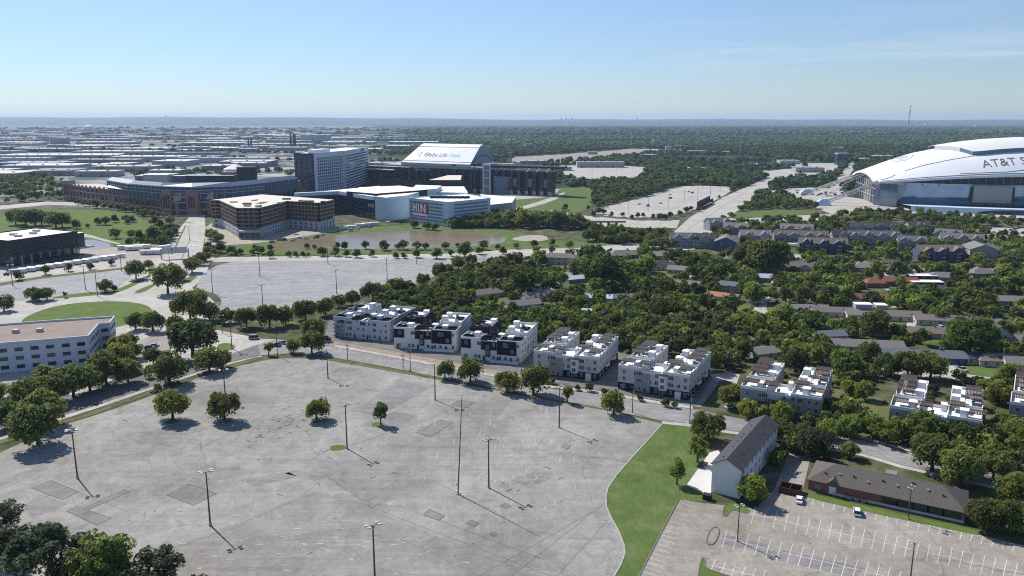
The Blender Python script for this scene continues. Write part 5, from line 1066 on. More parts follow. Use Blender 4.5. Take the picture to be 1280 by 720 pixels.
# ---- unfinished timber framed building
def unfinished():
    h=28; pts=[G(*p,h) for p in [(263,250),(274,250),(296,259.7),(324,259.7),(359,251),(398,253.4),(417,249.5),(327,243)]]
    O=pts[2]; t=thing('unfinished_building','half built block with bare timber floors, raw pale roof and white lower storeys','building',(O[0],O[1],0)); q=rel(pts,O); BIG.append((pts,10))
    core=[(p[0]*.985+q[7][0]*.015,p[1]*.985+q[7][1]*.015) for p in q]
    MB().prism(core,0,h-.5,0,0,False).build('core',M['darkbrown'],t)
    MB().prism(q,h-.5,h).build('roof_deck',M['palecon'],t)
    for x,y,a_,b_ in ((6,12,3,1.5),(18,8,2,4),(0,30,4,2),(30,40,2,3),(55,52,5,2),(70,50,2,2),(-20,50,3,3),(25,80,4,2),(-5,70,2,5),(45,60,2,2)): MB().box(-a_,a_,-b_,b_,h+.02,h+R.uniform(.8,2)).build('material_stack',M[R.choice(['cons','slab','darkgrey','roofwhite'])],t,(x,y,0))
    ro=MB(); ro.box(-4,4,-10,10,h+.02,h+.1); ro.build('roof_opening',M['darkbrown'],t,(10,46,0))
    n=len(q)
    for k in range(5):
        z=8.6+k*3.8; m=MB()
        for i in range(n-1): m.wall(q[i],q[i+1],z,z+.55,.7)
        m.build('floor_slab',M['slab'],t)
    for i in range(n-2):
        a,b=q[i],q[i+1]; L=math.dist(a,b); k=max(2,int(L/4.5)); m=MB()
        for j in range(k+1): x=a[0]+(b[0]-a[0])*j/k; y=a[1]+(b[1]-a[1])*j/k; m.box(x-.45,x+.45,y-.45,y+.45,8.8,h-.5)
        m.build('timber_studs',M['cons'],t)
    m=MB()
    for i in range(n-1):
        if i==2: continue
        a,b=q[i],q[i+1]; m.wall(a,b,.2,8.3,.9)
    m.build('sheathing',M['wrap'],t)
    for i in (0,1,3,4,5):
        a,b=q[i],q[i+1]; L=math.dist(a,b); k=max(1,int(L/6)); me=winmesh(2.4,2.2,'white','navyglass',1)
        for s in(1,4.8):
            for j in range(k): put(t,me,'window',a,b,(j+.5)/k,s,.5)
    for o in []: pass
    g=rel([G(299,299),G(326,299)],O); p=MB(); p.prism([g[0],g[1],(q[3][0]+1,q[3][1]+8),(q[2][0]-1,q[2][1]+8)],.1,7.6); p.build('concrete_podium',M['paleconc'],t)
    m=MB(); 
    for k in range(4): a=(g[0][0]+(g[1][0]-g[0][0])*(k+.5)/4,g[0][1]); m.box(a[0]-2.2,a[0]+2.2,a[1]-.3,a[1]+.4,1,6)
    m.build('podium_opening',M['navyglass'],t)
unfinished()
# ---- hotel
def hotel():
    h=65; L_=G(367,190,h); Mm=G(394,191,h); mid=G(431,188.3,h); Rr=G(458.5,183.5,h)
    O=Mm; q=rel([L_,Mm,mid,Rr],O); dd=(-.93,.36); back=[(q[3][0]-40,q[3][1]+25),(q[2][0]-55,q[2][1]+35),(q[0][0]+14,q[0][1]+70)]
    t=thing('hotel_tower','tall hotel with a white gridded curved face and dark glass flank','hotel',(O[0],O[1],0)); poly=q+back; BIG.append(([(O[0]+p[0],O[1]+p[1]) for p in poly],4))
    MB().prism(poly,0,h-2,0,1).build('wall',[M['blueglass'],M['roofwhite']],t)
    # crown
    m=MB(); m.wall(q[1],q[2],h-7,h,2.2).wall(q[2],q[3],h-7,h,2.2); m.build('cornice',M['ltblue'],t)
    m=MB(); n=len(poly)
    for i in (3,4,5,6): m.wall(poly[i],poly[(i+1)%n],h-3,h-1,1); 
    m.build('parapet',M['signgrey'],t)
    m=MB(); m.wall(q[0],q[1],h-3,h-1.2,1); m.build('flank_parapet',M['darkgrey'],t)
    for c in (q[1],q[3]): MB().box(-1.8,1.8,-1.8,1.8,0,h-.05).build('white_fin',M['officewall'],t,(c[0],c[1],0))
    for k in range(12):
        z=8+k*4.2; m=MB(); m.wall(q[1],q[2],z,z+1.0,1.7); m.build('floor_band',M['officewall'],t)
        m=MB(); m.wall(q[2],q[3],z-.4,z+1.6 if k>2 else z+1.2,1.9); m.build('floor_band',M['officewall'],t)
        m=MB(); m.wall(q[0],q[1],z,z+.5,.5); m.build('flank_band',M['bluesiding'],t)
    for j in range(15):
        s=(j+.5)/15; x=q[1][0]+(q[2][0]-q[1][0])*s; y=q[1][1]+(q[2][1]-q[1][1])*s; wd=.75 if j<13 else 1.5
        MB().box(x-wd,x+wd,y-wd,y+wd,8 if j%2 else 4,h-7).build('mullion',M['officewall'],t)
    for j in range(4):
        s=(j+.4)/4; x=q[0][0]+(q[1][0]-q[0][0])*s; y=q[0][1]+(q[1][1]-q[0][1])*s; MB().box(x-.4,x+.4,y-.4,y+.4,0,h-3).build('flank_mullion',M['navy'],t)
    MB().prism([(-18,30),(-8,26),(5,70),(-10,80)],h-2,h+3,0,1).build('plant_room',[M['ltblue'],M['roofwhite']],t)
    text_on_wall('LOEWS',7.5,'text',t,q[2],q[3],.66,h-6.2,1.3)
hotel()
# ---- pale blue entertainment complex with the huge dark glass front
def complex_():
    h=26; a=G(372,241,h); b=G(424,238.5,h); c=G(468.5,245.5,h); d=G(482.7,247,h); e=G(510,244,h)
    O=d; q=rel([a,b,c,d,e],O); t=thing('entertainment_complex','low pale complex with an angled dark glass front and a blank pale blue box end','building',(O[0],O[1],0))
    bk=[(q[4][0]+10,q[4][1]+70),(q[1][0]+30,q[1][1]+110),(q[0][0]+20,q[0][1]+60)]; BIG.append(([(O[0]+p[0],O[1]+p[1]) for p in q+bk],4))
    MB().prism([q[0],q[1],q[2]]+[(q[2][0]+20,q[2][1]+60)]+bk[1:],0,h-3,0,1).build('glass_front',[M['navyglass'],M['roofwhite']],t)
    m=MB(); m.wall(q[0],q[1],h-4,h,6).wall(q[1],q[2],h-4,h,6); m.build('roof_fascia',M['ltblue'],t)
    MB().box(-3.4,3.4,-3.4,3.4,0,h-.1).build('end_pier',M['ltblue'],t,(q[0][0],q[0][1],0))
    MB().prism([q[2],q[3],q[4],(q[4][0]+8,q[4][1]+40),(q[2][0]+14,q[2][1]+44)],0,h,0,1).build('box_end',[M['ltblue'],M['roofwhite']],t)
    text_on_wall('LIVE!',6.5,'white',t,q[1],q[2],.84,h-13,1.2)
    for k in range(6):
        s=.1+k*.15; x=q[1][0]+(q[2][0]-q[1][0])*s; y=q[1][1]+(q[2][1]-q[1][1])*s; MB().box(x-.4,x+.4,y-.6,y+.2,0,h-4).build('mullion',M['navy'],t)
    # upper roofs behind
    def roof(pts,z0,z1,w,r,nm):
        p=rel([G(*x,z1) for x in pts],O); MB().prism(p,z0,z1,0,1).build(nm,[M[w],M[r]],t)
    roof([(433,239),(470,242),(534,237),(500,232),(450,234)],18,28,'darkgrey','roofwhite','rear_hall')
    roof([(512,238),(545,236),(552,232),(520,231)],10,27,'ltblue','roofwhite','rear_hall')
    roof([(536,225),(576,225),(577,219),(560,219)],22,30,'darkgrey','palecon','rear_canopy')
    roof([(540,240),(585,241),(580,233),(545,233)],6,22,'ltblue','roofwhite','rear_hall')
    # outdoor stair
    g=rel([G(470,270),G(485,278)],O); m=MB(); m.wall(g[0],g[1],7,7.6,4,0,.2,.8); m.build('outdoor_stair',M['paleconc'],t)
complex_()
# ---- pale blue louvred garage with the screen
def garage():
    h=25; a=G(511,248,h); b=G(560,253.7,h); c=G(613,248.5,h); d=G(580,242.5,h); O=b
    q=rel([a,b,c,d],O); t=thing('parking_garage','pale blue louvred garage with a coloured video screen on its front','garage',(O[0],O[1],0)); BIG.append(([a,b,c,d],5))
    MB().prism(q,0,h,0,1).build('wall',[M['ltblue'],M['roofwhite']],t)
    for i in (0,1):
        A,B=q[i],q[i+1]
        for k in range(6):
            a2=(A[0]+(B[0]-A[0])*.03,A[1]+(B[1]-A[1])*.03); b2=(A[0]+(B[0]-A[0])*(.86 if i==0 else .93),A[1]+(B[1]-A[1])*(.86 if i==0 else .93))
            if i==1: a2=(A[0]+(B[0]-A[0])*.14,A[1]+(B[1]-A[1])*.14)
            MB().wall(a2,b2,3.2+k*3.6,5.1+k*3.6,.5).build('louvre_band',M['ltblue2'],t)
    parapet(q,h-.01,h+1,.8,'ltblue',t)
    for k in range(7): 
        s=.2+k*.09; x=q[0][0]*(1-s)+q[2][0]*s; y=q[0][1]*(1-s)+q[2][1]*s; MB().box(-4,4,-1,1,h+.03,h+2.4).build('solar_canopy',M['darkgrey'],t,(x*.75+q[1][0]*.1+q[3][0]*.15,y*.75+q[3][1]*.15,0)).rotation_euler=(0,0,.6)
    A,B=q[0],q[1]; L=math.dist(A,B); dx,dy=(B[0]-A[0])/L,(B[1]-A[1])/L; rz=math.atan2(dy,dx)
    s=thing('video_screen','coloured screen with large pale letters on the louvred garage','screen',(O[0]+A[0]+dx*L*.31+dy*.6,O[1]+A[1]+dy*L*.31-dx*.6,8),rz)
    sm=[]
    for n_,col in (('a',(.05,.02,.05)),('b',(.02,.015,.05)),('c',(.3,.27,.33)),('d',(.08,.02,.05))):
        m,nt,b_=newmat('screen_'+n_); b_.inputs['Base Color'].default_value=(*[x*.4 for x in col],1); b_.inputs['Emission Color'].default_value=(*col,1); b_.inputs['Emission Strength'].default_value=.4; sm.append(m)
    p=MB(); p.box(-13,13,-.4,0,0,14,1).box(-13,13,-.45,-.401,0,2.4,2).box(2,13,-.45,-.401,2.4,14,3); p.build('panel',sm,s)
    l=MB(); z=-.52
    for x0,x1,z0,z1 in [(-12,-9.8,3.4,13),(-9.8,-7.4,7.4,9.4),(-7.4,-5.2,3.4,13),(-3.4,-1.2,3.4,13),(.8,3,3.4,13),(7.8,10,3.4,13)]: l.box(x0,x1,z,-.452,z0,z1)
    l.face([(3,z,13),(3,z,10),(7.8,z,3.4),(7.8,z,6.4)][::-1]); l.build('letters',sm[2],s)
garage()
def side_hall():
    h=16; pts=[G(*p,h) for p in [(612,256),(640,253),(645,246),(600,243)]]; O=pts[0]; q=rel(pts,O); t=thing('service_building','white flat building with dark doorways right of the louvred garage','building',(O[0],O[1],0)); BIG.append((pts,3))
    MB().prism(q,0,h,0,1).build('wall',[M['palesiding'],M['roofwhite']],t)
    for s in (.12,.32): put(t,doormesh(6,11,'darkbrown'),'door',q[0],q[1],s,.1)
    for s in (.55,.7,.85): put(t,winmesh(3,4,'white','navyglass'),'window',q[0],q[1],s,3)
side_hall()
# ---- retractable roof ballpark
def retractable():
    ez=42.5; BL=(-177,1308); BR=(-63,1234); L=math.dist(BL,BR); e=((BL[0]-BR[0])/L,(BL[1]-BR[1])/L); n=(-e[1]*-1,e[0]*-1)
    n=(.545,.838); O=BR; t=thing('retractable_roof_ballpark','dark ballpark with a huge pale pitched roof lettered on its slope','ballpark',(O[0],O[1],0))
    f=lambda s,k:(e[0]*s+n[0]*k,e[1]*s+n[1]*k)
    Q=(118,-60); poly=[f(228,0),f(0,0),Q,(Q[0]+60,Q[1]+120),f(40,190),f(228,190)]; BIG.append(([(O[0]+p[0],O[1]+p[1]) for p in poly],8))
    MB().prism([f(228,2),f(0,2),(4,6),(4,6)][:2]+[(Q[0],Q[1]+4),(Q[0]+10,Q[1]+26),(20,60),f(40,190),f(228,190)],0,34,0,1).build('wall',[M['navyglass'],M['roofmetal']],t)
    # brick piers and floor bands along both fronts
    for A,B,k in ((f(228,0),f(0,0),15),((6,-3),Q,10)):
        Ln=math.dist(A,B)
        for i in range(k+1):
            s=i/k; x=A[0]+(B[0]-A[0])*s; y=A[1]+(B[1]-A[1])*s; hh=33 if k==15 else 34
            m=MB(); m.box(x-2,x+2,y-2.5,y+1.5,0,hh,0).box(x-2.3,x+2.3,y-2.8,y+1.8,0,6,1); m.build('brick_pier',[M['pier'],M['pier'] if k==15 else M['stone']],t)
        for z in ((9,17,25) if k==15 else (8,16)):
            MB().wall(A,B,z,z+1.4,1.6).build('concourse_band',M['darkgrey'],t)
        for i in range(k):
            s=(i+.5)/k; x=A[0]+(B[0]-A[0])*s; y=A[1]+(B[1]-A[1])*s
            if k==15: MB().box(x-3.6,x+3.6,y-1.2,y+.6,3,14).build('arch_window',M['blueglass'],t)
            elif i%2: MB().box(x-3,x+3,y-1.2,y+.6,12,24).build('arch_window',M['ltblue2'],t)
    m=MB(); m.wall(f(228,-1),f(0,-1),35,38,3); m.build('eave',M['roofmetal'],t)
    m=MB(); m.wall(f(228,-3),f(150,-3),28.5,30,14); m.build('side_canopy',M['roofwhite'],t)
    # flat roof tracks to the right
    q0=(2,-4); T=MB(); T.prism([(-30,14),q0,(Q[0]+16,Q[1]-6),(Q[0]+26,Q[1]+12),(40,40)],39.5,42,0,0); T.build('roof_track',M['darkgrey'],t)
    T=MB(); 
    for i in range(9): 
        s=i/8; x=6+(Q[0]-6)*s; y=-5+(Q[1]+5)*s
        T.tube((x-5,y,34),(x,y,39.4),.6,n=5).tube((x+5,y,34),(x,y,39.4),.6,n=5)
    T.build('truss',M['metal'],t)
    # great roof
    z1=71.5; rl,rr_=(f(L-16,24)),(f(0,26)); r=MB(); Lx=L
    A0=f(Lx,-3);A1=f(-1,-3);B0=f(Lx-18,26);B1=f(-1,24);C0=f(Lx-18,40);C1=f(-1,40);D0=f(Lx,66);D1=f(-1,66)
    q=[(A1,ez),(B1,z1-2.5),((B1[0]+C1[0])/2,z1),(C1,z1-2.5),(D1,ez)]; q2=[(A0,ez),(B0,z1-2.5),((B0[0]+C0[0])/2,z1),(C0,z1-2.5),(D0,ez)]
    fx=lambda p:(p[0][0],p[0][1],p[1]) if isinstance(p[0],tuple) else p
    P1=[(*A1,ez),(*B1,z1-2),((B1[0]+C1[0])/2,(B1[1]+C1[1])/2,z1),(*C1,z1-2),(*D1,ez)]; P2=[(*A0,ez),(*B0,z1-2),((B0[0]+C0[0])/2,(B0[1]+C0[1])/2,z1),(*C0,z1-2),(*D0,ez)]
    for i in range(4): r.face([P2[i],P1[i],P1[i+1],P2[i+1]])
    r.build('great_roof',M['stadroof'],t)
    MB().face(P1).build('gable_end',M['gableblue'],t); MB().face(P2[::-1]).build('far_gable_end',M['gableblue'],t)
    c=[(P1[0][i]*.72+P1[4][i]*.28) for i in range(3)]; c2=[(P1[0][i]*.28+P1[4][i]*.72) for i in range(3)]
    lo=[(P1[0][i]*.92+P1[4][i]*.08) for i in range(3)]; hi=[(P1[0][i]*.08+P1[4][i]*.92) for i in range(3)]; ap=[(P1[0][i]+P1[4][i])/2 for i in range(3)]
    ln=MB()
    out=f(-1.6,0); out=(out[0]-f(-1,0)[0],out[1]-f(-1,0)[1])
    pth=[(lo,2),(c,11),(ap,13.5),(c2,10),(hi,2)]
    for (a,za),(b,zb) in zip(pth,pth[1:]): ln.tube((a[0]+out[0]*1.2,a[1]+out[1]*1.2,ez+za),(b[0]+out[0]*1.2,b[1]+out[1]*1.2,ez+zb),.45,n=4)
    ln.build('gable_arch_line',M['text'],t)
    MB().wall((A0[0],A0[1]),(A1[0],A1[1]),ez-4.2,ez-.3,2.2).build('roof_edge',M['palecon'],t)
    for v_ in (.1,.9): a_=Vector(P2[0]).lerp(Vector(P2[1]),v_); b_=Vector(P1[0]).lerp(Vector(P1[1]),v_); MB().tube(a_+Vector((0,-.1,.1)),b_+Vector((0,-.1,.1)),.35,n=4).build('roof_seam',M['seam'],t)
    # lettering on the slope, mapped onto the roof plane
    def slope(word,mat,u0,sz,v0,shear=.15):
        me=textmesh(word,sz,mat,.1,'LEFT',shear); ax=Vector((A1[0]-A0[0],A1[1]-A0[1],0)).normalized(); up=(Vector(P2[1])+Vector(P1[1])-Vector(P2[0])-Vector(P1[0])).normalized(); up=(up-ax*up.dot(ax)).normalized(); nn=ax.cross(up)
        o=bpy.data.objects.new('roof_lettering',me); link(o); o.parent=t
        org=Vector(P2[0])+ax*u0+up*v0+nn*.35; mt=Matrix((ax,up,nn)).transposed().to_4x4(); mt.translation=org; o.matrix_local=mt
        return max(v.co.x for v in me.vertices)
    w1=slope('Globe Life','textblue',37,11.2,14); slope('Field','textgreen',37+w1+4,11.2,14)
    pts=MB(); ax=Vector((A1[0]-A0[0],A1[1]-A0[1],0)).normalized(); up=(Vector(P2[1])-Vector(P2[0])); up=(up-ax*up.dot(ax)).normalized(); nn=ax.cross(up); org=Vector(P2[0])+ax*28+up*18+nn*.35
    for k in range(3):
        a=[org+ax*(5*math.cos(x)*(1-.12*k)+k*.8)+up*(5*math.sin(x)) for x in [k*2.1+j*.3 for j in range(6)]]
        b=[org+ax*(3*math.cos(x))+up*(3*math.sin(x)) for x in [k*2.1+j*.3 for j in range(6)]]
        for j in range(5): pts.face([a[j],a[j+1],b[j+1],b[j]])
    pts.build('roof_emblem',M['textblue'],t)
    text_on_wall('Globe Life',6,'white',t,f(120,-1.2),f(40,-1.2),.2,30.2,1.2,.15)
    d=MB(); c0=f(106,-2.6); 
    for j in range(10): a0,a1=j*.628,(j+1)*.628; d.face([(c0[0]-e[0]*3*math.cos(a0),c0[1]-e[1]*3*math.cos(a0),32.4+3*math.sin(a0)),(c0[0]-e[0]*3*math.cos(a1),c0[1]-e[1]*3*math.cos(a1),32.4+3*math.sin(a1)),(c0[0]-e[0]*1.8*math.cos(a1),c0[1]-e[1]*1.8*math.cos(a1),32.4+1.8*math.sin(a1)),(c0[0]-e[0]*1.8*math.cos(a0),c0[1]-e[1]*1.8*math.cos(a0),32.4+1.8*math.sin(a0))])
    d.build('wall_emblem',M['white'],t)
    # glazed lift tower
    g=G(608.5,243); gx,gy=g[0]-O[0],g[1]-O[1]; m=MB()
    for x in(-5,5):
        for y in(-5,5): m.box(x-.9,x+.9,y-.9,y+.9,0,44)
    for z in (0,12,24,35,42.5): m.box(-4.1,4.1,-5.6,-4.4,z,z+1.6).box(-4.1,4.1,4.4,5.6,z,z+1.6).box(-5.6,-4.4,-4.1,4.1,z,z+1.6).box(4.4,5.6,-4.1,4.1,z,z+1.6)
    m.build('lift_tower',M['officewall'],t,(gx,gy,0)); MB().box(-4.4,4.4,-4.4,4.4,0,43).build('lift_tower_glass',M['ltblue2'],t,(gx,gy,0))
    g=G(640,245); MB().box(-14,14,-4,8,0,26,0).build('corner_glass',M['ltblue2'],t,(gx+24,gy+10,0))
retractable()
# ---- domed stadium at the right
def dome():
    O=(470,1043); ang=math.atan2(-.2,.98); t=thing('domed_stadium','huge white arched roof stadium with a mirrored blue glass wall','stadium',(O[0],O[1],0),ang)
    c,s_=math.cos(ang),math.sin(ang); wp=lambda s,k:(O[0]+c*s-s_*k,O[1]+s_*s+c*k); BIG.append(([wp(-75,-20),wp(20,-20),wp(40,-70),wp(400,-90),wp(400,200),wp(-75,190)],4))
    T=380.0; CK_=70
    def q(s): s=min(s,T-s); return math.sin(math.pi/2*min(max(s,0)/190,1))
    hw=lambda s:70+29*q(s); edge=lambda s:30+14*q(s)
    tab=[(0,40),(30,53),(60,64.5),(90,71),(120,76),(150,79.5),(190,82)]
    def ridge(s):
        s=min(s,T-s); s=max(s,0)
        for (a,x),(b,y) in zip(tab,tab[1:]):
            if s<=b: return x+(y-x)*(s-a)/(b-a)
        return 82
    def rz(s,k):
        u=(k-CK_)/hw(s); return edge(s)+(ridge(s)-edge(s))*(1-abs(u)**2.2)
    ns,nk=60,24; r=MB()
    for i in range(ns+1):
        s=T*i/ns
        for j in range(nk+1): k=CK_-hw(s)+2*hw(s)*j/nk; r.v.append((s,k,rz(s,k)))
    for i in range(ns):
        for j in range(nk): a=i*(nk+1)+j; r.f.append((a,a+nk+1,a+nk+2,a+1)); r.m.append(0)
    o=r.build('roof',M['stadroof'],t)
    for p in o.data.polygons: p.use_smooth=True
    def ribbon(pts,w,name,mat,dz=.25,hgt=.6):
        m=MB()
        for (s0,k0),(s1,k1) in zip(pts,pts[1:]):
            a=Vector((s0,k0,rz(s0,k0)+dz));b=Vector((s1,k1,rz(s1,k1)+dz)); d=(b-a); nn=Vector((-d.y,d.x,0)).normalized()*w/2
            m.face([a-nn,b-nn,b+nn,a+nn]) ; m.face([a-nn-Vector((0,0,hgt)),b-nn-Vector((0,0,hgt)),b-nn,a-nn]); m.face([b+nn-Vector((0,0,hgt)),a+nn-Vector((0,0,hgt)),a+nn,b+nn])
        return m.build(name,M[mat],t)
    lerp=lambda a,b,n:[(a[0]+(b[0]-a[0])*i/n,a[1]+(b[1]-a[1])*i/n) for i in range(n+1)]
    ribbon(lerp((38,11),(118,13),16),1.1,'roof_rib','roofletter')
    ribbon(lerp((84,86),(84,70),4)+lerp((84,66),(118,15),8),1.0,'roof_rib','signgrey')
    ribbon([(i*7,CK_-hw(i*7)+2.4) for i in range(1,54)],1.6,'roof_gutter','signgrey')
    ribbon([(8,CK_-hw(8)+5),(20,CK_-hw(20)+9),(26,CK_-hw(26)+14)],1.2,'roof_rib','roofletter')
    ribbon([(95+i*8,CK_-hw(95+i*8)+(4.5 if i<7 else 5+min(i-7,3)*1.1)) for i in range(24)],.8,'roof_rib','seam')
    m=MB()     # white edge lip along the front and the end arch
    fr=[(T*i/60,CK_-hw(T*i/60)) for i in range(61)]
    for (s0,k0),(s1,k1) in zip(fr,fr[1:]): m.face([(s0,k0-.4,edge(s0)-2.6),(s1,k1-.4,edge(s1)-2.6),(s1,k1-.4,edge(s1)+.3),(s0,k0-.4,edge(s0)+.3)])
    en=[(0,CK_-hw(0)+2*hw(0)*j/20) for j in range(21)]
    for (s0,k0),(s1,k1) in zip(en,en[1:]): m.face([(-.5,k1,rz(0,k1)-2.5),(-.5,k0,rz(0,k0)-2.5),(-.5,k0,rz(0,k0)+.4),(-.5,k1,rz(0,k1)+.4)])
    m.build('roof_edge',M['white'],t)
    # raised moving roof
    m=MB(); n=20
    S=[86+ (T-172)*i/n for i in range(n+1)]
    fk=lambda s:13.0 if 118<s<T-118 else 13+ (52 if s<=118 else 52)*((118-s)/32 if s<=118 else (s-(T-118))/32)
    for i in range(n):
        s0,s1=S[i],S[i+1]
        for j in range(10):
            k0,k1=[fk(s0)+(97-fk(s0))*(j+x)/10 for x in(0,1)]; k2,k3=[fk(s1)+(97-fk(s1))*(j+x)/10 for x in(0,1)]
            m.face([(s0,k0,rz(s0,k0)+5),(s1,k2,rz(s1,k2)+5),(s1,k3,rz(s1,k3)+5),(s0,k1,rz(s0,k1)+5)],0)
        m.face([(s0,fk(s0),rz(s0,fk(s0))-.5),(s1,fk(s1),rz(s1,fk(s1))-.5),(s1,fk(s1),rz(s1,fk(s1))+5),(s0,fk(s0),rz(s0,fk(s0))+5)],1 if 112<s1 else 0)
    m.build('moving_roof',[M['white'],M['ltblue2']],t)
    # lettering on the roof
    def onroof(word,s0,k0,sz,sp):
        me=textmesh(word,sz,'roofletter',.0); x1=0
        for v in me.vertices: 
            s=s0+v.co.x; k=k0+v.co.y*1.25; v.co=(s,k,rz(s,k)+.35)
        me.update(); o=bpy.data.objects.new('roof_lettering',me); link(o); o.parent=t
    onroof('AT&T STADIUM',122,-13,15.5,1)
    # oval emblem
    m=MB()
    def el(a,k): return (46+13*k*math.cos(a),64+22*k*math.sin(a))
    for j in range(40):
        a0,a1=j*math.pi/20,(j+1)*math.pi/20; pp=[el(a0,1),el(a1,1),el(a1,.9),el(a0,.9)]; m.face([(s,k,rz(s,k)+.35) for s,k in pp])
    for j in range(5):
        k0=50+j*7; m.face([(s,k,rz(s,k)+.35) for s,k in [(40,k0),(52,k0+2.5),(52,k0+5),(40,k0+2.2)]])
    m.build('roof_emblem',M['signgrey'],t)
    # glass wall, leaning outwards, in panels; tilted joints as thin mullions
    fr2=[(s,CK_-hw(s)+ (1.5)) for s in [2+ i*9.4 for i in range(41)]]
    g=MB(); mul=MB(); cl=MB(); base=MB(); bnd=MB()
    zt=lambda s:min(edge(s)-2.8,30.5)
    for (s0,k0),(s1,k1) in zip(fr2,fr2[1:]):
        low=s0>30
        g.face([(s0,k0+5,.3),(s1,k1+5,.3),(s1,k1,zt(s1)-3),(s0,k0,zt(s0)-3)])
        bnd.face([(s0,k0,zt(s0)-3),(s1,k1,zt(s1)-3),(s1,k1-.3,zt(s1)),(s0,k0-.3,zt(s0))])
        cl.face([(s0,k0+2,zt(s0)),(s1,k1+2,zt(s1)),(s1,k1+2,edge(s1)-2),(s0,k0+2,edge(s0)-2)])
        mul.tube((s0,k0+1.9,zt(s0)),(s0,k0+1.9,edge(s0)-2),.25,n=4)
        if low: base.face([(s0,k0-58,0),(s1,k1-58,0),(s1,k1-56,6.5),(s0,k0-56,6.5)]); base.face([(s0,k0-56,6.5),(s1,k1-56,6.5),(s1,k1+5,3.2),(s0,k0+5,3.2)])
    g.build('glass_wall',mirror_glass(),t); bnd.build('wall_band',M['signgrey'],t); cl.build('clerestory',M['navyglass'],t); mul.build('clerestory_mullion',M['metal'],t); base.v.extend([]); base.build('plinth',M['ltblue'],t)
    for i in range(0,30):
        s=6+i*9.4/1.0
        if i in (3,5,7,11): s0=s; k=CK_-hw(s)+1.5; MB().box(s,s+7,k-.7,k-.3,27.6,29.6).build('wall_vent',M['ltblue2'],t)
    for i in range(24):      # dark canopy and entry band
        s=84+i*12; k=CK_-hw(s)-5.2
    m=MB(); 
    for i in range(20): s0,s1=86+i*10,96+i*10; k0,k1=CK_-hw(s0)-4.6,CK_-hw(s1)-4.6; m.wall((s0,k0-6),(s1,k1-6),3.5,6,3)
    m.build('terrace_rail',M['navy'],t)
    m=MB()
    for i in range(10): s0,s1=100+i*8,108+i*8; z=lambda s:5.2-2.8*abs((s-140)/40)**2; m.face([(s0,CK_-hw(s0)-57.2,.3),(s1,CK_-hw(s1)-57.2,.3),(s1,CK_-hw(s1)-56.2,max(z(s1),.4)),(s0,CK_-hw(s0)-56.2,max(z(s0),.4))])
    m.build('entry_arch',M['navyglass'],t)
    # video board
    s0,s1=110,152; k0,k1=CK_-hw(s0)-2.2,CK_-hw(s1)-2.2; MB().wall((s0,k0),(s1,k1),8.8,29,1.6).build('video_board',M['board'],t)
    m=MB(); m.wall((s0-2.6,k0+.9),(s0-.3,k0+.3),9,28,1).wall((s1+.3,k1-.2),(s1+2.6,k1-.6),9,28,1); m.build('board_frame',M['darkgrey'],t)
    # left end: tall glass doors, arch trusses reaching the ground
    m=MB()
    for j in range(20):
        k0,k1=2+j*6.8,2+(j+1)*6.8; m.face([(7,k1,0),(7,k0,0),(7,k0,rz(0,k0)-3),(7,k1,rz(0,k1)-3)],1 if 6<j<13 else 0)
    m.build('end_glass',[M['blueglass'],M['board']],t)
    m=MB()
    for j in range(11): k=2+j*13.6; m.tube((6.4,k,0),(6.4,k,rz(0,k)-2.6),.6,n=5,m=0)
    for z in (10,20,29): m.tube((6.3,3,z),(6.3,137,z),.45,n=5)
    m.build('end_frame',M['lamphead'],t)
    MB().prism([(6.9,-3),(7,3),(26,3),(26,-12)],0,29,0,1).build('corner_block',[mirror_glass(),M['signgrey']],t)
    for k0,kf,sf in ((2,-10,-62),(136,146,-60)):
        a0=Vector((4,k0,30)); b0=Vector((sf,kf,4)); m=MB(); prev=None
        for dz,dk in ((0,-2.5),(0,2.5),(-5,0)): m.tube((a0.x,a0.y+dk,a0.z+dz+2),(b0.x,b0.y+dk,b0.z+dz*.5),.75,n=6)
        for i in range(12):
            u=i/12; v=(i+.5)/12; p=a0.lerp(b0,u); p2=a0.lerp(b0,v)
            m.tube((p.x,p.y-2.5,p.z+2*(1-u)),(p2.x,p2.y,p2.z-5*(1-.5*v)+2),.3,n=4).tube((p2.x,p2.y,p2.z-5*(1-.5*v)+2),(p.x-3,p.y+2.5,p.z+1),.3,n=4)
        m.build('arch_truss',M['lamphead'],t)
        w=MB(); x,y=sf,kf; w.prism([(x-10,y-6),(x+8,y-7),(x+8,y+7),(x-10,y+6)],0,2.5); w.face([(x-10,y-6,2.5),(x+8,y-7,2.5),(x+3,y-3,9),(x-4,y-3,8)]); w.face([(x+8,y-7,2.5),(x+8,y+7,2.5),(x+3,y+3,9),(x+3,y-3,9)]); w.face([(x+8,y+7,2.5),(x-10,y+6,2.5),(x-4,y+3,8),(x+3,y+3,9)]); w.face([(x-10,y+6,2.5),(x-10,y-6,2.5),(x-4,y-3,8),(x-4,y+3,8)]); w.face([(x-4,y-3,8),(x+3,y-3,9),(x+3,y+3,9),(x-4,y+3,8)]); w.build('arch_footing',M['ltblue'],t)
    m=MB(); m.tube((4,60,38),(-30,50,22),.5,n=5).tube((-30,40,22),(-62,30,3),.5,n=5).tube((4,70,38),(-40,80,20),.5,n=5).tube((-40,80,20),(-70,84,3),.5,n=5); m.build('plaza_arch',M['lamphead'],t)
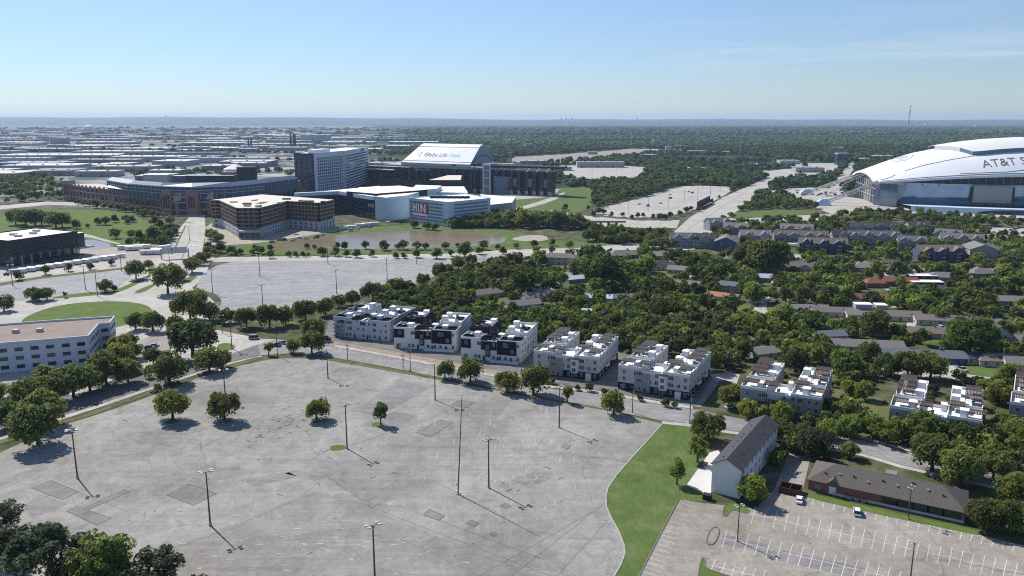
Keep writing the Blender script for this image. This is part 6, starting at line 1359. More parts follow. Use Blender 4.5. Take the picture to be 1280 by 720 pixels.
def mirror_glass():
    m,nt,b=newmat('mirrored_blue_glass'); b.inputs['Roughness'].default_value=.08; b.inputs['Specular IOR Level'].default_value=.7; b.inputs['Metallic'].default_value=.55
    p=worldpos(nt); nt.links.new(ramp(nt,noise(nt,p,.08,3,.6,.4),[(.35,(.14,.2,.28)),(.6,(.2,.265,.345))]),b.inputs['Base Color'])
    v=N(nt,'ShaderNodeTexVoronoi'); v.inputs['Scale'].default_value=.16; nt.links.new(p,v.inputs['Vector']); bp=N(nt,'ShaderNodeBump'); bp.inputs['Strength'].default_value=.06; bp.inputs['Distance'].default_value=2.; nt.links.new(v.outputs['Color'],bp.inputs['Height']); nt.links.new(bp.outputs[0],b.inputs['Normal']); return m
dome()
# ---------------------------------------------------------------- industrial belt at the left, far things
def pip(x,y,poly):
    c=False; n=len(poly)
    for i in range(n):
        a=poly[i];b=poly[i-1]
        if (a[1]>y)!=(b[1]>y) and x<(b[0]-a[0])*(y-a[1])/(b[1]-a[1])+a[0]: c=not c
    return c
WHS=[]
RV=[MB().box(-2,2,-2,2,0,1.8).mesh('roof_vent',M[k]) for k in ('lamphead','metal')]
def warehouse(x,y,L,W,h,rz,ri,wi,label,group):
    t=thing('warehouse',label,'warehouse',(x,y,0),rz,group); WHS.append((x,y,max(L,W)/2))
    MB().box(-L/2,L/2,-W/2,W/2,0,h,0,False).build('wall',WW[wi],t)
    m=MB(); m.box(-L/2-.5,L/2+.5,-W/2-.5,W/2+.5,h,h+.8); r=m.build('roof',WH[ri],t)
    n=max(2,int(L/30))
    for i in range(n): inst('roof_vent',RV[i%2],r,(-L/2+L*(i+.5)/n,-W*.2,h+.81))
    d=MB()
    for i in range(n): d.box(-L/2+L*(i+.3)/n-2,-L/2+L*(i+.3)/n+2,-W/2-.25,-W/2+.1,0,4)
    d.build('loading_door',M['darkgrey'],t)
hand=[((60,214),150,80,14,.02,0,0,'long low warehouse with a row of white roof boxes left of the ballpark, nearest one'),((118,211),70,50,10,0,0,0,'short white roofed warehouse right of the row of roof boxes'),((280,203),230,45,12,-.09,2,0,'longest grey roofed shed running behind the ballpark scoreboard'),((80,198),330,110,11,.03,0,1,'widest white roofed warehouse in the industrial belt'),((150,193),260,90,11,.0,3,0,'tan roofed warehouse behind the widest white one'),((210,218),60,40,9,0,0,1,'small white roofed shed just behind the ballpark stand'),((125,220),80,40,10,.03,3,0,'tan shed above the corner tower of the ballpark'),((110,169),60,40,24,0,1,0,'tall pale block far off beside the white dome'),((75,180),70,40,26,0,3,1,'brownish tall block far off in the industrial belt'),((395,177),140,60,34,0,0,0,'long pale factory block behind the hotel'),((350,184),260,80,15,0,0,0,'white factory shed left of the hotel roof'),((430,187),200,60,13,0,3,0,'tan factory shed right behind the hotel roof'),((550,186),60,30,9,0,1,0,'low shed at the edge of the wood above the hotel'),((478,216),60,40,10,.1,1,1,'grey shed between the hotel and the lettered roof'),((470,208),120,40,9,.1,3,1,'long tan shed between the hotel and the lettered roof'),((30,203),140,60,12,.02,2,0,'grey roofed warehouse at the far left')]
for (p,L,W,h,rz,ri,wi,l) in hand: x,y=G(*p); warehouse(x,y,L,W,h,rz,ri,wi,l,'big sheds of the industrial belt')
rr=random.Random(21); made=0; tries=0
while made<205 and tries<6000:
    tries+=1; px=rr.uniform(-40,520); py=rr.choice([rr.uniform(160,175),rr.uniform(164,225)])
    if px>365 and py>190: continue
    if px>200 and py>212: continue
    if py>224 and px<90: continue
    x,y=G(px,py); k=max(1,y/2500); L=rr.uniform(50,190)*min(k,1.7); W=rr.uniform(35,90)*min(k,1.4); 
    if any(abs(x-a)<(L/2+b+12) and abs(y-c)<(W/2+b*.6+14) for a,c,b in WHS): continue
    ri=rr.choice([0,0,0,1,1,2,3,3,4]); warehouse(x,y,L,W,rr.uniform(8,13),rr.uniform(-.06,.06),ri,rr.randrange(3),{0:'white',1:'light grey',2:'blue-grey',3:'tan',4:'dark'}[ri]+' roofed warehouse among many in the industrial belt towards the horizon','warehouses in the industrial belt'); made+=1
# pale small buildings scattered in the woods beyond the ballparks
for i in range(60):
    px=rr.uniform(560,1290); py=rr.choice([rr.uniform(157,164),rr.uniform(160,200)]); x,y=G(px,py)
    if 1060<px and py>170: continue
    k=max(1,y/3000); ri=rr.choice([0,3,1]); t=thing('distant_building','pale low building glimpsed in the far woods','building',(x,y,0),rr.uniform(-.2,.2),'far buildings in the woods'); L=rr.uniform(25,80)*k*.8; W=rr.uniform(15,35)*k*.6
    h=rr.uniform(9,14)
    MB().box(-L/2,L/2,-W/2,W/2,0,h,0,False).build('wall',WW[0],t); MB().box(-L/2-.4,L/2+.4,-W/2-.4,W/2+.4,h,h+.6).build('roof',WH[ri],t); WHS.append((x,y,L/2))
for px,py,L,W,h,ri,l in [(750,209,110,30,12,2,'blue-grey flat building beyond the far car park'),(665,205,60,25,8,1,'low grey shops right of the lettered roof'),(700,213,50,22,8,3,'low tan shops beside the far car park'),(830,191,120,40,9,0,'long white roofed store in the woods'),(900,193,60,30,9,3,'tan store right of the long white roofed store'),(1010,215,60,25,9,4,'dark red roofed building between the pale car parks'),(1102,200,50,30,12,0,'white building behind the stadium roof'),(1075,203,40,25,10,0,'pale shed above the stadium approach road'),(985,205,50,25,9,3,'tan shed beside the pale car parks'),(870,214,40,20,7,3,'tan roofs inside the green wood')]:
    x,y=G(px,py); warehouse(x,y,L,W,h,0,ri,0,l,None)
def far_tower(px,base,top,w,label,name='office_tower',mat='signgrey',d=None):
    D=d or 24500; w*=1.7; x=(px-640)/F*D; h=110+(149-top)/1000*D*CT; t=thing(name,label,'tower',(x,D*.999,0)); MB().box(-w/2,w/2,-w/2,w/2,0,h).build('shaft',M[mat],t); MB().box(-w/4,w/4,-w/4,w/4,h,h+w*.3).build('crown',M[mat],t)
for px,top,w,l in [(700,147.4,28,'tallest tower of the far skyline cluster, left'),(706,148,36,'middle block of the far skyline cluster'),(713,147.6,28,'right tower of the far skyline cluster'),(793,147.9,26,'lone tower on the horizon right of the skyline cluster'),(897,148,28,'lone tower on the horizon in the right half'),(218,145,26,'lone tower on the left hill ridge')]: far_tower(px,0,top,w,l)
# water towers, dome tank, lattice mast, chimneys
def water_tower(px,py,top,dia,label):
    x,y=G(px,py); h=110+(149-top)/1000*y*1.02; t=thing('water_tower',label,'water tower',(x,y,0)); m=MB(); n=14; rad=dia/2; zc=h-rad*.55
    for i in range(n):
        a0,a1=2*math.pi*i/n,2*math.pi*(i+1)/n
        for j in range(6):
            b0,b1=-math.pi/2+math.pi*j/6,-math.pi/2+math.pi*(j+1)/6
            m.face([(rad*math.cos(b0)*math.cos(a0),rad*math.cos(b0)*math.sin(a0),zc+rad*.55*math.sin(b0)),(rad*math.cos(b0)*math.cos(a1),rad*math.cos(b0)*math.sin(a1),zc+rad*.55*math.sin(b0)),(rad*math.cos(b1)*math.cos(a1),rad*math.cos(b1)*math.sin(a1),zc+rad*.55*math.sin(b1)),(rad*math.cos(b1)*math.cos(a0),rad*math.cos(b1)*math.sin(a0),zc+rad*.55*math.sin(b1))])
    m.build('tank',M['white'],t); MB().tube((0,0,0),(0,0,zc-rad*.4),rad*.3,rad*.22,10).build('stem',M['white'],t)
water_tower(1146,158,151.5,36,'white water tower on a stem near the right horizon'); water_tower(1157,158.5,154.5,40,'squat white water tower right of the stemmed one'); water_tower(574,158,152.5,30,'white water tower above the lettered roof'); water_tower(112,165,155.5,90,'white domed tank far off in the industrial belt')
def mast():
    x=(1121-640)/F*6000; y=6000*.99; t=thing('lattice_mast','red and white lattice mast standing up to the sky on the right','mast',(x,y,0)); h=110+(149-132)/1000*6000
    for k in range(6):
        m=MB(); z0,z1=h*k/6,h*(k+1)/6
        for a in range(3): 
            an=a*2.094; an2=an+2.094; m.tube((5*math.cos(an),5*math.sin(an),z0),(5*math.cos(an),5*math.sin(an),z1),0.7,n=4)
            for j in range(4): m.tube((5*math.cos(an),5*math.sin(an),z0+(z1-z0)*j/4),(5*math.cos(an2),5*math.sin(an2),z0+(z1-z0)*(j+1)/4),.35,n=4)
        m.build('lattice_section',M['metal' if k%2 else 'rust'],t)
mast()
for px,l in ((311,'left of two thin chimneys in the industrial belt'),(314.5,'right of two thin chimneys in the industrial belt'),(364,'dark stubby chimney left of the factory block'),(368.5,'thicker dark chimney left of the factory block')):
    x,y=G(px,186); top=172 if px<320 else 167; h=110+(149-top)/1000*y; t=thing('chimney',l,'chimney',(x,y,0)); MB().tube((0,0,0),(0,0,h),4 if px<366 else 7,3 if px<366 else 6,10).build('shaft',M['darkgrey'],t); MB().tube((0,0,h),(0,0,h+2),3.4 if px<366 else 6.6,n=10).build('cap',M['metal'],t)
# blue tower building left of stadium
x,y=G(1051,206); t=thing('office_building','small blue glass office tower left of the stadium roof','office',(x,y,0)); MB().box(-13,13,-10,10,0,26).build('wall',M['blueglass'],t); MB().box(-13.4,13.4,-10.4,10.4,26,29).build('roof',M['lamphead'],t); WHS.append((x,y,18))
m=MB(); m.box(-12,12,-10.2,-10.05,11,12.5).box(-12,12,-10.2,-10.05,19,20.5); m.build('floor_band',M['palesiding'],t)
# ---------------------------------------------------------------- woods
def blocked(x,y,r):
    for a,b,z_,w_,d_ in BLK:
        dx,dy=x-a,y-b; u=dx*math.cos(z_)+dy*math.sin(z_); v=-dx*math.sin(z_)+dy*math.cos(z_); mg=r*.75+.8
        if -mg<u<w_+mg and -mg<v<d_+mg: return True
    for h in HOUSES:
        if (x-h[0])**2+(y-h[1])**2<(h[2]+r*.55)**2: return True
    return False
SHEETS=[o for o in bpy.data.objects if o.get('kind')=='structure' and o.name.split('.')[0] in('street','road','driveway','boulevard','lawn','parking_lot','lake','pond','plaza','park_lawn','footpath','spillway','pad','field','sidewalk')]
SP=[]
for o in SHEETS:
    f=o.data.polygons[0]; pl=[(o.data.vertices[i].co.x,o.data.vertices[i].co.y) for i in f.vertices]; xs=[p[0] for p in pl]; ys=[p[1] for p in pl]; SP.append((min(xs),max(xs),min(ys),max(ys),pl))
def on_sheet(x,y):
    for a,b,c,d,pl in SP:
        if a<=x<=b and c<=y<=d and pip(x,y,pl): return True
    return False
BIGB=[]
for poly,m_ in BIG:
    cx=sum(p[0] for p in poly)/len(poly); cy_=sum(p[1] for p in poly)/len(poly)
    BIGB.append([(cx+(p[0]-cx)*1.06+ (m_ if p[0]>cx else -m_)*.5,cy_+(p[1]-cy_)*1.06) for p in poly])
def in_big(x,y): return any(pip(x,y,p) for p in BIGB)
def hides(px,py,wpx):
    for h in HOUSES:
        if h[3] and abs(px-h[3])<h[5]*.9+wpx*.25 and h[4]-2<py<h[4]+wpx*.8+4: return True
    return False
def fill(poly,n,size,kinds,region,seed,pk=.9):
    g=random.Random(seed); xs=[p[0] for p in poly]; ys=[p[1] for p in poly]; out=[]
    W=[G(*p) for p in poly]; wx=[p[0] for p in W]; wy=[p[1] for p in W]
    for k in range(n*50):
        if len(out)>=n: break
        x=g.uniform(min(wx),max(wx)); y=g.uniform(min(wy),max(wy))
        if not pip(x,y,W): continue
        r=g.uniform(*size)/2
        if on_sheet(x,y) or blocked(x,y,r) or in_big(x,y): continue
        px,py=P(x,y); wpx=2*r*1000/math.hypot(x,y,H)
        if hides(px,py,wpx) and g.random()<pk: continue
        if any((x-a)**2+(y-b)**2<((r+c)*.62)**2 for a,b,c in TREES): continue
        TREES.append((x,y,r)); out.append((wpx,x,y,2*r,g.choice(kinds),region))
    return out
FL=[]
ga='the wood behind the navy townhouses'; 
FL+=fill([(470,380),(520,372),(590,342),(618,330),(630,352),(650,395),(700,400),(690,412),(610,400),(560,392),(520,384)],110,(7,12),['oak','oak','green'],ga,31)
FL+=fill([(690,412),(660,392),(760,388),(840,385),(915,402),(930,440),(905,462),(880,440),(800,422)],130,(8,14),['oak','green','green','olive','lite'],'the wood behind the pale grey townhouses',32)
FL+=fill([(900,460),(930,410),(1010,405),(1045,425),(1065,470),(1035,462),(1000,470),(970,452),(935,448)],130,(8,15),['green','lite','lite','oak'],'the bright wood behind the first taupe block',33)
FL+=fill([(620,330),(700,322),(860,318),(905,340),(930,400),(830,392),(700,398),(640,392)],125,(7,14),['oak','oak','green','lite'],'the shady gardens around the tan house',34)
FL+=fill([(860,318),(1290,335),(1290,405),(1100,392),(980,386),(930,390),(900,350)],215,(8,15),['green','oak','lite','lite','lite','olive'],'the gardens above the ranch houses',35,.92)
FL+=fill([(1000,405),(1290,420),(1290,470),(1150,462),(1040,445),(1000,430)],75,(7,13),['green','oak','oak','lite'],'the back gardens between the two house rows',36)
FL+=fill([(1050,465),(1190,476),(1290,490),(1290,520),(1235,505),(1225,482),(1150,475),(1095,472),(1048,490)],150,(5,10),['green','oak','lite','olive'],'the planting behind the taupe townhouses',37)
FL+=fill([(935,505),(1040,512),(1110,535),(1290,565),(1290,592),(1130,560),(1000,535),(930,525)],110,(6,11),['green','oak','lite'],'the planting before the taupe townhouses',38)
FL+=fill([(950,590),(985,555),(1030,560),(1012,572),(985,568),(955,605)],14,(6,10),['green','oak'],'the shade between gabled and brick buildings',39)
FL+=fill([(1215,640),(1290,650),(1290,682),(1230,664)],10,(6,10),['oak','green'],'the corner beyond the brick building',40)
FL+=fill([(830,296),(862,302),(930,315),(1290,338),(1290,285),(1130,268),(1030,270),(905,276),(880,290)],330,(6,12),['green','oak','oak','lite'],'the apartment grounds below the stadium',41,.55)
FL+=fill([(735,300),(835,293),(842,312),(800,312),(740,308)],60,(7,11),['oak','green'],'the creek wood below the road bridge',42)
FL+=fill([(560,286),(650,285),(735,288),(740,276),(700,270),(640,268),(620,262),(612,276),(570,283)],130,(8,13),['lite','green','oak'],'the grove right of the pale blue garage',43)
FL+=fill([(740,262),(738,240),(760,226),(800,226),(862,231),(815,243),(780,252)],220,(8,13),['oak','green'],'the wood behind the pale car park',44)
FL+=fill([(805,206),(830,203),(950,226),(985,230),(955,236),(920,233),(860,231),(800,228)],260,(9,14),['green','oak'],'the wood between the car parks',45)
FL+=fill([(870,310),(905,277),(940,252),(958,238),(962,242),(945,256),(915,276),(890,305)],70,(5,9),['oak','green'],'the strip along the wide boulevard',46)
FL+=fill([(862,292),(905,262),(935,244),(930,236),(900,248),(865,268),(845,290)],26,(4,7),['small'],'the strip along the wide boulevard',47)
FL+=fill([(930,262),(945,247),(1005,246),(1035,258),(1020,262)],120,(6,10),['oak','green'],'the tree block below the stadium car park',48)
FL+=fill([(1040,240),(1062,210),(1050,212),(1000,232),(1010,238)],60,(6,10),['oak'],'the trees along the stadium approach',49)
FL+=fill([(1103,264),(1290,278),(1290,284),(1100,270)],26,(6,9),['green','olive'],'the row under the blue glass wall',50)
FL+=fill([(-20,262),(-20,222),(60,222),(90,230),(88,248),(60,255)],130,(9,14),['oak','green'],'the wood left of the brick ballpark',51)
FL+=fill([(150,300),(205,290),(222,290),(210,308),(160,308)],30,(6,10),['oak'],'the corner of the park lawn',52)
FL+=fill([(690,240),(740,222),(740,232),(700,256),(740,262),(700,266)],40,(5,9),['oak','small'],'the park slopes right of the lettered roof ballpark',53)
FL+=fill([(640,226),(700,218),(720,226),(690,232)],60,(7,11),['oak'],'the trees behind the roof tracks',54)
FL+=fill([(250,322),(330,318),(330,314),(262,312)],14,(4,8),['small','oak'],'the boulevard end of the lake road',55)
FL+=fill([(1060,208),(1290,205),(1290,190),(1120,186),(1060,196)],30,(9,14),['oak','green'],'the wood behind the stadium',56)
FL+=fill([(690,425),(760,402),(850,415),(908,440),(912,463),(886,470),(880,450),(800,445),(750,432),(700,430)],90,(8,13),['oak','green','oak'],'the wood behind the pale grey townhouses',61,0)
FL+=fill([(470,392),(600,398),(680,405),(700,415),(690,430),(600,420),(520,400)],80,(7,11),['oak','green'],'the wood behind the navy townhouses',62,0)
FL.sort(key=lambda a:-a[0])
NI=max(0,300-NHAND); cl={'oak':'dark green','green':'green','lite':'bright green','olive':'grey-green','small':'small dark'}
KM={}
for wpx,x,y,d,k,reg in FL[:NI]: tree(0,0,d,k,f'{cl[k]} tree in {reg}','trees of the gardens and woods',world=(x,y)); TREES.pop()
# remaining trees: one mass
def woods():
    g=np.random.default_rng(5); V=[];
    base=[crown_arrays(900+i,18,420,.17,'dome') for i in range(5)]
    far=[crown_arrays(950+i,9,110,.33,'dome',(.3,.42)) for i in range(5)]
    def lump(i,n,m):
        gg=np.random.default_rng(i); V_=[]
        P_=[[None]*(n) for _ in range(m+1)]
        for j in range(m+1):
            b_=-.35+ (math.pi/2+.35)*j/m
            for q_ in range(n):
                a_=2*math.pi*q_/n+gg.uniform(-.2,.2); rr_=gg.uniform(.78,1.1); P_[j][q_]=(rr_*math.cos(b_)*math.cos(a_),rr_*math.cos(b_)*math.sin(a_),rr_*.9*math.sin(b_)+.35)
        top=(0,0,1.2+gg.uniform(-.1,.1)); P_[m]=[top]*n
        for j in range(m):
            for q_ in range(n): V_+=[P_[j][q_],P_[j][(q_+1)%n],P_[j+1][(q_+1)%n],P_[j+1][q_]]
        return np.array(V_)
    mid=[np.concatenate([lump(i,8,4),crown_arrays(860+i,9,60,.3,'dome',(.4,.5))]) for i in range(5)]
    low=[lump(40+i,7,3) for i in range(5)]
    tiny=[crown_arrays(980+i,6,26,.62,'dome',(.35,.45)) for i in range(5)]
    cols=[]; 
    colmap={'oak':(.112,.142,.036),'green':(.15,.188,.042),'lite':(.19,.24,.047),'olive':(.12,.14,.07),'small':(.112,.142,.036)}
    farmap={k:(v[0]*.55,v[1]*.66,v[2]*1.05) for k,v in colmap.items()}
    def add(x,y,r,hk,src,col):
        b=src[g.integers(0,5)]; a=g.uniform(0,6.28); c,s=math.cos(a),math.sin(a)
        v=np.empty_like(b); v[:,0]=(b[:,0]*c-b[:,1]*s)*r+x; v[:,1]=(b[:,0]*s+b[:,1]*c)*r+y; v[:,2]=b[:,2]*r*hk+r*.35
        V.append(v); cc=np.array(col)*g.uniform(.6,1.4); cols.append(np.repeat(cc[None],len(b),0)*g.uniform(.85,1.15,(len(b)//4,1)).repeat(4,0))
    for wpx,x,y,d,k,reg in FL[NI:]: add(x,y,d/2,1.0,base if wpx>11 else far,colmap[k])
    # the great wood to the horizon
    dens=lambda x,y:1
    rg=random.Random(77); cnt=0
    def clear(x,y): return on_sheet(x,y) or in_big(x,y) or any(abs(x-a)<c+6 and abs(y-b)<c*.7+6 for a,b,c in WHS)
    for (d0,d1,n,rs,src) in ((1150,2000,5600,(5,8),mid),(2000,3200,7500,(6.5,10.5),mid),(3200,5200,10000,(10,16),low),(5200,9500,9500,(16,30),low)):
        for i in range(n):
            d=math.sqrt(rg.uniform(d0*d0,d1*d1)); px=rg.uniform(-30,1310); x=(px-640)/F*d; y=d
            _,row_=P(x,y)
            edge=545-(row_-165)*.5 if row_<200 else 640
            wooded=px>edge+40*math.sin(y*.004)
            if not wooded:
                if rg.random()>.20: continue
                if math.sin(y*.013+x*.002)+.6*math.sin(x*.011+y*.03)<.35: continue
            else:
                if math.sin(x*.006+1.3)*math.sin(y*.0043+.7)+.5*math.sin(x*.0021-y*.0031)>.82: continue
                if px>1062 and d<1400: continue
            if clear(x,y): continue
            k=rg.choice(['oak','oak','green','green','lite'] if d<2500 else ['oak','green','green'])
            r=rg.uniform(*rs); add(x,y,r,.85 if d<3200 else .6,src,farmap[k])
    v=np.concatenate(V); c=np.concatenate(cols)
    me=quads_mesh('woods',v,None); at=me.color_attributes.new('tone','FLOAT_COLOR','POINT'); at.data.foreach_set('color',np.concatenate([c,np.ones((len(c),1))],1).astype(np.float32).ravel())
    m,nt,b=newmat('woods_leaves'); b.inputs['Roughness'].default_value=.7; b.inputs['Specular IOR Level'].default_value=.1
    a=N(nt,'ShaderNodeAttribute',attribute_name='tone'); f=noise(nt,worldpos(nt),.25,3); nt.links.new(mixc(nt,.6,a.outputs['Color'],mixc(nt,1,a.outputs['Color'],ramp(nt,f,[(.3,.7),(.7,1.3)]),'MULTIPLY')),b.inputs['Base Color'])
    tr=N(nt,'ShaderNodeBsdfTranslucent'); nt.links.new(a.outputs['Color'],tr.inputs['Color']); mx=N(nt,'ShaderNodeMixShader'); mx.inputs[0].default_value=.38; nt.links.new(b.outputs[0],mx.inputs[1]); nt.links.new(tr.outputs[0],mx.inputs[2]); nt.links.new(mx.outputs[0],nt.nodes['Material Output'].inputs['Surface'])
    me.materials.clear(); me.materials.append(m); o=bpy.data.objects.new('woods',me); link(o); tag(o,'countless trees of the woods and gardens fading towards the horizon','woods',None,'stuff')
woods()
# low undergrowth and hedges that fill the gaps of the gardens
def hedges():
    g=np.random.default_rng(8); rg=random.Random(9); V=[]; base=[crown_arrays(700+i,8,90,.3,'flat',(.3,.45)) for i in range(4)]
    W=[G(*p) for p in [(470,382),(620,330),(860,318),(1290,338),(1290,592),(1130,560),(935,520),(905,465),(800,425),(600,400)]]; wx=[p[0] for p in W]; wy=[p[1] for p in W]; k=0
    while k<1500:
        x=rg.uniform(min(wx),max(wx)); y=rg.uniform(min(wy),max(wy))
        if not pip(x,y,W) or on_sheet(x,y) or blocked(x,y,1): 
            k+=.3; continue
        k+=1; b=base[k and int(k)%4]; r=rg.uniform(1,2.6); v=b*np.array([r*1.2,r,r*.8])+np.array([x,y,0]); V.append(v)
    me=quads_mesh('undergrowth',np.concatenate(V),M['leafdark']); o=bpy.data.objects.new('undergrowth',me); link(o); tag(o,'low shrubs and hedges filling the gardens between the houses','shrubs',None,'stuff')
hedges()
# ---------------------------------------------------------------- lamp posts, poles, vehicles, street things
def lot_lamp():
    t=thing('lamp_post','','lamp post',(0,0,0))
    MB().tube((0,0,0),(0,0,.9),.36,.36,12).build('concrete_base',M['kerb'],t)
    MB().tube((0,0,.9),(0,0,15.6),.22,.14,10).build('pole',M['darkmetal'],t)
    MB().box(-1.5,1.5,-.06,.06,15.45,15.6).box(-.06,.06,-.9,.9,15.3,15.44).build('crossarm',M['darkmetal'],t)
    for x in(-1.25,1.25):
        for y in(-.55,.55): 
            h=MB(); h.box(-.42,.42,-.3,.3,0,.26,0).box(-.34,.34,-.22,.22,-.05,0,1); h.build('lamp_head',[M['lamphead'],M['darkmetal']],t,(x,y,15.62))
    return t
proto=lot_lamp(); pk=tree_of(proto); first=[True]
def lamp(px,py,label,sc=1.0,group='lamp posts on the car parks',rz=None):
    x,y=G(px,py); s=(1.15,1.15,sc) if sc>.75 else (.8,.8,sc)
    if first[0]:
        first[0]=False; o=proto; o.location=(x,y,.05); o.rotation_euler=(0,0,.4); o.scale=s; o['label']=label; o['group']=group; return o
    return copy_tree(proto,pk,(x,y,.05),R.uniform(0,1) if rz is None else rz,s,label,group)
for px,py,l,s in [(97,598,'lamp post with four heads beside the dark square patches at left of the grey lot',1.02),(263,657,'four headed lamp post in the grey lot right of the crumbled dark patch',1.02),(469,733,'lamp post whose foot is cut off by the bottom edge of the picture',1.02),(434,561,'lamp post standing on the small oval grass patch in the grey lot',1.0),(611,610,'lamp post right of the tall bare mast',1.0),(410,473,'lamp post at the far edge of the grey lot near the verge',.82),(544,500,'lamp post at the far edge of the grey lot left of the small street trees',.95),(699,535,'lamp post near the far right corner of the grey lot',1.0),(282,500,'lamp post rising behind the second tree of the grey lot',.8)]: lamp(px,py,l,s)
for px,py,s,l in [(266,367,1,'lamp post on the curved entry of the far grey lot'),(325,346,1,'lamp post at the left back of the far grey lot'),(421,367,1,'lamp post in the middle of the far grey lot'),(484,350,1,'lamp post at the right of the far grey lot'),(329,389,1,'lamp post at the near edge of the far grey lot'),(521,330,.9,'lamp post at the back right of the far grey lot'),(410,330,.8,'lamp post at the back middle of the far grey lot'),(107,362,1,'left of two lamp posts in the striped left lot'),(122,370,1.1,'right of two lamp posts on the striped left lot edge'),(16,357,.9,'lamp post on the long median before the black hall'),(152,339,.8,'lamp post at the far end of the striped left lot'),(290,436,.85,'lamp post on the little grass triangle by the corner'),(278,416,.6,'low lamp post on the drive by the far lot entrance'),(605,345,.9,'lamp post at the mouth of the side street below the lake road'),(213,339,.9,'lamp post by the sign gantry on the boulevard'),(237,300,.8,'lamp post on the boulevard centre strip')]: lamp(px,py,l,s)
for i,(px,py) in enumerate([(760,262),(785,268),(810,265),(835,262),(855,254),(872,250),(888,243),(900,240),(878,237),(740,222),(770,218),(790,214)]): lamp(px,py,'tiny lamp post on a far pale car park',1.0,'lamp posts on the far car parks')
for px,py,l,s in [(921.7,677,'lamp post at the island corner of the striped lot',.66),(1135,649,'lamp post on the grass strip before the brick building',.62),(1138,724,'lamp post in the middle of the striped lot at the bottom edge',.62)]: lamp(px,py,l,s,'lamp posts of the striped lot')
# tall bare mast
x,y=G(572.5,618); t=thing('mast','tall bare slender mast standing alone in the grey lot, twice the lamp height','mast',(x,y,.05),0); MB().tube((0,0,0),(1.6,0,31.5),.22,.09,10).build('shaft',M['darkmetal'],t); MB().box(-.5,.5,-.5,.5,0,.25).build('foot',M['kerb'],t); MB().box(-.45,-.2,-.15,.15,2.9,3.4).build('junction_box',M['darkmetal'],t)
# utility poles
def upole(px,py,h,label,lamp_=False,rz=-.5):
    x,y=G(px,py); t=thing('utility_pole',label,'utility pole',(x,y,.05),rz,'utility poles along the street'); MB().tube((0,0,0),(0,0,h),.19,.13,8).build('pole',M['polewood'],t)
    MB().box(-1.2,1.2,-.08,.08,h-1.1,h-.9).build('crossarm',M['polewood'],t)
    for a in(-1,0,1): MB().tube((a,0,h-.9),(a,0,h-.55),.09,n=6).build('insulator',M['lamphead'],t)
    MB().tube((.35,0,h-3.2),(.35,0,h-2.2),.28,n=10).build('transformer',M['metal'],t)
    if lamp_: MB().tube((0,0,h-3),(0,-2.6,h-2.5),.07,n=6).build('lamp_arm',M['metal'],t); MB().box(-.2,.2,-3.2,-2.5,h-2.6,h-2.42).build('lamp_head',M['lamphead'],t)
for a in [(513,464,12.5,'utility pole on the verge before the first navy and white townhouses',True),(504,461,7,'short black post with an arm on the verge left of the utility pole'),(790.5,516,11,'utility pole beside the bright pear-shaped street tree'),(862,530,12,'utility pole at the sidewalk corner near the top of the field'),(434.5,450,8,'slim post on the verge at the silver car',True),(347,446,12,'utility pole at the tip of the grey lot'),(1236,575,12,'utility pole with insulators among the trees right of the street'),(1007,560,10,'utility pole hidden behind the olive oak')]: upole(*a)
# cars
def car_kind(kind,L,W,Hh,cab):
    t=thing(kind,'','car',(0,0,0)); z=.32
    b=MB(); pr=[(-L/2,z),(-L/2,.78),(-L/2+.12,.92),(L*.26,.98),(L/2-.1,.78),(L/2,.55),(L/2,z)]
    def ex(profile,w,m,tap=0):
        n=len(profile); i0=len(b.v)
        for s in(-1,1):
            for i,(x,zz) in enumerate(profile): b.v.append((x,s*(w/2-tap*max(0,zz-.95)),zz))
        for i in range(n): j=(i+1)%n; b.f.append((i0+i,i0+n+i,i0+n+j,i0+j)); b.m.append(m)
        b.f.append(tuple(i0+i for i in range(n))); b.m.append(m); b.f.append(tuple(i0+n+i for i in reversed(range(n)))); b.m.append(m)
    ex(pr,W,0); b.build('body',M['car_white'],t)
    b=MB(); c0,c1=cab; ex([(c0-.05,.95),(c0+.35,Hh-.08),(c1-.75,Hh-.08),(c1+.1,.96)],W*.96,0,.22); b.build('glasshouse',M['glass'],t)
    b=MB(); ex([(c0+.3,Hh-.085),(c0+.45,Hh),(c1-.85,Hh),(c1-.7,Hh-.085)],W*.9,0,.22); b.build('roof',M['car_white'],t)
    for x in(-L*.31,L*.31):
        for s in(-1,1): w=MB(); w.tube((x,s*(W/2-.2),.33),(x,s*(W/2+.02),.33),.33,n=14); w.build('wheel',M['tyre'],t)
    for s in(-1,1): MB().box(L/2-.03,L/2+.02,s*W*.34-.18,s*W*.34+.18,.58,.74).build('headlight',M['lamphead'],t)
    if kind=='pickup_truck': MB().box(-L/2+.12,c0-.1,-W/2+.14,W/2-.14,.93,.985).build('cargo_bed',M['darkgrey'],t)
    return t
CARS={k:car_kind(*v) for k,v in dict(sedan=('parked_car',4.6,1.85,1.45,(-1.6,1.25)),suv=('parked_suv',4.8,1.95,1.75,(-2.25,1.1)),pickup=('pickup_truck',5.6,2.0,1.85,(-.5,1.6)),van=('parked_van',5.6,2.1,2.3,(-2.7,2.0))).items()}
CK={k:tree_of(o) for k,o in CARS.items()}
def car(px,py,kind,col,ang,label,group='cars parked by the houses and lots',world=None,z=.08,sc=None):
    x,y=world or G(px,py); o=copy_tree(CARS[kind],CK[kind],(x,y,z),math.radians(ang),sc,label,group); o['category']={'pickup':'truck','van':'van'}.get(kind,'car')
    if col!='white':
        for c in bpy.data.objects[-1:]: pass
        ch=[c for c in COL.objects if c.parent==o] if False else None
        CARCOL.append((o,col))
    return o
CARCOL=[]
car(999,627,'sedan','white',68,'small white car nearest the open red dumpster'); car(1071,642,'suv','white',70,'white car parked at the grass strip before the brick building')
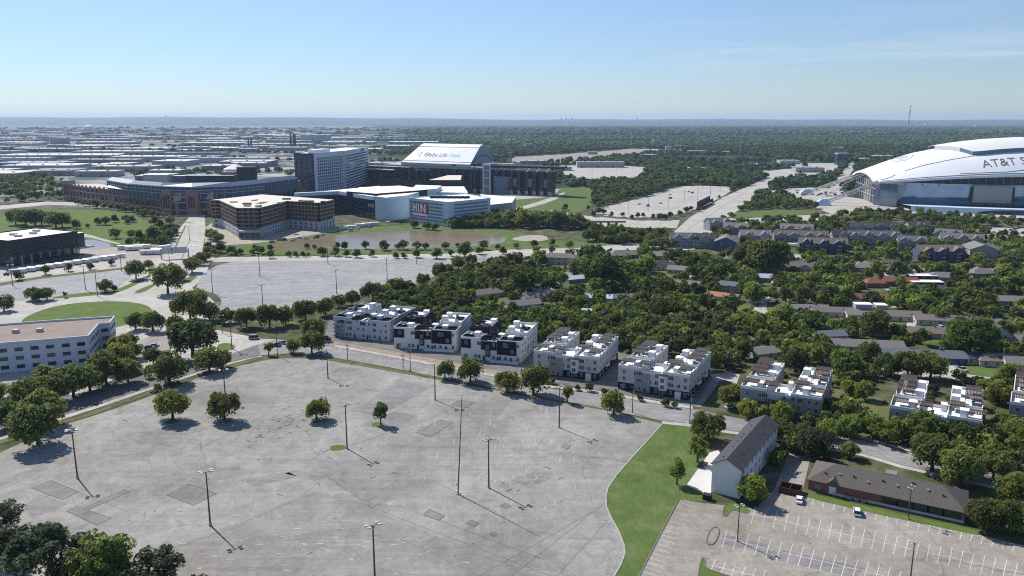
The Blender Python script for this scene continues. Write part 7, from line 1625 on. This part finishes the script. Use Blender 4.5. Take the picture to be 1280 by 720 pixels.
car(878,583,'sedan','black',52,'black car on the pale pad beside the white gabled building'); car(400,443,'sedan','silver',150,'silver car driving on the street before the wrapped townhouses')
car(187,436,'suv','blue',15,'blue car in the small office lot, left of two'); car(193,433,'sedan','silver',15,'silver car close behind the blue car in the small office lot')
car(318,424,'van','silver',5,'large silver van on the drive by the far lot entrance'); car(345,433,'pickup','black',-20,'dark pickup parked before the wrapped townhouses, left one'); car(354,430,'pickup','silver',-20,'silver pickup behind the dark pickup at the wrapped townhouses'); car(408,424,'suv','black',-20,'dark car under the scaffold of the wrapped townhouses')
car(1202,463,'pickup','silver',-75,'silver pickup on the drive of the long blue-grey roofed house'); car(1228,416,'van','white',-70,'white van before the ranch house at the row end'); car(1177,411,'suv','white',-70,'white car by the ranch house behind the lawn tree'); car(1046,400,'sedan','black',-70,'black car before the white garage door'); car(968,354,'sedan','white',30,'white car in the shade above the cul-de-sac'); car(913,510,'sedan','white',30,'white car under the loose tree by the taupe townhouses drive'); car(904,488,'suv','black',60,'dark car in the driveway right of the pale grey townhouses')
car(1218,414,'sedan','grey',-70,'grey car before the blue-grey ranch house at the row end'); car(648,366,'sedan','silver',30,'silver car before the low houses left of the tan house'); car(257,329,'sedan','black',30,'dark car at the corner where the boulevard meets the far lot')
rc=random.Random(17)
def lotcars(poly,n,label,group,ang,cols=('white','white','silver','grey','black')):
    W=[G(*p) for p in poly]; wx=[p[0] for p in W]; wy=[p[1] for p in W]; k=0; used=[]; t_=0
    while k<n and t_<n*60:
        t_+=1; x=rc.uniform(min(wx),max(wx)); y=rc.uniform(min(wy),max(wy))
        if not pip(x,y,W) or any(abs(x-a)<4 and abs(y-b)<4 for a,b in used): continue
        used.append((x,y)); c=rc.choice(cols); car(0,0,rc.choice(['sedan','suv','pickup','van']),c,ang+rc.choice([0,180]),label.format(c),group,(x,y)); k+=1
lotcars([(1100,279),(1150,283),(1178,290),(1125,291)],26,'{} car in the crowded lot between the apartments and the stadium','cars in the crowded apartment lot',-60)
lotcars([(1222,285),(1290,287),(1290,297),(1240,296)],16,'{} car in the lot before the arched stadium entry','cars before the stadium entry',80)
lotcars([(990,238),(1050,238),(1055,246),(1000,245)],26,'{} vehicle on the pale lot beside the stadium trusses','vehicles beside the stadium trusses',10,('white','white','silver'))
lotcars([(780,262),(860,252),(905,240),(870,238),(800,250)],7,'{} car scattered on the pale car park','cars on the pale car park',40,('black','black','grey'))
lotcars([(925,311),(955,314),(940,326),(912,326)],9,'{} car in the court of the dark blue apartments','cars by the dark blue apartments',70)
lotcars([(1100,306),(1130,311),(1128,314),(1098,309)],8,'{} car by the long brown apartment roof','cars by the long brown roof',80,('white',))
lotcars([(1120,330),(1200,336),(1200,340),(1120,336)],8,'{} car on the street behind the apartments','cars behind the apartments',-5)
lotcars([(640,236),(690,232),(685,240),(640,244)],10,'{} vehicle by the roof tracks of the ballpark','vehicles by the ballpark',10,('white','silver'))
lotcars([(425,286),(445,283),(470,281),(470,285),(430,291)],8,'{} vehicle on the site before the dark glass front','vehicles before the dark glass front',15,('white','silver'))
lotcars([(340,301),(405,294),(405,297),(340,305)],12,'{} vehicle at the foot of the unfinished building','vehicles at the unfinished building',15,('white','silver','black','red'))
byp={}
for o in COL.objects:
    if o.parent: byp.setdefault(o.parent,[]).append(o)
pm={}
def painted(me,c):
    if (me.name,c) not in pm: n=me.copy(); n.materials.clear(); n.materials.append(M['car_'+c]); pm[(me.name,c)]=n
    return pm[(me.name,c)]
for o,c in CARCOL:
    for ch in byp.get(o,[]):
        if ch.name.split('.')[0] in('body','roof'): ch.data=painted(ch.data,c)
for k,o in CARS.items():
    for ch in [c for c,_ in CK[k]]: bpy.data.objects.remove(ch)
    bpy.data.objects.remove(o)
# dumpsters
def dumpster(px,py,L,W,h,ang,col,label,openp=True):
    x,y=G(px,py); t=thing('dumpster',label,'dumpster',(x,y,.1),math.radians(ang)); m=MB(); m.box(-L/2,L/2,-W/2,-W/2+.12,0,h).box(-L/2,L/2,W/2-.12,W/2,0,h).box(-L/2,-L/2+.12,-W/2+.12,W/2-.12,0,h).box(L/2-.12,L/2,-W/2+.12,W/2-.12,0,h).box(-L/2+.12,L/2-.12,-W/2+.12,W/2-.12,0,.15); m.build('body',M[col],t)
    r=MB(); 
    for i in range(6): r.box(-L/2+L*(i+.3)/6,-L/2+L*(i+.3)/6+.12,-W/2-.08,-W/2,0,h)
    r.build('rib',M[col],t)
    if not openp: MB().box(-L/2-.05,L/2+.05,-W/2-.05,W/2+.05,h,h+.12).build('lid',M['darkgrey'],t)
    else: MB().box(-.06,.06,-W/2+.12,W/2-.12,.15,h-.05).build('divider',M[col],t)
dumpster(988,615,6.2,4.2,1.9,-28,'rust','open rust red double dumpster beside the brick building'); dumpster(884,624,2.4,1.8,1.4,-28,'darkgrey','dark lidded dumpster at the foot of the white gabled building',False)
# sign gantry across the boulevard
a=G(202,324); b=G(236,322); t=thing('sign_gantry','grey sign gantry seen from behind spanning the boulevard','sign',(a[0],a[1],0),math.atan2(b[1]-a[1],b[0]-a[0])); L=math.dist(a,b)
for x in(0,L): MB().box(x-.5,x+.5,-.5,.5,0,8).build('post',M['metal'],t)
MB().box(0,L,-.4,.4,5.2,6).build('beam',M['metal'],t); MB().box(1,L-1,-.62,-.41,4.2,9.2).build('sign_panel',M['signgrey'],t); MB().box(L*.38,L*.40,-.68,-.63,4.2,9.2).build('panel_joint',M['darkgrey'],t)
# video screen / fence panel beside the boulevard, bridge
a=G(872,262); b=G(887,254); t=thing('billboard','dark tall screen panel standing beside the wide boulevard','billboard',(a[0],a[1],0),math.atan2(b[1]-a[1],b[0]-a[0])); L=math.dist(a,b); MB().box(0,L,-.4,.4,1,10).build('panel',M['darkgrey'],t)
for i in range(5): MB().box(L*i/4-.3,L*i/4+.3,.4,1.2,0,10).build('post',M['metal'],t)
a=G(728,285); b=G(775,285); t=thing('road_bridge','low concrete road bridge over the creek in front of the pale car park','bridge',(a[0],a[1],0),math.atan2(b[1]-a[1],b[0]-a[0])); L=math.dist(a,b); MB().box(-6,L+6,0,13,5.5,6.6).build('deck',M['paleconc'],t); MB().box(-6,L+6,-.3,0,6.2,7.5).build('rail',M['kerb'],t)
for i in range(5): MB().box(3+i*(L-6)/4-.7,3+i*(L-6)/4+.7,1,12,0,5.5).build('pier',M['darkgrey'],t)
a=G(712,229); b=G(770,229); t=thing('retaining_wall','long dark wall between the park slopes and the far pale lot','wall',(a[0],a[1],0),math.atan2(b[1]-a[1],b[0]-a[0])); L=math.dist(a,b); MB().box(0,L,0,2,0,7).build('wall_face',M['darkgrey'],t); MB().box(0,L,-.4,2.4,7,7.8).build('coping',M['paleconc'],t)
# tents and trailers
def trailer(px,py,L,W,h,ang,label,group): x,y=G(px,py); t=thing('site_trailer',label,'trailer',(x,y,0),math.radians(ang),group); MB().box(-L/2,L/2,-W/2,W/2,.6,h).build('body',M['white'],t); MB().box(-L/2-.1,L/2+.1,-W/2-.1,W/2+.1,h,h+.15).build('roof',M['roofwhite'],t); put(t,winmesh(1.2,.9),'window',(-L/2,-W/2-.02),(L/2,-W/2-.02),.3,1.7); put(t,doormesh(.9,1.9,'signgrey'),'door',(-L/2,-W/2-.03),(L/2,-W/2-.03),.65,.65)
for i,(px,py,L,a) in enumerate([(158,312,14,8),(168,313,14,8),(177,311,14,8),(188,318,16,8),(200,316,14,8),(206,312,10,50)]): trailer(px,py,L,4,3.6,a,f'{ORD[i]} white site trailer from the left in the yard behind the black hall','site trailers behind the black hall')
for i,(px,py) in enumerate([(430,287),(440,286),(450,284),(458,283),(468,282)]): trailer(px,py,9,4,3.5,15,f'{ORD[i]} small white site cabin from the left before the dark glass front','site cabins before the dark glass front')
x0=62
for i in range(12):
    px=22+i*11.4; py=341-i*1.75; trailer(px,py+.5,11,3,2.9,14,f'{ORD[i]} pale container from the left in the long line before the black hall','containers before the black hall')
